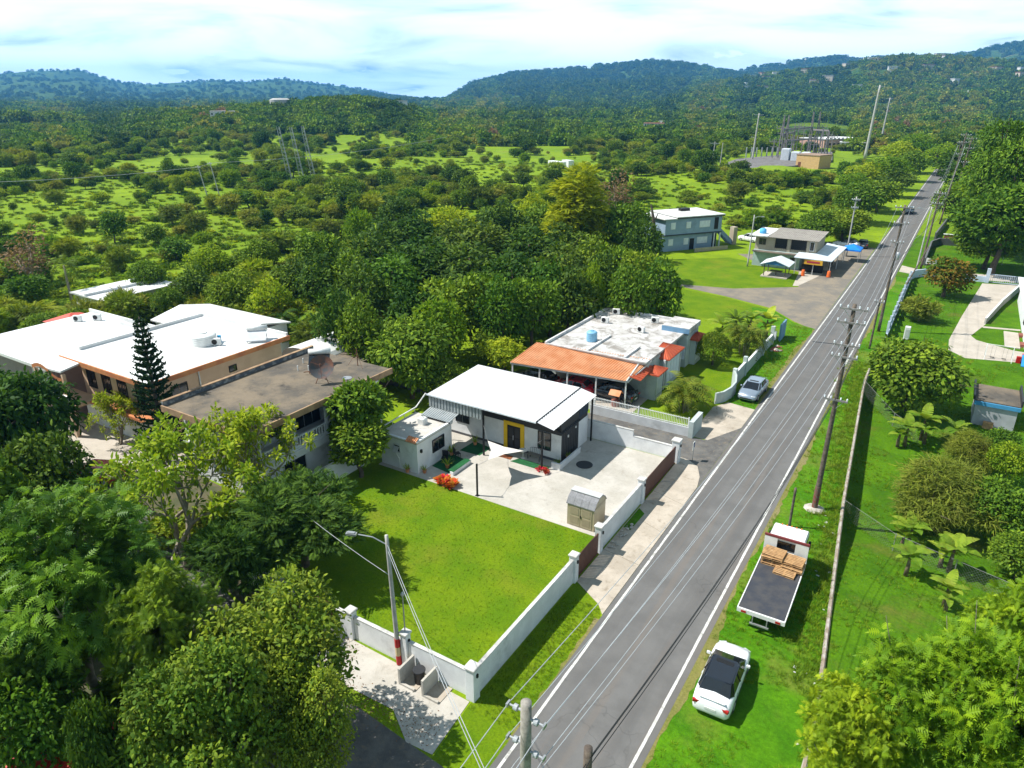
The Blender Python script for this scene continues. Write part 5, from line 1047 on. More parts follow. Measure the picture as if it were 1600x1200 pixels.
for (ox0, z0), (ox1, z1), z2 in (((-.48, 14.0), (-.7, 14.65), 15.0), ((.48, 13.85), (.7, 14.65), 15.0), ((-.48, 13.0), (-.7, 13.75), 13.2), ((.48, 12.85), (.7, 13.75), 13.2), ((-.3, 12.2), (-.6, 12.25), 11.0), ((.3, 12.2), (.6, 12.25), 11.0)):
    wire([(-6.15 + ox0, -34, z0), (-6.15 + ox0, 10.5, z0), (-4.6 + ox1, 47.9, z1), (-5.7 + ox1, 95.1, z2), (-3.7 + ox1, 137, z2 - 2.6), (-2.8 + ox1, 191, 17), (-4 + ox1, 250, 14)], .011, WIRE, LW)
for ox, z in ((.15, 8.5), (.0, 8.2), (-.1, 7.6)): wire([(-6.05 + ox, -30, z + .8), (-6.05 + ox, 13.9, z + .9), (-4.75 + ox, 47.9, z), (-5.8 + ox, 95.1, z + .3), (-3.9 + ox, 137, z), (-3 + ox, 190, z + 2)], .016, WIREB, 'sagging black cable strung low between the roadside poles', .022, 'black cables along the road')
for dz in (0, .35): wire([(-6.15, 10.5, 9.2 - dz), (TL.x, TL.y, TL.z - .5 - dz)], .014, WIRE, 'service wire from the concrete pole to the striped lamp pole', .02, 'service wires to the lamp pole')
wire([(TL.x, TL.y, 7.0), (-19.53, 21.24, 4.4)], .018, WIREB, 'short black drop cable from lamp pole to service mast', .03, 'drop cables'); wire([(TL.x, TL.y, 5.4), (-41, 27, 5.2)], .014, WIRE, 'service wire from lamp pole towards the balustraded house', .03, 'drop cables')
p = G(57, 600); power_pole(-74.0, 24.8, 8.2, (-.3, .2), 'plain grey pole before the low white roofed house', (), POLECON, .12, .08)

# ------------------------------------------------------------------ the yard beyond the road
def retaining():
    t = thing('retaining_wall', 'low weathered retaining wall running along the grass verge', 'wall', (-3, 50, 0)); W_ = M('weathered_wall', (.36, .33, .28), (.22, .17, .13), 1.5, .9, grime=.3)
    ys = np.arange(20, 83, 3.0)
    for a, b in zip(ys[:-1], ys[1:]):
        xa, xb = float(wall_x(a)) , float(wall_x(b)); za = Tz(xa + .8, a) - .6; m = MB(); w = .11
        m.add([(xa - w, a, za), (xa + w, a, za), (xb + w, b - .01, za), (xb - w, b - .01, za), (xa - w, a, .16), (xa + w, a, .16), (xb + w, b - .01, .16), (xb - w, b - .01, .16)], [(0, 3, 2, 1), (4, 5, 6, 7), (0, 1, 5, 4), (1, 2, 6, 5), (2, 3, 7, 6), (3, 0, 4, 7)]); m.build('wall_panel', W_, t)
        m = MB(); m.beam((xa, a, .19), (xb, b - .02, .19), .12, .06); m.build('coping', M('pale_coping', (.40, .37, .33), (.26, .20, .15), 2, .9), t)
retaining()
def mesh_fence(pts, h, label, name='wire_fence'):
    t = thing(name, label, 'fence', (pts[0][0], pts[0][1], Tz(*pts[0]))); m = MB(); rail = MB()
    for a, b in zip(pts[:-1], pts[1:]):
        L_ = math.hypot(b[0] - a[0], b[1] - a[1]); n = max(1, int(L_ / 2.6))
        for k in range(n):
            u0, u1 = k / n, (k + 1) / n; p = Vector((a[0] + (b[0] - a[0]) * u0, a[1] + (b[1] - a[1]) * u0, 0)); q = Vector((a[0] + (b[0] - a[0]) * u1, a[1] + (b[1] - a[1]) * u1, 0)); p.z = Tz(p.x, p.y); q.z = Tz(q.x, q.y)
            MB().tube([p, p + Vector((0, 0, h + .05))], .03, 6).build('post', GALV, t); rail.tube([p + Vector((0, 0, h)), q + Vector((0, 0, h))], .014, 5)
            d = (q - p); S = int(d.length / .2)
            for i in range(S + 1):
                for dx in (-1, 1):
                    j = i + dx * int(h / .2)
                    c0, c1 = p + d * (i / S), p + d * max(0, min(1, j / S)); f = abs(max(0, min(S, j)) - i) / max(1, int(h / .2)); m.beam(c0 + Vector((0, 0, .03)), c1 + Vector((0, 0, h * f)), .006)
    FG = M('dull_galvanised', (.20, .20, .19), None, 2, .6); rail.build('top_rail', FG, t); g = m.build('wire_mesh', FG, t); g['kind'] = 'stuff'
mesh_fence([(-2.9, 49.4), (.6, 47.2), (7.6, 44.2), (16, 40.6)], 1.3, 'chain link fence crossing the lower yard from the retaining wall')
mesh_fence([(-4.8, 73), (-1.5, 69.5), (1.0, 66.3)], 1.3, 'chain link fence under the round mango tree')
mesh_fence([(4.6, 146), (14, 149), (26, 152)], 1.6, 'green grown chain link fence behind the driveway gate')
def louvre_fence():
    t = thing('louvred_fence', 'white fence of upright panels with sloping tops along the yard', 'fence', (-4.5, 110, 0)); LB = M('fence_blue_white', (.50, .57, .68), (.42, .49, .60), 2, .6)
    part(t, 'base_wall', LB, (-4.78, -4.58, 93, 127, -.1, .5))
    for k in range(13):
        y = 93.4 + k * 2.6; part(t, 'post', LB, (-4.82, -4.56, y - .13, y + .13, .503, 1.95)); m = MB(); m.slab([(-4.72, y + .14, 1.9), (-4.64, y + .14, 1.9), (-4.64, y + 2.44, 1.45), (-4.72, y + 2.44, 1.45)], .9); m.build('fence_panel', LB, t)
    MB().prism([(-4.6, 127), (-4.2, 129.2), (-2.9, 131.0), (-1.4, 131.4), (-1.4, 131.6), (-3.0, 131.2), (-4.4, 129.4), (-4.8, 127)], 0, 1.2).build('curved_end', LB, t)
louvre_fence()
t = thing('driveway_gate', 'blue grey sliding driveway gate with square pillars across the yard drive', 'gate', (7, 132, 0)); LB = MATS['fence_blue_white']
part(t, 'pillar', LB, (5.3, 5.8, 131.2, 131.7, 0, 2.2)); part(t, 'wall_panel', LB, (-1.4, 5.297, 131.45, 131.65, 0, .9)); part(t, 'gate_frame', LB, (5.9, 16, 131.45, 131.52, .1, .2), (5.9, 16, 131.45, 131.52, 1.3, 1.4))
for k in range(40): part(t, 'bar', LB, (5.95 + k * .25, 6.0 + k * .25, 131.46, 131.51, .203, 1.297))
t = thing('yard_house', 'white house corner beside the concrete yard drive', 'house', (13, 106, 0)); part(t, 'wall', WHITE, (9.3, 20, 96.5, 121, 0, 3.1)); part(t, 'roof', WHITEROOF, (8.7, 20.4, 96, 121.6, 3.103, 3.3)); window(t, 'x-', 9.3, 99, 100.4, 1, 2.2, BLACK, n=2); window(t, 'x-', 9.3, 104, 105, 1, 2.2, BLACK, n=2); part(t, 'steps', BRICKM, (8.9, 9.297, 97.3, 98.6, 0, .3), (8.9, 9.297, 101.5, 102.6, 0, .3)); part(t, 'porch', DRIVE, (7.4, 8.9, 96.4, 103.2, 0, .1))
t = thing('yard_wall', 'long low white topped retaining kerb along the yard lawn', 'wall', (8, 118, 0)); m = MB(); m.beam((5.4, 105.8, .3), (7.2, 116, .45), .18, .9); m.beam((7.2, 116.01, .45), (10.4, 131.0, .6), .18, 1.0); m.build('kerb', M('kerb_grey', (.40, .39, .37)), t); m = MB(); m.beam((5.4, 105.8, .77), (7.2, 116, .92), .24, .05); m.beam((7.2, 116.01, .97), (10.4, 131.0, 1.12), .24, .05); m.build('coping', WHITE, t)
zy = -1.5
t = thing('utility_shed', 'grey block shed with a flat roof and blue band below the drive', 'shed', (6.4, 75.5, zy)); part(t, 'wall', M('grey_block', (.40, .41, .43), (.33, .34, .36), 1, .9), (4.7, 8.0, 74.0, 78.5, zy, .75)); part(t, 'blue_band', M('sky_blue_band', (.06, .27, .50)), (4.55, 8.15, 73.85, 73.997, .5, .85)); part(t, 'roof', OLDROOF, (4.5, 8.2, 73.99 + .01, 78.7, .753, .95)); part(t, 'parapet', DARK, (4.4, 4.55, 74.0, 78.7, .953, 1.35), (8.1, 8.25, 74.0, 78.7, .953, 1.5)); part(t, 'timber', PALLET, (5.6, 6.4, 73.4, 73.8, zy, -.9))
def swing():
    t = thing('swing_set', 'white metal swing set on the lower lawn beside the drive', 'swing set', (6.6, 90.5, -.5))
    for x in (5.4, 7.9):
        for s in (-.8, .8): MB().tube([(x, 91 + s, Tz(x, 91 + s)), (x, 91, 1.6)], .035, 6).build('leg', PLASTW, t)
    MB().tube([(5.3, 91, 1.6), (8.0, 91, 1.6)], .04, 6).build('top_bar', PLASTW, t)
    for x in (6.1, 7.2): s_ = part(t, 'swing_seat', BLACK, (x - .2, x + .2, 90.9, 91.1, .15, .19)); m = MB(); m.tube([(x - .18, 91, .19), (x - .18, 91, 1.6)], .01, 4); m.tube([(x + .18, 91, .19), (x + .18, 91, 1.6)], .01, 4); m.build('chain', GALV, s_)
swing()
t = thing('toy_slide', 'blue toy slide with red steps on the lower lawn', 'slide', (9.0, 90.6, Tz(9, 90.6))); m = MB(); m.slab([(-.25, -1.0, .1), (.25, -1.0, .1), (.25, .3, 1.0), (-.25, .3, 1.0)], .08); m.build('chute', M('toy_blue', (.02, .25, .65)), t, local=True); MB().box(-.25, .25, .3, .7, 0, 1.0).build('ladder', REDP, t, local=True); MB().box(-.7, -.3, .1, .5, .0, .7).build('side_panel', REDP, t, local=True)
t = thing('yard_sign', 'small white notice board at the corner of the verge', 'sign', (-2.6, 138.5, 0)); MB().box(-.8, .8, -.03, .03, .6, 1.6).build('board', PLASTW, t, local=True)
for s in (-.7, .62): MB().box(s, s + .08, -.04, .04, 0, .6).build('post', GALV, t, local=True)
t = thing('entrance_wall', 'curving grey entrance wall with a brick red panel up the road', 'wall', (-2, 165, 0)); MB().prism([(-3.8, 140), (-3.5, 140), (-3.5, 158), (-2.4, 162), (2.0, 163), (2.0, 163.3), (-2.6, 162.4), (-3.8, 158)], 0, 1.3).build('wall_panel', M('dark_grey_wall', (.12, .12, .125)), t); part(t, 'brick_panel', BRICKM, (-1.9, 1.9, 166, 166.3, 0, 1.5)); part(t, 'coping', WHITE, (-2.1, 2.6, 165.9, 166.4, 1.503, 1.6)); part(t, 'pillar', WHITE, (1.95, 2.5, 163.5, 165.8, 0, 1.6)); MB().prism([(-3.6, 168), (-3.3, 168), (-2.2, 190), (-2.5, 190)], 0, 1.4).build('wall_panel', MATS['dark_grey_wall'], t)
t = thing('valve_box', 'small white kiosk box behind the louvred fence', 'box', (-2.6, 93.5, 0)); MB().bbox(-.3, .3, -.3, .3, 0, 1.6, .04).build('case', PLASTW, t, local=True); MB().box(-.2, .2, -.32, -.303, .3, 1.3).build('door', FRAME, t, local=True)

# ------------------------------------------------------------------ far things: substation, masts, far houses
def steel_pole(px, py, h, label, arms=2):
    p = G(px, py); power_pole(p.x, p.y, h, (h * .03, 0), label, tuple((h - .6 - 2.5 * k, 4.0) for k in range(arms)), POLECON, h * .022, h * .012)
steel_pole(1351, 249, 31.5, 'very tall grey steel transmission pole beside the road trees', 1); steel_pole(1376, 222, 26, 'second tall steel transmission pole beyond the substation', 3); steel_pole(1175, 252, 20, 'grey concrete pole at the edge of the substation gravel', 1); steel_pole(1112, 262, 10, 'thin grey pole beside the substation fence', 1); steel_pole(1125, 258, 9, 'dark thin pole beside the substation gravel', 0)
def substation():
    c = G(1225, 250); t = thing('substation', 'electrical substation of steel gantries and grey transformers', 'substation', (c.x, c.y, 0))
    m = MB(); pts = [G(1116, 276), G(1125, 262), G(1150, 252), G(1200, 247), G(1300, 240), G(1300, 254), G(1240, 263), G(1180, 268)]; m.prism([(p.x, p.y) for p in pts], -.5, 1.0); m.build('gravel_pad', M('dark_gravel', (.17, .16, .155), (.12, .11, .105), .5, .95), t)
    for px, py, h in ((1217, 250, 19), (1224, 249, 19), (1236, 245, 14), (1262, 243, 20), (1272, 243, 20), (1280, 246, 13), (1289, 246, 12)):
        p = G(px, py); m = MB()
        for a, b in ((-.8, -.8), (.8, -.8), (.8, .8), (-.8, .8)): m.beam((p.x + a, p.y + b, 0), (p.x + a * .15, p.y + b * .15, h), .22)
        for k in range(6):
            z0, z1 = h * k / 6, h * (k + 1) / 6; f0, f1 = 1 - .85 * k / 6, 1 - .85 * (k + 1) / 6; m.beam((p.x - .8 * f0, p.y - .8 * f0, z0), (p.x + .8 * f1, p.y - .8 * f1, z1), .12); m.beam((p.x + .8 * f0, p.y - .8 * f0, z0), (p.x - .8 * f1, p.y - .8 * f1, z1), .12)
        m.build('gantry_tower', M('gantry_steel', (.22, .20, .20)), t)
    for (a, b, z) in (((1217, 250), (1236, 245), 11), ((1262, 243), (1289, 246), 12), ((1224, 249), (1272, 243), 8), ((1217, 250), (1262, 243), 13)):
        p, q = G(*a), G(*b); m = MB(); m.beam((p.x, p.y, z), (q.x, q.y, z), .5, .7)
        for k in range(5): r_ = p.lerp(q, (k + .5) / 5); m.beam((r_.x, r_.y, z), (r_.x, r_.y, z - 1.8), .15)
        m.build('gantry_beam', MATS['gantry_steel'], t)
    for px, py, h in [(1206 + 9 * k, 251 - (k % 3) * 4, 9 + (k * 5) % 7) for k in range(11)]:
        p = G(px, py); m = MB(); m.beam((p.x, p.y, 0), (p.x, p.y, h), .3); m.beam((p.x - 2.2, p.y, h - 1), (p.x + 2.2, p.y, h - 1), .22); m.beam((p.x - 1.6, p.y, h - 3), (p.x + 1.6, p.y, h - 3), .18)
        for dx in (-2, -.7, .7, 2): m.beam((p.x + dx, p.y, h - 1), (p.x + dx, p.y, h + .4), .22)
        m.build('switch_frame', MATS['gantry_steel'], t)
    for px in range(1165, 1215, 8): p = G(px, 248); MB().tube([(p.x, p.y, 0), (p.x, p.y, 5)], .35, 6).build('busbar_post', GALV, t)
    p = G(1235, 254)
    for k in range(3): o = MB().bbox(p.x - 4 + k * 4.2, p.x - .6 + k * 4.2, p.y - 2, p.y + 2, 1, 4.6 + (k == 0) * 1.2, .2).build('transformer', M('transformer_grey', (.55, .58, .62)), t)
substation()
p = G(1265, 262); t = thing('control_hut', 'ochre flat roofed control hut beside the substation', 'hut', (p.x, p.y, 0), -.35); MB().box(-4, 6, -4, 5, 0, 5).build('wall', M('ochre_wall', (.52, .33, .15)), t, local=True); MB().box(-4.2, 6.2, -4.2, 5.2, 5.003, 5.3).build('roof', M('hut_roof', (.30, .20, .14)), t, local=True); MB().box(-3, -1.8, -4.06, -4.003, 0, 2.3).build('door', RUST, t, local=True)
p = G(1112, 255); q = G(1117, 276); t = thing('substation_fence', 'grey sheet fence at the foot of the substation gravel', 'fence', (p.x, p.y, 0)); m = MB(); m.beam((p.x, p.y, 1.4), (q.x, q.y, 1.4), .2, 2.8); m.build('fence_panel', GALV, t)
for k, (bx_, by_, h) in enumerate(((457, 292, 18.5), (475, 287, 18), (492, 282, 18))):
    p = G(bx_, by_); t = thing('lattice_mast', 'slender open lattice steel mast rising from the pasture', 'mast', (p.x, p.y, Tz(p.x, p.y) - .3), 0, 'lattice masts in the pasture'); lx = -2.2
    for a in range(3):
        an = 2.1 * a; MB().beam((.9 * math.cos(an), .9 * math.sin(an), 0), (lx * .4 + .5 * math.cos(an), lx + .5 * math.sin(an), h), .11).build('leg', GALV, t, local=True)
    m = MB()
    for i in range(16):
        for a in range(3):
            f0, f1 = i / 16, (i + 1) / 16; g = lambda f, an: (lx * .4 * f + (.9 - .4 * f) * math.cos(an), lx * f + (.9 - .4 * f) * math.sin(an), h * f); m.beam(g(f0, 2.1 * a), g(f1, 2.1 * (a + 1)), .07)
    m.build('lacing', GALV, t, local=True)
for bx_, by_, tx, h, l in ((325, 310, -.6, 9, 'leaning wooden pole in the pasture beside its twin'), (343, 306, -.4, 9.5, 'straight wooden pole pair member with paired shafts in pasture')): p = G(bx_, by_); power_pole(p.x, p.y, h, (-.8, -1.0), l, ((h - .5, 2.2),), POLECON, .16, .12)
p = G(425, 295); wire([G(-40, 340) + Vector((0, 0, 8)), G(325, 310) + Vector((-.8, -1, 8.6)), G(343, 306) + Vector((-.8, -1, 9.2)), G(700, 250) + Vector((0, 0, 10))], .05, WIRE, 'long pale wire crossing the pasture between wooden poles', .012, 'pasture wires')
for px_, py_, w, l in ((870, 266, 9, 'white box trailer parked in the pasture'), (887, 264, 5, 'smaller white box beside the white trailer')): p = G(px_, py_); t = thing('box_trailer', l, 'trailer', (p.x, p.y, Tz(p.x, p.y)), -.5); MB().bbox(-w / 2, w / 2, -1.3, 1.3, .6, 3.4, .05).build('box', PLASTW, t, local=True); [MB().tube([(sx, -1.32, .5), (sx, 1.32, .5)], .5, 12).build('wheel', RUBBER, t, local=True) for sx in (-w / 3, w / 3)]
FW = [M('far_white', (.70, .69, .66)), M('far_cream', (.52, .45, .34)), M('far_pink', (.50, .30, .26)), M('far_blue', (.34, .42, .52))]; FR = [M('far_roof_grey', (.42, .41, .40)), M('far_roof_red', (.34, .12, .08)), WHITEROOF]
near_spots = [(292, 300, 'pink walled'), (345, 224, ''), (370, 226, ''), (285, 228, ''), (300, 228, ''), (620, 212, '')]
NH = [(345, 222, 620, 18, 6.5, 0, 0, 'largest white house on the wooded hill slope with two storeys'), (377, 224, 640, 9, 3.2, 0, 0, 'small white house beside the largest hill slope house'), (285, 226, 610, 12, 3.5, 0, 0, 'long pale house at the foot of the wooded hill'), (306, 228, 590, 9, 3, 1, 1, 'cream house with red roof below the wooded hill'), (262, 235, 560, 10, 2.8, 0, 0, 'low white shed at the foot of the wooded hill'), (148, 228, 640, 9, 3.5, 2, 0, 'pink house among trees at the left hill foot'), (188, 228, 640, 12, 3.2, 0, 0, 'white house between trees at the hill foot'), (176, 235, 560, 9, 2.8, 3, 0, 'pale blue house before the hill foot trees'), (620, 210, 700, 16, 6, 0, 0, 'white two storey house on the hill shoulder'), (1000, 222, 560, 20, 3.4, 0, 0, 'long low white house in the far valley'), (950, 224, 540, 12, 3.0, 1, 1, 'cream red roofed house in the far valley'), (925, 212, 680, 12, 3.2, 3, 0, 'blue house in the far valley'), (1025, 208, 640, 16, 6, 0, 1, 'tall white house with dark red roof in the valley'), (1045, 202, 760, 14, 4, 0, 0, 'white house behind the tall valley house'), (1160, 215, 470, 26, 4, 1, 2, 'wide cream hall behind the substation pole'), (1310, 215, 470, 30, 4.5, 2, 2, 'long red walled hall behind the substation'), (1345, 217, 440, 12, 4, 0, 2, 'white sheet roofed shed beside the steel pole'), (893, 210, 760, 12, 3, 0, 0, 'small white house far across the valley'), (835, 262, 0, 0, 0, 0, 0, '')]
for px_, py_, r_, w, h, wi, ri, lab in NH:
    if not w: continue
    p = polar(px_, r_); row = 147 + (27 - Tz(p.x, p.y) - h * .5) / r_ * F * 1.08
    small_house(p.x, p.y, w, w * .6, h, YAW + random.Random(px_).uniform(-.5, .5), FW[wi], FR[ri], lab)
t = None
p = polar(437, 700); z = Tz(p.x, p.y); t = thing('water_tank', 'round grey water tank on the crest of the wooded hill', 'water tank', (p.x, p.y, z)); MB().lathe((0, 0, 0), [(9, 0), (9, 9), (6, 10.2)], 24).build('shell', POLECON, t, local=True); MB().lathe((0, 0, 9.8), [(1, 0), (1, .8)], 10).build('hatch', GALV, t, local=True)
rnd = random.Random(11)
for k in range(70):                      # houses on the far right-hand hills
    px_ = rnd.uniform(1130, 1640); r_ = rnd.choice((rnd.uniform(2050, 2350), rnd.uniform(1500, 2200), rnd.uniform(4200, 4650))); p = polar(px_, r_); z = Tz(p.x, p.y); w = rnd.uniform(14, 26) * (1.5 if r_ > 3000 else 1); hh = rnd.choice((5, 7, 9)) * (1.4 if r_ > 3000 else 1)
    m = MB(); m.box(-w / 2, w / 2, -w * .3, w * .3, -3, hh); m.m = 1; m.box(-w / 2 - .6, w / 2 + .6, -w * .3 - .6, w * .3 + .6, hh, hh + .8); o = m.build('far_house', [rnd.choice(FW[:2]), rnd.choice(FR)], local=True); o.location = (p.x, p.y, z + 4); o.rotation_euler = (0, 0, YAW + rnd.uniform(-.6, .6)); props(o, 'tiny pale house dotted on the distant hillside', 'house', 'houses on the distant hills')

# ------------------------------------------------------------------ vegetation
def leaf_mat(name, young, mature, old=None, trans=0.24, rough=0.6, spec=0.08, vary=0.3):
    t = NT(name); a = t.N.new('ShaderNodeAttribute'); a.attribute_name = 'lv'
    oi = t.N.new('ShaderNodeObjectInfo'); old = old or mature
    k = t.mix(t.rng(a.outputs['Fac'], 0.25, 0.95), mature, young)
    k = t.mix(t.mul(t.rng(t.noise(0.9, 3, 0.6), 0.45, 0.7), 0.45), k, old)
    h = t.N.new('ShaderNodeHueSaturation'); t.L.new(k, h.inputs['Color']); h.inputs['Saturation'].default_value = 1.0
    t.L.new(t.rng(oi.outputs['Random'], 0, 1, 0.488 - 0.045 * vary * 2, 0.488 + 0.02, False), h.inputs['Hue']); t.L.new(t.rng(oi.outputs['Random'], 0, 1, 1.0 + vary * .5, 1.0 - vary, False), h.inputs['Value'])
    c = h.outputs[0]; t.col(c); t.set(rough, 0, spec)
    tr = t.N.new('ShaderNodeBsdfTranslucent'); br = t.mix(1.0, c, (1.25, 1.25, 0.5), 'MULTIPLY'); t.L.new(br, tr.inputs['Color'])
    mx = t.N.new('ShaderNodeMixShader'); mx.inputs[0].default_value = trans; t.L.new(t.b.outputs[0], mx.inputs[1]); t.L.new(tr.outputs[0], mx.inputs[2]); t.L.new(mx.outputs[0], t.out.inputs[0]); return t.m
LF = dict(
    broad=leaf_mat('leaf_broad', (0.185, 0.330, 0.022), (0.058, 0.145, 0.014), (0.085, 0.145, 0.018)),
    dark=leaf_mat('leaf_dark', (0.120, 0.225, 0.022), (0.034, 0.090, 0.014), (0.055, 0.100, 0.018)),
    lime=leaf_mat('leaf_lime', (0.300, 0.420, 0.022), (0.135, 0.260, 0.016), None, 0.4),
    bread=leaf_mat('leaf_breadfruit', (0.300, 0.450, 0.016), (0.105, 0.230, 0.010), (0.130, 0.240, 0.010), 0.3, 0.5, 0.12, 0.2),
    bread2=leaf_mat('leaf_breadfruit_dark', (0.190, 0.340, 0.020), (0.046, 0.125, 0.012), (0.060, 0.130, 0.012), 0.25, 0.45, 0.15, 0.2),
    fine=leaf_mat('leaf_fine', (0.200, 0.310, 0.022), (0.065, 0.155, 0.018), (0.130, 0.150, 0.026)),
    olive=leaf_mat('leaf_olive', (0.250, 0.310, 0.034), (0.130, 0.190, 0.024), (0.170, 0.165, 0.044), vary=.35),
    scrubby=leaf_mat('leaf_scrubby', (0.290, 0.370, 0.026), (0.150, 0.240, 0.018), (0.150, 0.165, 0.030), vary=.25),
    gold=leaf_mat('leaf_gold', (0.420, 0.450, 0.014), (0.220, 0.280, 0.012), None, 0.35, vary=.05),
    palm=leaf_mat('leaf_palm', (0.290, 0.330, 0.028), (0.105, 0.180, 0.020), (0.230, 0.190, 0.04)),
    banana=leaf_mat('leaf_banana', (0.290, 0.430, 0.040), (0.140, 0.280, 0.024), (0.26, 0.24, 0.05), 0.4, 0.45),
    pine=leaf_mat('leaf_pine', (0.040, 0.085, 0.028), (0.018, 0.046, 0.019), None, 0.1),
    dry=leaf_mat('leaf_dry', (0.310, 0.215, 0.110), (0.200, 0.130, 0.075), None, 0.3),
    redtip=leaf_mat('leaf_redtip', (0.300, 0.170, 0.024), (0.085, 0.170, 0.018), (0.075, 0.145, 0.018)),
    croton=leaf_mat('leaf_croton', (0.750, 0.140, 0.025), (0.480, 0.250, 0.020), (0.130, 0.180, 0.018)),
    flower=leaf_mat('flower_red', (0.700, 0.040, 0.020), (0.500, 0.040, 0.025), (0.09, 0.15, 0.03)),
    grass=leaf_mat('blade_grass', (0.210, 0.340, 0.018), (0.105, 0.225, 0.012), (0.19, 0.21, 0.04), 0.4, 0.7, .15, .2))
TPL = dict(
    oval=([(0, 0, 0), (.4, -.25, .07), (.4, .25, .07), (.8, -.18, 0), (.8, .18, 0), (1.05, 0, -.12)], [(0, 1, 2), (1, 3, 4), (1, 4, 2), (3, 5, 4)]),
    diamond=([(0, 0, 0), (.5, -.3, .08), (1, 0, -.08), (.5, .3, .08)], [(0, 1, 2), (0, 2, 3)]),
    blade=([(0, -.05, 0), (0, .05, 0), (.6, .035, .05), (.6, -.035, .05), (1.0, 0, -.1)], [(0, 1, 2), (0, 2, 3), (3, 2, 4)]))
def spray_tpl(n=6, w=.30, lw=.09):
    v = []; f = []
    for k in range(n):
        s = .12 + .8 * k / n
        for sg in (-1, 1):
            L_ = w * (1 - .45 * abs(k / (n - 1) - .35)); b = len(v); v += [(s, 0, .04), (s + .12 - lw / 2, sg * L_ * .55, .02), (s + .2, sg * L_, -.06), (s + .12 + lw, sg * L_ * .5, .02)]; f += [(b, b + 1, b + 2), (b, b + 2, b + 3)] if sg < 0 else [(b, b + 2, b + 1), (b, b + 3, b + 2)]
    return v, f
TPL['spray'] = spray_tpl()
def lobed_tpl():
    v = []; f = []; n = 5
    for k in range(n):
        s0 = .10 + .15 * k; w = .40 * math.sin(math.pi * (.28 + .56 * k / n)); zz = -.20 * (s0 + .08) ** 2
        for sg in (-1, 1):
            b = len(v); v += [(s0, 0, zz + .03), (s0 + .15, 0, zz), (s0 + .155, sg * w * .55, zz + .05), (s0 + .21, sg * w, zz - .06), (s0 + .075, sg * w * .5, zz + .06)]; q = [(b, b + 1, b + 2), (b, b + 2, b + 4), (b + 4, b + 2, b + 3)]; f += q if sg > 0 else [tuple(reversed(x)) for x in q]
    b = len(v); v += [(.84, -.07, -.17), (.84, .07, -.17), (1.12, 0, -.3)]; f.append((b, b + 2, b + 1)); return v, f
TPL['lobed'] = lobed_tpl()
def unit(a): return a / np.maximum(1e-9, np.linalg.norm(a, axis=-1, keepdims=True))
def leaves_geo(P, A, C, size, tpl, lv):
    tv, tf = TPL[tpl]; tv = np.array(tv); tf = np.array(tf); A = unit(A); C = C - A * np.sum(A * C, -1, keepdims=True); C = unit(C); B = np.cross(C, A)
    V = P[:, None, :] + size[:, None, None] * (tv[None, :, 0, None] * A[:, None, :] + tv[None, :, 1, None] * B[:, None, :] + tv[None, :, 2, None] * C[:, None, :])
    Fc = tf[None] + (np.arange(len(P)) * len(tv))[:, None, None]
    return V.reshape(-1, 3), Fc.reshape(-1, 3), np.repeat(lv, len(tf))
def tri_mesh(name, geos, mats, extra=None):
    """geos: (V, F, lv, material index) joined to one mesh"""
    Vs, Fs, Ls, Ms = [], [], [], []; b = 0
    for V, F_, lv, mi in geos: Vs.append(V); Fs.append(F_ + b); Ls.append(lv); Ms.append(np.full(len(F_), mi)); b += len(V)
    V = np.vstack(Vs); Fc = np.vstack(Fs); me = bpy.data.meshes.new(name)
    me.vertices.add(len(V)); me.vertices.foreach_set('co', V.reshape(-1).astype(np.float32)); me.loops.add(len(Fc) * 3); me.loops.foreach_set('vertex_index', Fc.reshape(-1).astype(np.int32))
    me.polygons.add(len(Fc)); me.polygons.foreach_set('loop_start', (np.arange(len(Fc)) * 3).astype(np.int32)); me.polygons.foreach_set('loop_total', np.full(len(Fc), 3, np.int32))
    for m_ in mats: me.materials.append(m_)
    me.polygons.foreach_set('material_index', np.concatenate(Ms).astype(np.int32)); me.update(calc_edges=True)
    me.attributes.new('lv', 'FLOAT', 'FACE').data.foreach_set('value', np.concatenate(Ls).astype(np.float32)); return me
def wood_geo(m):
    V = np.array(m.v); F_ = []
    for f in m.f:
        for k in range(1, len(f) - 1): F_.append((f[0], f[k], f[k + 1]))
    F_ = np.array(F_); return V, F_, np.zeros(len(F_))
def lobes_of(rs, R, zc, zr, n, rl, flat=1.0, conical=False):
    out = []
    for k in range(n * 30):
        d = rs.normal(size=3); d /= np.linalg.norm(d); u = rs.rand() ** .45
        p = d * u * np.array([R - rl, R - rl, max(.2, zr - rl * flat)]); 
        if p[2] < -.55 * zr: continue
        if conical: s = 1 - .75 * (p[2] + zr) / (2 * zr); p[0] *= s; p[1] *= s
        if all(np.linalg.norm((p - q[0]) * [1, 1, 1.2]) > rl * .75 for q in out): out.append((p, rl * rs.uniform(.75, 1.2)))
        if len(out) >= n: break
    return [(p + [0, 0, zc], r) for p, r in out]
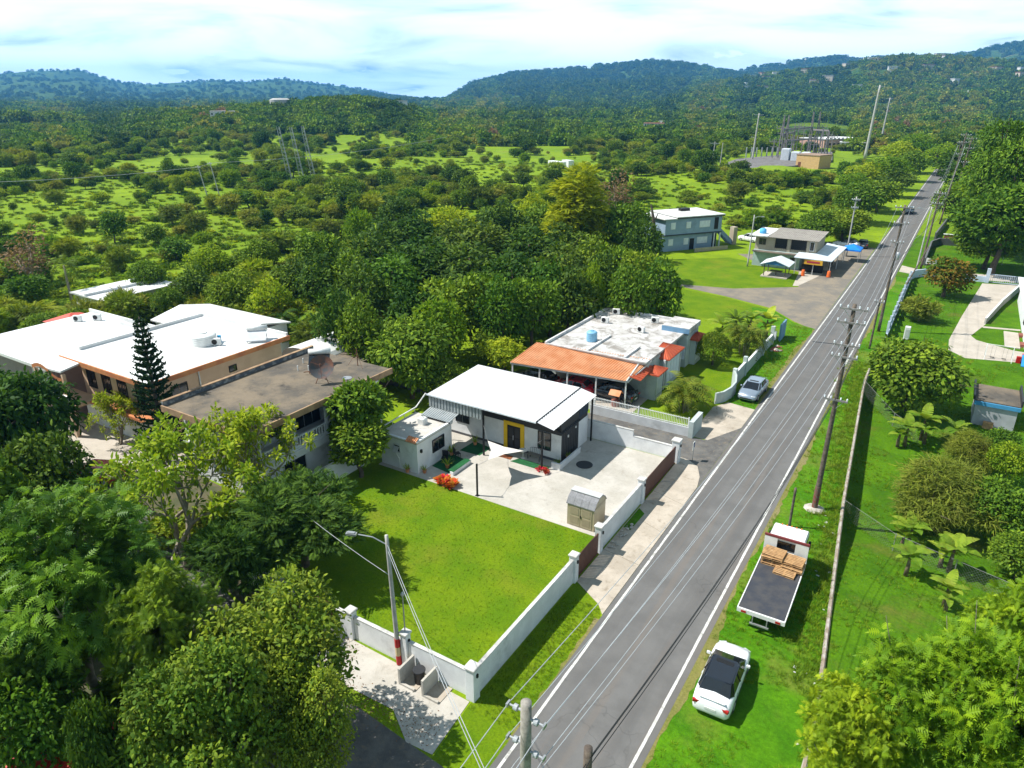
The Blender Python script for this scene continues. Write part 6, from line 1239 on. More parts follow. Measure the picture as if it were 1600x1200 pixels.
def scatter(rs, lobes, n, size, flat=.8, up=.4, droop=.2, shell=.72, jit=.75):
    c = np.array([l[0] for l in lobes]); r = np.array([l[1] for l in lobes]); w = r ** 2 / np.sum(r ** 2); i = rs.choice(len(lobes), n, p=w)
    d = unit(rs.normal(size=(n, 3)) + [0, 0, .35]); fac = (shell + (1.08 - shell) * rs.rand(n)) * np.where(rs.rand(n) < .10, rs.uniform(1.1, 1.42, n), 1.0); wob = 1 + .18 * np.sin(d[:, 0] * 7 + i) * np.cos(d[:, 1] * 6 + i * 2.1)
    P = c[i] + d * (r[i] * fac * wob)[:, None] * [1, 1, flat]
    ins = np.zeros(n, int)
    for k in range(len(lobes)): q = (P - c[k]) / [1, 1, flat]; ins += (np.linalg.norm(q, axis=1) < r[k] * .62)
    keep = (ins == 0) | (rs.rand(n) < .18); P, d, i = P[keep], d[keep], i[keep]; n = len(P)
    A = d * .7 + rs.normal(size=(n, 3)) * jit * .6 + [0, 0, -droop]; C = d * .6 + [0, 0, up] + rs.normal(size=(n, 3)) * .35
    lv = np.clip(rs.rand(n) * .75 + (rs.rand(len(lobes)) * .35)[i] - .05, 0, 1); return P, A, C, size * rs.uniform(.65, 1.3, n), lv
def trunk_mb(rs, lobes, r0, zc, lean=.25, n=7, fork=.45):
    m = MB(); top = np.array([rs.uniform(-lean, lean), rs.uniform(-lean, lean), zc * fork + .3]); pts = [(0, 0, -.25)] + [tuple(top * k / 3 + rs.normal(size=3) * [.06, .06, 0]) for k in (1, 2, 3)]
    m.tube(pts, [r0 * 1.25, r0, r0 * .85, r0 * .75], 8)
    for p, r in sorted(lobes, key=lambda l: -l[1])[:n]:
        q = np.array(p); mid = top * .45 + q * .55 + np.array([0, 0, -.12 * np.linalg.norm(q - top)]) + rs.normal(size=3) * .12; m.tube([tuple(top), tuple(mid), tuple(q)], [r0 * .55, r0 * .33, r0 * .12], 6)
        for _ in range(2): e = q + rs.normal(size=3) * r * .6; m.tube([tuple(mid * .4 + q * .6), tuple(e)], [r0 * .18, r0 * .06], 5, cap=False)
    return m
PROTO = {}
def proto(kind, seed, leaf, tpl, n, size, R, Hc, zr, nl, rl, bark=None, r0=.2, **kw):
    rs = np.random.RandomState(seed); con = kw.pop('conical', False); fork = kw.pop('fork', .45); shrub = kw.pop('single', False); flat = kw.get('flat', .8)
    lob = lobes_of(rs, R, Hc, zr, nl, rl, flat, con); P, A, C, S, lv = scatter(rs, lob, n, size, **kw); g = leaves_geo(P, A, C, S, tpl, lv); w = wood_geo(trunk_mb(rs, lob, r0, Hc, fork=fork)); bark = bark or BARK
    d = dict(R=R, Hc=Hc)
    if shrub: d['one'] = tri_mesh(kind, [(*g, 0), (*w, 1)], [LF[leaf], bark])
    else: d['crown'] = tri_mesh(kind + '_crown', [(*g, 0)], [LF[leaf]]); d['trunk'] = tri_mesh(kind + '_trunk', [(*w, 0)], [bark])
    PROTO.setdefault(kind, []).append(d); return d
for s in (1, 2, 3): proto('broad', s, 'broad', 'oval', 8500, .36, 3.5, 4.6, 2.9, 15, 1.35)
for s in (4, 5): proto('fine', s, 'fine', 'oval', 17000, .24, 3.8, 4.6, 3.3, 30, 1.05, up=.6, droop=.25, jit=1.0)
for s in (6,): proto('feather', s, 'dark', 'spray', 6500, .52, 3.8, 4.8, 2.6, 16, 1.25, flat=.5, up=1.0, droop=.1, jit=.9)
for s in (7, 8): proto('almond', s, 'broad', 'oval', 5200, .46, 2.8, 4.2, 2.6, 13, 1.15, flat=.6, up=.9, droop=0)
for s in range(10, 14): proto('grove', s, 'dark' if s % 2 else 'broad', 'oval', 3400, .52, 4.0, 5.2, 3.6, 14, 1.6, r0=.24)
for s in (14, 15): proto('lime_grove', s, 'lime', 'oval', 3600, .46, 4.0, 5.0, 3.4, 15, 1.5, r0=.24)
for s in (16, 17): proto('mango', s, 'dark' if s == 17 else 'broad', 'oval', 8000, .42, 4.0, 4.0, 3.5, 22, 1.35, droop=.45)
proto('redtip', 18, 'redtip', 'oval', 4200, .40, 2.8, 3.2, 2.4, 13, 1.1)
proto('gold', 19, 'gold', 'spray', 4600, .75, 3.2, 7.2, 6.2, 24, 1.35, conical=True, up=.3, droop=.1, r0=.25)
for s in (20, 21, 22): proto('shrub', s, ('broad', 'scrubby', 'lime')[s - 20], 'oval', 1500, .40, 2.4, 1.9, 1.6, 9, 1.0, single=True, r0=.1)
for s in (23, 24, 25, 26): proto('scrub', s, ('olive', 'fine', 'lime', 'scrubby')[s - 23], 'spray', 1300, .75, 2.8, 2.5, 2.0, 10, 1.1, flat=.6, up=.7, single=True, r0=.1, bark=PALEBARK)
for s in (27, 28): proto('field_tree', s, ('broad', 'dark')[s - 27], 'diamond', 2200, .62, 3.4, 4.4, 2.8, 12, 1.4, single=True, r0=.18)
proto('casuarina', 29, 'olive', 'blade', 26000, .34, 2.6, 2.3, 2.2, 22, .85, up=.2, droop=.35, shell=.45, jit=1.0)
proto('dry', 30, 'dry', 'diamond', 1300, .30, 2.6, 5.0, 3.4, 16, .9, bark=PALEBARK, r0=.2, shell=.3)
proto('hillside', 31, 'broad', 'oval', 17000, .44, 7.5, 9.0, 6.0, 26, 2.4, r0=.5, flat=.55, up=.9)
def topiary():
    rs = np.random.RandomState(40); n = 7000; d = unit(rs.normal(size=(n, 3))); d[:, 2] = np.abs(d[:, 2]) * 1.0 - .25 * rs.rand(n); d = unit(d); P = d * [1.25, 1.25, 1.5] * rs.uniform(.93, 1.04, (n, 1)) + [0, 0, 1.15]
    g = leaves_geo(P, d + rs.normal(size=(n, 3)) * .6, d + rs.normal(size=(n, 3)) * .4, .12 * rs.uniform(.7, 1.3, n), 'diamond', rs.rand(n)); m = MB(); m.tube([(0, 0, -.1), (0, 0, 1.2)], .09, 8); w = wood_geo(m)
    PROTO['topiary'] = [dict(R=1.25, Hc=1.3, crown=tri_mesh('topiary_crown', [(*g, 0)], [LF['fine']]), trunk=tri_mesh('topiary_trunk', [(*w, 0)], [BARK]))]
topiary()
def bread_proto(seed):
    rs = np.random.RandomState(seed); lob = lobes_of(rs, 4.2, 5.4, 3.2, 16, 1.5); P, A, C, S, lv = scatter(rs, lob, 1250, .1, up=.6, droop=0, shell=.8); ps, as_, cs, ss, ls = [], [], [], [], []
    for i in range(len(P)):
        ax = unit(A[i] * .5 + np.array([0, 0, .8])); u = unit(np.cross(ax, [.3, 1, .2])); v = np.cross(ax, u); k = rs.randint(5, 9); ph = rs.rand() * 6
        for j in range(k):
            a = ph + 6.283 * j / k; el = rs.uniform(.05, .75); dd = unit((u * math.cos(a) + v * math.sin(a)) * math.cos(el) + ax * math.sin(el)); ps.append(P[i] + dd * .08); as_.append(dd); cs.append(ax + rs.normal(size=3) * .25); ss.append(rs.uniform(.34, .62)); ls.append(lv[i] * .6 + rs.rand() * .4)
    g = leaves_geo(np.array(ps), np.array(as_), np.array(cs), np.array(ss), 'lobed', np.array(ls)); w = wood_geo(trunk_mb(rs, lob, .22, 5.4, n=12))
    PROTO.setdefault('breadfruit', []).append(dict(R=4.2, Hc=5.4, crown=tri_mesh('breadfruit_crown', [(*g, 0)], [LF['bread' if seed % 2 == 0 else 'bread2']]), trunk=tri_mesh('breadfruit_trunk', [(*w, 0)], [PALEBARK])))
bread_proto(50); bread_proto(51); bread_proto(52)
def sparse_proto(seed):
    rs = np.random.RandomState(seed); m = MB(); tips = []
    def grow(p, d, L_, r, lev):
        q = p + d * L_; mid = (p + q) / 2 + rs.normal(size=3) * L_ * .06; m.tube([tuple(p), tuple(mid), tuple(q)], [r, r * .85, r * .65], 6, cap=False)
        if lev == 0: tips.append((q, d)); return
        for k in range(rs.randint(2, 4)): nd = unit(d + rs.normal(size=3) * .55 + np.array([0, 0, .12])); grow(q, nd, L_ * rs.uniform(.62, .85), r * .62, lev - 1)
        if rs.rand() < .4: tips.append((mid, d))
    for k in range(4): grow(np.array([rs.uniform(-.3, .3), rs.uniform(-.3, .3), -.2]), unit(np.array([rs.normal() * .35, rs.normal() * .35, 1])), 2.4, .15, 4)
    P, A, C, S, L2 = [], [], [], [], []
    for q, d in tips:
        k = rs.randint(16, 34)
        for j in range(k): a = unit(d * .4 + rs.normal(size=3) + [0, 0, .1]); P.append(q + a * rs.uniform(.02, .45)); A.append(a + [0, 0, -.25]); C.append(np.array([0, 0, 1]) + rs.normal(size=3) * .3); S.append(rs.uniform(.22, .42)); L2.append(rs.rand())
    P = np.array(P); g = leaves_geo(P, np.array(A), np.array(C), np.array(S), 'oval', np.array(L2)); w = wood_geo(m); R_ = np.percentile(np.linalg.norm(P[:, :2], axis=1), 92)
    PROTO.setdefault('sparse', []).append(dict(R=R_, Hc=float(np.mean(P[:, 2])), crown=tri_mesh('sparse_crown', [(*g, 0)], [LF['lime']]), trunk=tri_mesh('sparse_trunk', [(*w, 0)], [PALEBARK])))
sparse_proto(60); sparse_proto(61)
def fronds(rs, n, L_, rise, droop, base, spread=.12, tpl_n=15, lw=.55, leaf=.5):
    V, F_, lv = [], [], []
    for k in range(n):
        a = rs.uniform(0, 6.283); el = rs.uniform(*rise); h = np.array([math.cos(a), math.sin(a), 0]); LL = L_ * rs.uniform(.75, 1.15); pts = []; p = np.array(base, float) + h * spread * rs.rand(); e = el; st = LL / tpl_n; sh = rs.rand()
        for i in range(tpl_n + 1): pts.append(p.copy()); p = p + (h * math.cos(e) + np.array([0, 0, math.sin(e)])) * st; e -= droop / tpl_n * (1 + i / tpl_n)
        side = np.array([-h[1], h[0], 0])
        for i in range(2, tpl_n):
            f = i / tpl_n; w = leaf * math.sin(math.pi * min(1, .12 + .85 * f)) ** .6; t_ = unit(pts[i + 1] - pts[i - 1])
            for s in (-1, 1): b = len(V); tip = pts[i] + side * s * w + t_ * w * .55 + np.array([0, 0, -.28 * w]); V += [pts[i] - t_ * .03, pts[i] + t_ * .05, tip * .5 + pts[i] * .5 + t_ * .045 + np.array([0, 0, .06 * w]), tip]; F_ += [(b, b + 1, b + 2), (b, b + 2, b + 3)]; lv += [sh * .7 + .3 * rs.rand()] * 2
        for i in range(tpl_n): b = len(V); V += [pts[i] - side * .015, pts[i] + side * .015, pts[i + 1]]; F_.append((b, b + 1, b + 2)); lv.append(.9)
    return np.array(V), np.array(F_), np.array(lv)
def palms():
    rs = np.random.RandomState(70); gs = []; m = MB()
    for k in range(9): a = rs.uniform(0, 6.28); r = rs.uniform(.1, .75); b = (r * math.cos(a), r * math.sin(a), rs.uniform(.6, 1.7)); m.tube([(b[0] * .7, b[1] * .7, -.1), b], [.06, .045], 6); gs.append((*fronds(rs, 12, 2.2, (.35, 1.35), 1.5, b, .05, 13, leaf=.42), 0))
    PROTO['areca'] = [dict(R=2.3, Hc=2.2, crown=tri_mesh('areca_crown', gs, [LF['palm']]), trunk=tri_mesh('areca_trunk', [(*wood_geo(m), 0)], [PALEBARK]))]
    m = MB(); m.tube([(0, 0, -.2), (.1, 0, 2), (.15, .05, 5.0)], [.22, .17, .14], 10); PROTO['palm'] = [dict(R=2.8, Hc=5.2, crown=tri_mesh('palm_crown', [(*fronds(rs, 22, 3.0, (-.2, 1.2), 1.5, (.15, .05, 5.0), .1, 16, leaf=.55), 0)], [LF['dark']]), trunk=tri_mesh('palm_trunk', [(*wood_geo(m), 0)], [PALEBARK]))]
    m = MB(); m.tube([(0, 0, -.1), (0, 0, .7)], [.16, .13], 8); PROTO['cycad'] = [dict(R=1.6, Hc=1.4, crown=tri_mesh('cycad_crown', [(*fronds(rs, 34, 1.7, (.0, 1.35), .9, (0, 0, .7), .1, 15, leaf=.22), 0)], [LF['dark']]), trunk=tri_mesh('cycad_trunk', [(*wood_geo(m), 0)], [BARK]))]
palms()
def banana_proto(seed):
    rs = np.random.RandomState(seed); V, F_, lv = [], [], []; m = MB(); DRY = []
    for (bx_, by_, hh) in ((0, 0, 1.9), (.55, .3, 1.3)):
        m.tube([(bx_, by_, -.1), (bx_ + .05, by_, hh * .5), (bx_, by_, hh)], [.16, .13, .07], 8)
        for k in range(8):
            a = 6.283 * k / 8 + rs.uniform(-.3, .3); h = np.array([math.cos(a), math.sin(a), 0]); side = np.array([-h[1], h[0], 0]); LL = rs.uniform(1.3, 2.1) * hh / 1.9; e = rs.uniform(.5, 1.35); p = np.array([bx_, by_, hh]); n = 9; sh = rs.rand(); pts = []
            for i in range(n + 1): pts.append(p.copy()); p = p + (h * math.cos(e) + np.array([0, 0, math.sin(e)])) * LL / n; e -= rs.uniform(.09, .2)
            for i in range(1, n):
                for s in (-1, 1):
                    w0 = .40 * math.sin(math.pi * (i / n) ** .7) ** .7; w1 = .40 * math.sin(math.pi * min(.999, (i + 1) / n) ** .7) ** .7; g = .04 if rs.rand() < .35 else 0; b = len(V); V += [pts[i], pts[i + 1], pts[i + 1] + side * s * w1 * hh / 1.9 + np.array([0, 0, .05 - g]), pts[i] + side * s * w0 * hh / 1.9 + np.array([0, 0, .05]) + (pts[i + 1] - pts[i]) * (.2 if g else 0)]; F_ += [(b, b + 1, b + 2), (b, b + 2, b + 3)]; lv += [sh * .7 + .3 * rs.rand()] * 2
    PROTO.setdefault('banana', []).append(dict(R=1.7, Hc=1.9, crown=tri_mesh('banana_crown', [(np.array(V), np.array(F_), np.array(lv), 0)], [LF['banana']]), trunk=tri_mesh('banana_trunk', [(*wood_geo(m), 0)], [M('banana_stem', (.20, .16, .09), (.12, .08, .05), 5, .9)])))
banana_proto(80); banana_proto(81)
def norfolk():
    rs = np.random.RandomState(90); m = MB(); m.tube([(0, 0, 0), (0, 0, 5), (0, 0, 10)], [.2, .14, .03], 8); b = MB(); Hh = 10.0; P, A, C, S = [], [], [], []
    z = 1.2; 
    while z < Hh - .15:
        f = 1 - z / Hh; L_ = .25 + 2.15 * f ** .85; n = 7 if f > .2 else 5; ph = rs.rand() * 6
        for k in range(n):
            a = ph + 6.283 * k / n + rs.uniform(-.12, .12); h = np.array([math.cos(a), math.sin(a), 0]); LL = L_ * rs.uniform(.85, 1.1); pts = [np.array([0, 0, z]) + h * LL * u + np.array([0, 0, LL * (.12 * u + .22 * u * u)]) for u in (0, .35, .7, 1)]; b.tube([tuple(p) for p in pts], [.05, .085, .08, .03], 6)
            for j in range(int(LL * 34)): u = rs.uniform(.1, 1); c = np.array([0, 0, z]) + h * LL * u + np.array([0, 0, LL * (.12 * u + .22 * u * u)]); P.append(c); A.append(rs.normal(size=3) + h * .7 + [0, 0, .6]); C.append(rs.normal(size=3)); S.append(rs.uniform(.14, .26))
        z += .30 + .34 * f
    n = len(P); g = leaves_geo(np.array(P), np.array(A), np.array(C), np.array(S), 'diamond', rs.rand(n)); w = wood_geo(b)
    PROTO['norfolk'] = [dict(R=2.3, Hc=4.0, crown=tri_mesh('norfolk_crown', [(*g, 0), (*w, 0)], [LF['pine']]), trunk=tri_mesh('norfolk_trunk', [(*wood_geo(m), 0)], [BARK]))]
norfolk()
def clump_proto(kind, seed, leaf, n, size, R, Hh, tpl='blade', up=1.2):
    rs = np.random.RandomState(seed); a = rs.rand(n) * 6.283; r = R * np.sqrt(rs.rand(n)); P = np.stack([r * np.cos(a), r * np.sin(a), np.zeros(n) if tpl == 'blade' else rs.rand(n) * Hh * .6], -1); A = np.stack([np.cos(a) * .6, np.sin(a) * .6, np.full(n, up)], -1) + rs.normal(size=(n, 3)) * .3; C = np.stack([-np.cos(a), -np.sin(a), np.full(n, .5)], -1)
    PROTO.setdefault(kind, []).append(dict(R=R, Hc=Hh, one=tri_mesh(kind, [(*leaves_geo(P, A, C, size * rs.uniform(.6, 1.3, n), tpl, rs.rand(n)), 0)], [LF[leaf]])))
clump_proto('tuft', 100, 'grass', 14, .26, .12, .2); clump_proto('weed', 101, 'lime', 70, .5, .55, .5, 'oval', .6); clump_proto('weed', 102, 'fine', 70, .5, .6, .6, 'spray', .7); clump_proto('croton', 103, 'croton', 130, .42, .42, .6, 'oval', 1.1); clump_proto('croton_flower', 104, 'flower', 60, .22, .3, .2, 'oval', .9); clump_proto('pot_plant', 105, 'banana', 26, .6, .12, .4, 'blade', 1.0)

_rt = random.Random(21)
def tree(kind, x, y, R, hc, label, cat='tree', name=None, group=None, z=None, v=None, rz=None):
    ps = PROTO[kind]; p = ps[v if v is not None else _rt.randrange(len(ps))]; z = Tz(x, y) if z is None else z; sx = R / p['R']; sz = hc / p['Hc']; rz = _rt.uniform(0, 6.28) if rz is None else rz
    nm = name or {'breadfruit': 'breadfruit_tree', 'banana': 'banana_plant', 'areca': 'areca_palm', 'norfolk': 'norfolk_pine', 'palm': 'palm_tree', 'cycad': 'cycad_plant', 'topiary': 'clipped_shrub'}.get(kind, 'tree')
    if 'one' in p:
        o = mesh_obj(nm, p['one'], None, (x, y, z)); o.scale = (sx, sx, sz); o.rotation_euler = (0, 0, rz); return props(o, label, cat, group)
    t = thing(nm, label, cat, (x, y, z), rz, group); t.scale = (sx, sx, sz); mesh_obj('trunk', p['trunk'], t); mesh_obj('crown', p['crown'], t); return t
def at_px(px, py, zc, rpx):                # where the pixel's ray meets the crown's middle height, and the radius in metres
    p = G(px, py, zc); d = math.hypot(p.x, p.y); Y = -p.x * sy_ + p.y * cy_; dep = Y * cp_ + (H - zc) * sp_; return p.x, p.y, rpx * dep / F
def tree_px(kind, px, py, rpx, zc, label, z0=0.0, **k):
    x, y, R = at_px(px, py, zc, rpx); return tree(kind, x, y, R, zc - z0, label, z=z0, **k)
# --- trees near the camera, each with its own place
tree_px('breadfruit', 110, 900, 160, 8, 'large breadfruit tree with glossy lobed leaves by the side street', v=1)
tree_px('breadfruit', 255, 985, 90, 6.5, 'smaller breadfruit tree squeezed between the big breadfruit and the fine leaved tree', v=1)
tree_px('breadfruit', 30, 1010, 110, 5.5, 'shaded breadfruit tree above the red sheet roof', v=1)
tree_px('fine', 425, 1020, 135, 5.0, 'dense fine leaved tree beside the leaf strewn pavement', v=0); tree_px('fine', 320, 1130, 135, 5.2, 'dense fine leaved tree between the red roof and the shaded street', v=1); tree_px('fine', 475, 1130, 90, 4.2, 'smaller fine leaved tree leaning over the shaded street', v=0); tree_px('broad', 60, 1120, 85, 4.0, 'dark rounded tree overhanging the red sheet roof', v=0)
tree_px('mango', 165, 1190, 50, 4.2, 'dark leafy tree overhanging the red sheet roof eave', v=1); tree_px('sparse', 265, 760, 150, 5.6, 'open lime green tree with visible pale branches before the balustrade', v=0); tree_px('sparse', 400, 690, 95, 5.6, 'thin lime green tree reaching over the stained roof edge', v=1)
tree_px('sparse', 175, 640, 45, 3.2, 'young spindly tree on the concrete drive of the peach house', v=1)
tree_px('feather', 465, 800, 118, 3.9, 'dark feathery tree spreading over the corner of the lawn'); tree_px('feather', 370, 860, 85, 3.6, 'dark feathery tree beside the open lime green tree')
tree_px('mango', 35, 660, 85, 5.2, 'dark dense tree opposite the peach house drive', v=1); tree_px('mango', 70, 760, 75, 4.6, 'dense shadowy tree behind the breadfruit trees', v=1); tree_px('broad', -45, 620, 60, 4.6, 'dense tree before the low white roofed house', v=1); tree_px('broad', -40, 800, 90, 6, 'leafy tree at the street edge beyond the breadfruit', v=2)
tree_px('almond', 560, 640, 58, 4.7, 'tiered almond tree with bright broad leaves by the boundary wall', v=0); tree_px('almond', 560, 690, 50, 3.0, 'lower almond tree in the corner shade of the lawn', v=1)
tree(  'norfolk', -49.7, 28.1, 2.3, 4.8, 'dark tiered norfolk pine between peach house and stained roof', z=0)
for px_, py_, r_, zc, k, l in ((640, 555, 78, 4.4, 'mango', 'dense round tree behind the metal roofed house'), (690, 515, 52, 5.0, 'lime_grove', 'pale green tree behind the dense round tree'), (600, 540, 52, 4.2, 'broad', 'leafy tree beside the vaulted storage hall'), (690, 590, 40, 2.6, 'broad', 'low leafy tree touching the white metal roof'), (790, 550, 42, 2.6, 'lime_grove', 'bright round tree at the bushy end of the carport'), (765, 535, 30, 2.6, 'broad', 'small tree beside the bright round carport tree')): tree_px(k, px_, py_, r_, zc, l)
rsu = np.random.RandomState(77)
for k in range(46):
    px_, py_ = rsu.uniform(-30, 520), rsu.uniform(800, 1230); q = G(px_, py_)
    if (16 - .19 * (q.x + 25) - 3.3 < q.y < 15.3 - .19 * (q.x + 25) + 3.2 and q.x > -34) or q.x > -24.5 or (q.y > 20.8 and q.x > -36.5): continue
    tree(('shrub', 'scrub')[k % 2], q.x, q.y, rsu.uniform(1.2, 2.2), rsu.uniform(.9, 1.7), 'leafy undergrowth bush beneath the street side trees', 'shrub', 'shrub', 'undergrowth bushes by the side street', z=0)
# --- the dark grove behind the houses
GR = [(610, 440, 62), (665, 415, 66), (735, 430, 70), (700, 480, 58), (640, 490, 50), (800, 450, 66), (765, 390, 60), (832, 478, 50), (890, 462, 48), (938, 440, 44), (985, 462, 42), (1028, 455, 40), (1000, 430, 36), (880, 430, 58), (925, 415, 40), (565, 470, 52), (530, 510, 40), (580, 410, 55), (650, 365, 52), (825, 400, 58), (785, 488, 44), (560, 520, 40), (880, 385, 50), (600, 375, 44), (860, 455, 48), (760, 470, 48), (720, 385, 55), (960, 420, 38), (545, 440, 44), (505, 440, 44), (620, 335, 38), (790, 350, 40), (500, 395, 40), (1010, 385, 34), (990, 345, 30), (850, 345, 36)]
for i, (px_, py_, r_) in enumerate(GR): tree_px('grove', px_, py_, r_ * 1.02, 5.6, 'tall dark leafy tree in the grove behind the houses', group='trees of the dark grove')
for px_, py_, r_, l in ((700, 355, 48, 'bright lime green crowned tree rising from the dark grove'), (560, 360, 30, 'lime green tree at the pasture side of the grove'), (830, 330, 28, 'yellow green tree beside the golden conical tree'), (925, 455, 26, 'bright small crown at the front of the grove')): tree_px('lime_grove', px_, py_, r_, 5.6, l)
tree_px('gold', 905, 326, 58, 9.0, 'golden green conical tree standing above the grove'); tree_px('dry', 962, 300, 42, 8.0, 'brownish half bare tree behind the golden conical tree', name='tree'); tree_px('grove', 975, 350, 42, 6.5, 'dark tree at the foot of the brownish half bare tree')
p = G(1018, 405); m = MB(); m.tube([(0, 0, 0), (.2, 0, 4), (-.2, .1, 7), (-.9, .2, 9.5)], [.45, .38, .3, .12], 9); m.tube([(-.1, .1, 6.6), (.5, .2, 8)], [.2, .06], 7); o = m.build('dead_trunk', BARK, local=True); o.location = (p.x, p.y, 0); props(o, 'bare dead trunk beside the blue grey house', 'tree trunk')
for px_, py_, r_, zc, k, l in ((420, 470, 40, 4.5, 'lime_grove', 'lime tree behind the white roof of the peach house'), (360, 455, 42, 4.5, 'broad', 'leafy tree beside the half hidden white building'), (305, 450, 36, 4.0, 'grove', 'dark tree behind the tiered pine'), (330, 410, 40, 4.5, 'lime_grove', 'lime tree beyond the half hidden white building'), (265, 470, 26, 3.2, 'broad', 'leafy tree hiding the white building end'), (120, 500, 34, 2.6, 'broad', 'bushy tree behind the red pavilion roof'), (205, 478, 22, 1.8, 'lime_grove', 'low lime tree before the half hidden white building'), (60, 510, 36, 2.6, 'broad', 'low bushy tree beside the red pavilion'), (400, 405, 40, 4.6, 'broad', 'leafy tree at the pasture edge near the lime trees'), (460, 440, 44, 5.0, 'grove', 'dark tree at the end of the grove by the coconut palm'), (230, 430, 30, 3.6, 'broad', 'tree behind the half hidden white building')): tree_px(k, px_, py_, r_, zc, l)
tree_px('dry', 40, 395, 50, 6.5, 'pale half bare tree in the pasture near the palm', name='tree'); tree_px('palm', 98, 412, 32, 6.0, 'dark fan crowned palm beside the pale half bare tree'); tree_px('palm', 440, 495, 36, 3.6, 'drooping coconut palm behind the white roofs')
for i, (px_, py_) in enumerate(((490, 500), (515, 492), (470, 508), (760, 505), (785, 512), (735, 500))): tree_px('banana', px_, py_, 24, 2.6, 'banana plant at the shady foot of the grove', cat='banana plant', group='banana plants below the grove')
# neighbour's garden
tree(  'areca', -17.9, 59.3, 3.1, 2.7, 'feathery areca palm beside the picket fence and carport drive', 'palm'); tree('areca', -17.6, 77.5, 3.0, 3.2, 'feathery areca palm behind the straight garden wall', 'palm'); tree('topiary', -19.6, 72.6, 1.75, 1.75, 'round clipped shrub on the neighbour lawn', 'shrub', z=0); tree('cycad', -21.0, 86.5, 2.0, 2.2, 'dark spiky cycad behind the bananas', 'plant')
for i, (x, y, l) in enumerate(((-20.8, 79.6, 'banana plant beside the raised roof of the grey green house'), (-18.6, 83.6, 'banana plant between the cycad and the garden wall'), (-16.9, 84.6, 'banana plant behind the end pillar of the garden wall'))): tree('banana', x, y, 2.0, 2.4, l, 'banana plant')
tree('redtip', -19.4, 65.2, .8, .7, 'low red flowering shrub before the hipped bay', 'shrub', z=0); sheet('neighbour_lawn', [(-22, 62.5), (-16.3, 62.6), (-16, 90), (-23, 92)], 0.007, LAWN)
# right-hand yard
tree_px('mango', 1425, 578, 84, 2.7, 'big round mango tree against the retaining wall', z0=-1.5, v=0); tree_px('redtip', 1482, 428, 38, 3.4, 'round tree with reddish new leaves beside the yard drive'); tree_px('scrub', 1440, 480, 30, 1.8, 'thin olive shrub behind the louvred fence', cat='shrub', name='shrub', v=0)
tree_px('casuarina', 1475, 775, 95, 1.2, 'wispy olive shrub by the chain link fence', z0=-1.45, cat='shrub', name='shrub'); tree_px('broad', 1570, 790, 58, 1.5, 'dense leafy tree at the yard edge behind the wispy shrub', z0=-1.5); tree_px('lime_grove', 1580, 720, 36, .8, 'lime shrub below the grey block shed', z0=-1.5, name='shrub', cat='shrub'); tree_px('broad', 1600, 860, 55, .8, 'leafy tree beyond the chain link fence corner', z0=-1.5); tree_px('broad', 1560, 690, 34, .6, 'round leafy shrub between wispy shrubs and grey shed', z0=-1.5, name='shrub', cat='shrub'); tree_px('casuarina', 1520, 705, 46, .4, 'low wispy shrub before the grey block shed', z0=-1.5, name='shrub', cat='shrub')
for px_, py_, r_, zc, v_, l in ((1480, 1110, 150, 6.5, 0, 'broad breadfruit tree spreading over the lower lawn'), (1325, 1150, 88, 5.2, 2, 'breadfruit tree beside the end of the retaining wall'), (1585, 1010, 95, 6.0, 2, 'breadfruit tree near the banana clumps'), (1590, 1150, 130, 7.5, 0, 'tall breadfruit tree behind the broad breadfruit')): tree_px('breadfruit', px_, py_, r_, zc, l, v=v_)
for px_, py_, s_, l in ((1413, 905, 1, 'banana plant nearest the retaining wall on the lower lawn'), (1482, 893, 1.15, 'banana plant beside the chain link fence with ragged stem'), (1470, 960, .85, 'small banana plant out on the lower lawn'), (1420, 850, 1.0, 'banana plant against the chain link fence'), (1415, 690, 1.2, 'banana plant at the foot of the mango tree'), (1440, 680, 1.3, 'tall banana plant beside the mango tree trunk'), (1490, 690, 1.1, 'banana plant between mango tree and wispy shrub')): q = G(px_, py_, -1.0); tree('banana', q.x, q.y, 1.45 * s_, 1.5 * s_, l, 'banana plant')
# far right bank and roadside
for px_, r_, R_, hc, k, l in ((1620, 155, 9.5, 14.5, 'hillside', 'huge spreading dark tree crowning the right bank'), (1572, 190, 6.5, 8, 'lime_grove', 'broad pale tree below the huge spreading tree'), (1620, 138, 8, 9, 'broad', 'leafy tree under the huge spreading tree'), (1575, 165, 5, 4.8, 'lime_grove', 'lime tree on the bank above the brick faced wall'), (1605, 142, 6, 5, 'broad', 'leafy tree on the bank above the yard'), (1530, 195, 5.5, 5, 'grove', 'dark tree where the bank meets the road'), (1535, 240, 8, 8, 'grove', 'tall dark tree above the road bend'), (1492, 310, 8, 7, 'lime_grove', 'pale tree at the end of the visible road'), (1585, 245, 9, 8, 'lime_grove', 'broad tree behind the huge spreading tree'), (1510, 340, 9, 8, 'grove', 'dark tree above the far road end'), (1640, 170, 11, 12, 'hillside', 'large dark tree beyond the huge spreading tree')): q = polar(px_, r_); tree(k, q.x, q.y, R_, hc, l)
tree_px('broad', 1543, 352, 34, 4.6, 'yard tree with a pale trunk beyond the driveway gate'); tree_px('broad', 1510, 375, 22, 2.0, 'small shrub beside the yard tree', name='shrub', cat='shrub'); tree_px('broad', 1575, 380, 26, 2.0, 'round shrub beyond the driveway gate', name='shrub', cat='shrub')
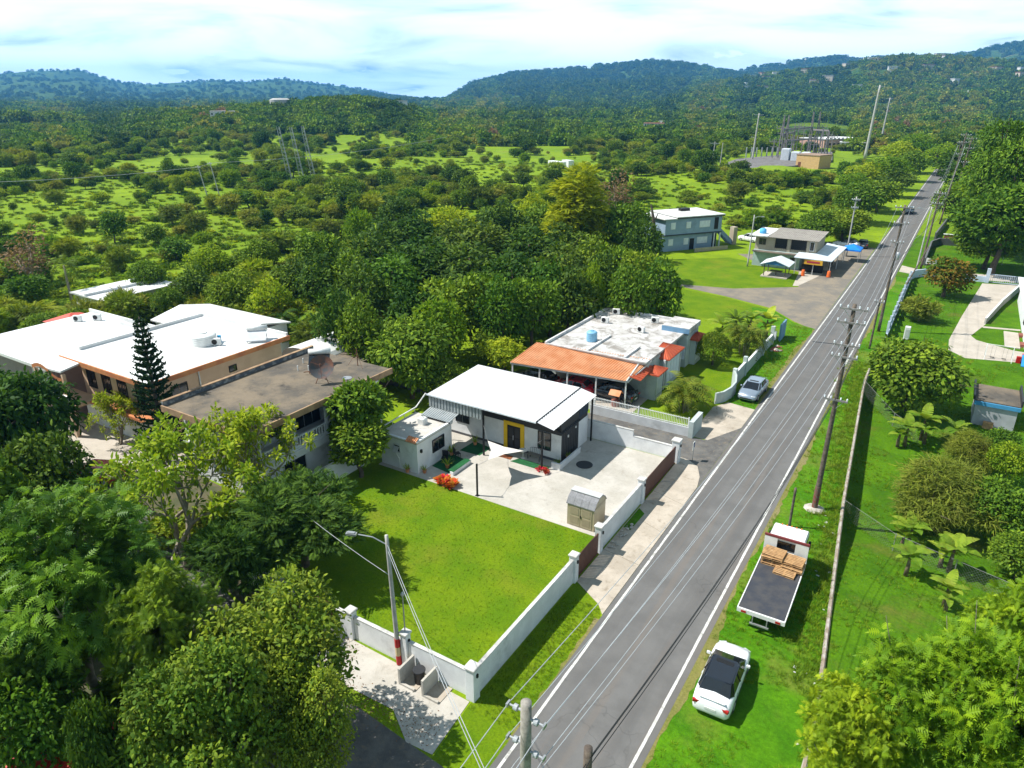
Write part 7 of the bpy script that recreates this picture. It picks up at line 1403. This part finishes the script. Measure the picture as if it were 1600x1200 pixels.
for px_, py_, r_, zc, k in ((1285, 350, 38, 4, 'broad'), (1320, 345, 40, 4.5, 'broad'), (1345, 310, 42, 5.5, 'grove'), (1375, 300, 36, 5, 'grove'), (1390, 265, 38, 6, 'lime_grove'), (1410, 240, 36, 7, 'lime_grove'), (1360, 270, 36, 5, 'lime_grove'), (1425, 255, 28, 6, 'grove'), (1335, 285, 34, 4, 'lime_grove'), (1430, 225, 30, 7, 'lime_grove'), (1400, 280, 30, 5, 'grove'), (1442, 240, 24, 7, 'grove')): tree_px(k, px_, py_, r_, zc, 'bright roadside tree on the slope left of the shaded road'.replace('left of', 'above'), group='trees along the shaded road')
# patio plants
for x, y, l in ((-29.0, 36.9, 'orange croton clump at the lawn edge of the patio'), (-28.3, 36.8, 'yellow and orange croton beside the larger croton clump')): tree('croton', x, y, .45, .42, l, 'plant', 'croton_plant', z=.01)
for x, y, s, l in ((-23.7, 42.5, .5, 'red flowering plants round the foot of the roof post'), (-23.2, 42.3, .35, 'small red flowers beside the roof post plants')): tree('croton_flower', x, y, s * .7, .16, l, 'plant', 'flowering_plant', z=.01)
for x, y, s, l in ((-30.2, 39.0, .7, 'spiky potted plant on the green carpet'), (-31.2, 40.9, .9, 'tall potted plant beside the annex window'), (-31.2, 37.4, .5, 'small potted plant at the annex corner'), (-32.4, 36.8, .6, 'dark plant against the annex front wall'), (-30.6, 43.4, .7, 'potted plant under the zinc drop panel'), (-22.9, 43.7, .55, 'shrubby plant inside the white planter wall'), (-22.8, 45.2, .5, 'low plant beside the dark side cladding')):
    t = thing('potted_plant', l, 'plant', (x, y, .02)); MB().lathe((0, 0, 0), [(.12, 0), (.17, .26), (.19, .28), (.15, .28)], 12).build('pot', TERRA, t, local=True); o = mesh_obj('foliage', PROTO['pot_plant'][0]['one'], t, (0, 0, .22)); o.scale = (s * 1.4,) * 3
# --- shrubs and trees of the pasture: the largest ones singly, the rest as one mass
def blocked_v(x, y):
    px, r = col_of(x, y), np.hypot(x, y); b = (x > -20) & (x < 0) & (y < 345); b |= (x > -13) & (r < 170); b |= (x > -101) & (x < -89) & (y > 42) & (y < 60)
    b |= (x > -50) & (y < 118) & (x < 0) & ~((x < -30) & (y > 112)); b |= (x > -50) & (x < -13) & (y > 95) & (y < 156); b |= (x > -84) & (y < 52); b |= (x > -95) & (x < -45) & (y > 285) & (y < 400); b |= (px > 1460) & (r < 170); return b
def polar_v(px, r): a = np.arctan2((px - 800) / F, cp_ + 0.4058 * sp_) - YAW; return r * np.sin(a), r * np.cos(a)
rs = np.random.RandomState(5); n = 24000; px_ = rs.uniform(-120, 1560, n); r_ = 62 * (560 / 62) ** (rs.rand(n) ** .8); x, y = polar_v(px_, r_)
dn = fbm(x / 26 + 3, y / 26 + 8, 4) + .07 * (r_ > 350); ok = ~blocked_v(x, y) & ((dn > np.where(r_ < 120, .46, np.where(r_ < 360, .555, .50)) + .08 * rs.rand(n)) | (rs.rand(n) < .05)); idx = np.nonzero(ok)[0][:4000]
cand = [(x[i], y[i], r_[i], rs.rand(), dn[i]) for i in idx]; print('pasture', len(cand))
cand.sort(key=lambda c: c[2]); FAR = {}
KD = [('shrub', .26), ('scrub', .86), ('field_tree', 1.0)]
for i, (x, y, r_, u, dn) in enumerate(cand):
    kind = next(k for k, t_ in KD if u < t_); ps = PROTO[kind]; v = rs.randint(len(ps)); s = rs.choice((.35, .5, .7, .95)) * rs.uniform(.8, 1.25) * (1.0 if r_ < 350 else 1.2)
    if kind == 'field_tree': s *= .9
    sz = s * rs.uniform(.55, 1.2); sy2 = s * rs.uniform(.7, 1.5)
    if i < 280:
        z = Tz(x, y); o = mesh_obj({'shrub': 'shrub', 'scrub': 'scrub_bush', 'field_tree': 'tree'}[kind], ps[v]['one'], None, (x, y, z)); o.scale = (s, sy2, sz); o.rotation_euler = (0, 0, rs.rand() * 6.28)
        props(o, {'shrub': 'rounded leafy shrub growing in the pasture', 'scrub': 'spreading feathery scrub bush growing in the pasture', 'field_tree': 'small round crowned tree growing in the pasture'}[kind], 'tree' if kind == 'field_tree' else 'shrub', {'shrub': 'pasture shrubs', 'scrub': 'pasture scrub bushes', 'field_tree': 'small pasture trees'}[kind])
    else: FAR.setdefault((kind, v), []).append((x, y, 0, s, sy2, sz, rs.rand() * 6.28))
hid = bpy.data.collections.new('prototypes')
def mass(name, label, me, rows):
    """one object of scattered copies (geometry nodes), for growth nobody could count"""
    src = bpy.data.objects.new(name + '_source', me); hid.objects.link(src)
    a = np.array(rows, np.float64); a[:, 2] += T(a[:, 0], a[:, 1]); a = a.astype(np.float32); pm_ = bpy.data.meshes.new(name); pm_.vertices.add(len(a)); pm_.vertices.foreach_set('co', a[:, :3].reshape(-1)); pm_.attributes.new('scl', 'FLOAT_VECTOR', 'POINT').data.foreach_set('vector', a[:, 3:6].reshape(-1))
    rot = np.zeros((len(a), 3), np.float32); rot[:, 2] = a[:, 6]; pm_.attributes.new('rot', 'FLOAT_VECTOR', 'POINT').data.foreach_set('vector', rot.reshape(-1))
    ng = bpy.data.node_groups.new(name + '_nodes', 'GeometryNodeTree'); ng.interface.new_socket('Geometry', in_out='INPUT', socket_type='NodeSocketGeometry'); ng.interface.new_socket('Geometry', in_out='OUTPUT', socket_type='NodeSocketGeometry')
    gi = ng.nodes.new('NodeGroupInput'); go = ng.nodes.new('NodeGroupOutput'); iop = ng.nodes.new('GeometryNodeInstanceOnPoints'); oi = ng.nodes.new('GeometryNodeObjectInfo'); oi.inputs[0].default_value = src
    n1 = ng.nodes.new('GeometryNodeInputNamedAttribute'); n1.data_type = 'FLOAT_VECTOR'; n1.inputs[0].default_value = 'scl'; n2 = ng.nodes.new('GeometryNodeInputNamedAttribute'); n2.data_type = 'FLOAT_VECTOR'; n2.inputs[0].default_value = 'rot'
    L_ = ng.links; L_.new(gi.outputs[0], iop.inputs['Points']); L_.new(oi.outputs['Geometry'], iop.inputs['Instance']); L_.new(n1.outputs[0], iop.inputs['Scale']); L_.new(n2.outputs[0], iop.inputs['Rotation']); L_.new(iop.outputs[0], go.inputs[0])
    o = mesh_obj(name, pm_); o.modifiers.new('scatter', 'NODES').node_group = ng; return props(o, label, kind='stuff')
for (kind, v), rows in FAR.items(): mass('pasture_vegetation', 'mass of farther shrubs and small trees across the pasture', PROTO[kind][v]['one'], rows)
# far woods on the hill and the mountain slopes
def far_proto(seed, leaf, size):
    rs_ = np.random.RandomState(seed); lob = lobes_of(rs_, 1.0, .75, .8, 6, .5); P, A, C, S, lv = scatter(rs_, lob, 330, size, up=.6); return tri_mesh('far_crown', [(*leaves_geo(P, A, C, S, 'diamond', lv), 0)], [LF[leaf]])
FP = [far_proto(200, 'dark', .38), far_proto(201, 'broad', .38), far_proto(202, 'olive', .38), far_proto(203, 'fine', .38), far_proto(204, 'dry', .34)]
rows = [[] for _ in FP]; rs = np.random.RandomState(9)
def pick(a, b, p):
    u = float(np.clip((fbm(np.array(a), np.array(b), 2) - .25) * 2, 0, .999)) * .75 + rs.rand() * .25; c = 0
    for k, q in enumerate(p):
        c += q
        if u < c: return k
    return 0
def woods(n, px0, px1, r0, r1, s0, s1, thr=.0, mix_=(.36, .38, .1, .14, .02)):
    k = n * 5; px_ = rs.uniform(px0, px1, k); r_ = r0 * (r1 / r0) ** rs.rand(k); x, y = polar_v(px_, r_); ok = ~((np.abs(x + 10) < 13) & (y < 345))
    if thr: ok &= fbm(x / (r_ * .09), y / (r_ * .09), 3) > thr
    for i in np.nonzero(ok)[0][:n]: s = rs.uniform(s0, s1); rows[pick(x[i] / (r_[i] * .05), y[i] / (r_[i] * .05), mix_)].append((x[i], y[i], -s * .2, s, s, s * rs.uniform(.8, 1.25), rs.rand() * 6.28))
woods(2300, 90, 740, 500, 760, 2.4, 5.2, 0, (.38, .38, .08, .14, .02)); woods(1300, -120, 120, 450, 760, 2.2, 5.0, .36); woods(2600, 640, 1650, 430, 900, 2.2, 4.8, .38, (.34, .36, .1, .17, .03)); woods(3200, -100, 1650, 820, 1600, 4, 7.5, .26, (.4, .3, .14, .14, .02)); woods(2200, -120, 1000, 1600, 2700, 6, 11, .2, (.45, .3, .1, .15, 0))
woods(4200, 880, 1680, 1350, 2400, 5.5, 10, .30, (.5, .25, .1, .15, .0)); woods(3600, 560, 1300, 2400, 4300, 9, 15, 0, (.8, .2, 0, 0, 0)); woods(1600, -120, 700, 2200, 6200, 6, 11, .2, (.9, .1, 0, 0, 0)); woods(1500, 1130, 1660, 3000, 4700, 9, 15, .3, (.8, .2, 0, 0, 0))
for me, rw in zip(FP, rows): mass('far_woods', 'woodland covering the distant hills', me, rw)
# weeds through the pasture, grass tufts on the verges, fallen leaves on the street edge
rw = []; rw2 = []; k = 24000; px_ = rs.uniform(-100, 1500, k); r_ = 60 * (330 / 60) ** rs.rand(k); x, y = polar_v(px_, r_)
for i in np.nonzero(~blocked_v(x, y))[0][:5500]: s = rs.uniform(.5, 1.4); (rw if rs.rand() < .5 else rw2).append((x[i], y[i], -.05, s, s, s * rs.uniform(.5, 1.1), rs.rand() * 6.28))
mass('weeds', 'tall weeds growing through the pasture', PROTO['weed'][0]['one'], rw); mass('weeds', 'feathery weeds growing through the pasture', PROTO['weed'][1]['one'], rw2)
rw = []
def tufts(x, y, s0, s1):
    for i in range(len(x)): s = rs.uniform(s0, s1); rw.append((x[i], y[i], 0, s, s, s * rs.uniform(.6, 1.3), rs.rand() * 6.28))
U = rs.uniform; x, y = U(-6.9, 18, 30000), U(18, 95, 30000); ok = (np.abs(x - wall_x(y)) > .25) & ~((x > 1.5) & (x < 10) & (y > 89)) & (fbm(x / 2.5, y / 2.5, 3) > .47); tufts(x[ok][:11000], y[ok][:11000], .3, .85)
y = U(30, 82, 2200); tufts(wall_x(y) - np.abs(rs.normal(size=2200)) * .9 - .1, y, .5, 1.3); tufts(U(-35.8, -15.6, 5000), U(21.5, 36.4, 5000), .18, .34); tufts(U(-15.2, -12.8, 1500), U(20.5, 30.3, 1500), .25, .5); tufts(U(-15.4, -12.8, 1500), U(63.5, 92, 1500), .3, .7)
mass('grass_tufts', 'grass tufts standing on the verges and lawns', PROTO['tuft'][0]['one'], rw)
n = 900; x = np.concatenate([rs.uniform(-24, -15.5, n), rs.uniform(-26, -22, 300)]); y = np.concatenate([18.3 + .06 * (x[:n] + 20) + rs.normal(size=n) * .45, rs.uniform(19, 21, 300)]); P = np.stack([x, y, np.full(len(x), .03)], -1); A = rs.normal(size=(len(x), 3)) * [1, 1, .15]; C = np.stack([np.zeros(len(x)), np.zeros(len(x)), np.ones(len(x))], -1) + rs.normal(size=(len(x), 3)) * .2
props(mesh_obj('leaf_litter', tri_mesh('leaf_litter', [(*leaves_geo(P, A, C, rs.uniform(.04, .10, len(x)), 'diamond', rs.rand(len(x))), 0)], [LF['dry']])), 'brown fallen leaves along the street edge', kind='stuff')
# red sheet roof under the trees, rubble and stones
p = G(105, 1175, 2.6); t = thing('lean_to', 'low shed with a bright red sheet roof under the trees', 'shed', (p.x, p.y, 0), .4); MB().box(-1.7, 1.7, -1.2, 1.2, 0, 2.3).build('wall', BEIGE, t, local=True); m = MB(); m.ribbed((-2.0, -1.5, 2.45), (4.0, 0, 0), (0, 3.0, .4), 14, .05); m.build('roof', M('red_sheet', (.50, .035, .02), (.42, .03, .02), 2, .5), t, local=True)
rw3 = random.Random(4)
for k in range(26): x, y = rw3.uniform(-15.1, -14.6), rw3.uniform(35.7, 39.5); s = rw3.uniform(.06, .14); props(MB().lathe((x, y, .04), [(s * .6, 0), (s, s * .5), (s * .5, s * .9)], 6).build('pebble', STONE), 'pale pebble lying in the strip below the white wall', 'stone', 'pebbles below the white wall')
for k in range(14): x, y = rw3.uniform(-15.3, -14.3), rw3.uniform(80.5, 82.5); s = rw3.uniform(.15, .35); props(MB().lathe((x, y, .0), [(s * .8, 0), (s, s * .4), (s * .4, s * .8)], 6).build('rubble_stone', STONE if k % 2 else BRICKM), 'broken stone in the rubble heap below the blue end panel', 'stone', 'rubble heap stones')
for k in range(16): y = rw3.uniform(26, 48); x = float(wall_x(y)) - rw3.uniform(.2, 1.4); s = rw3.uniform(.08, .22); props(MB().obox((x, y, .04), (s, s * .7, .02), rz=rw3.uniform(0, 3), rx=.2).build('litter_scrap', PLASTW), 'scrap of white litter on the grass by the retaining wall', 'litter', 'litter scraps on the verge')
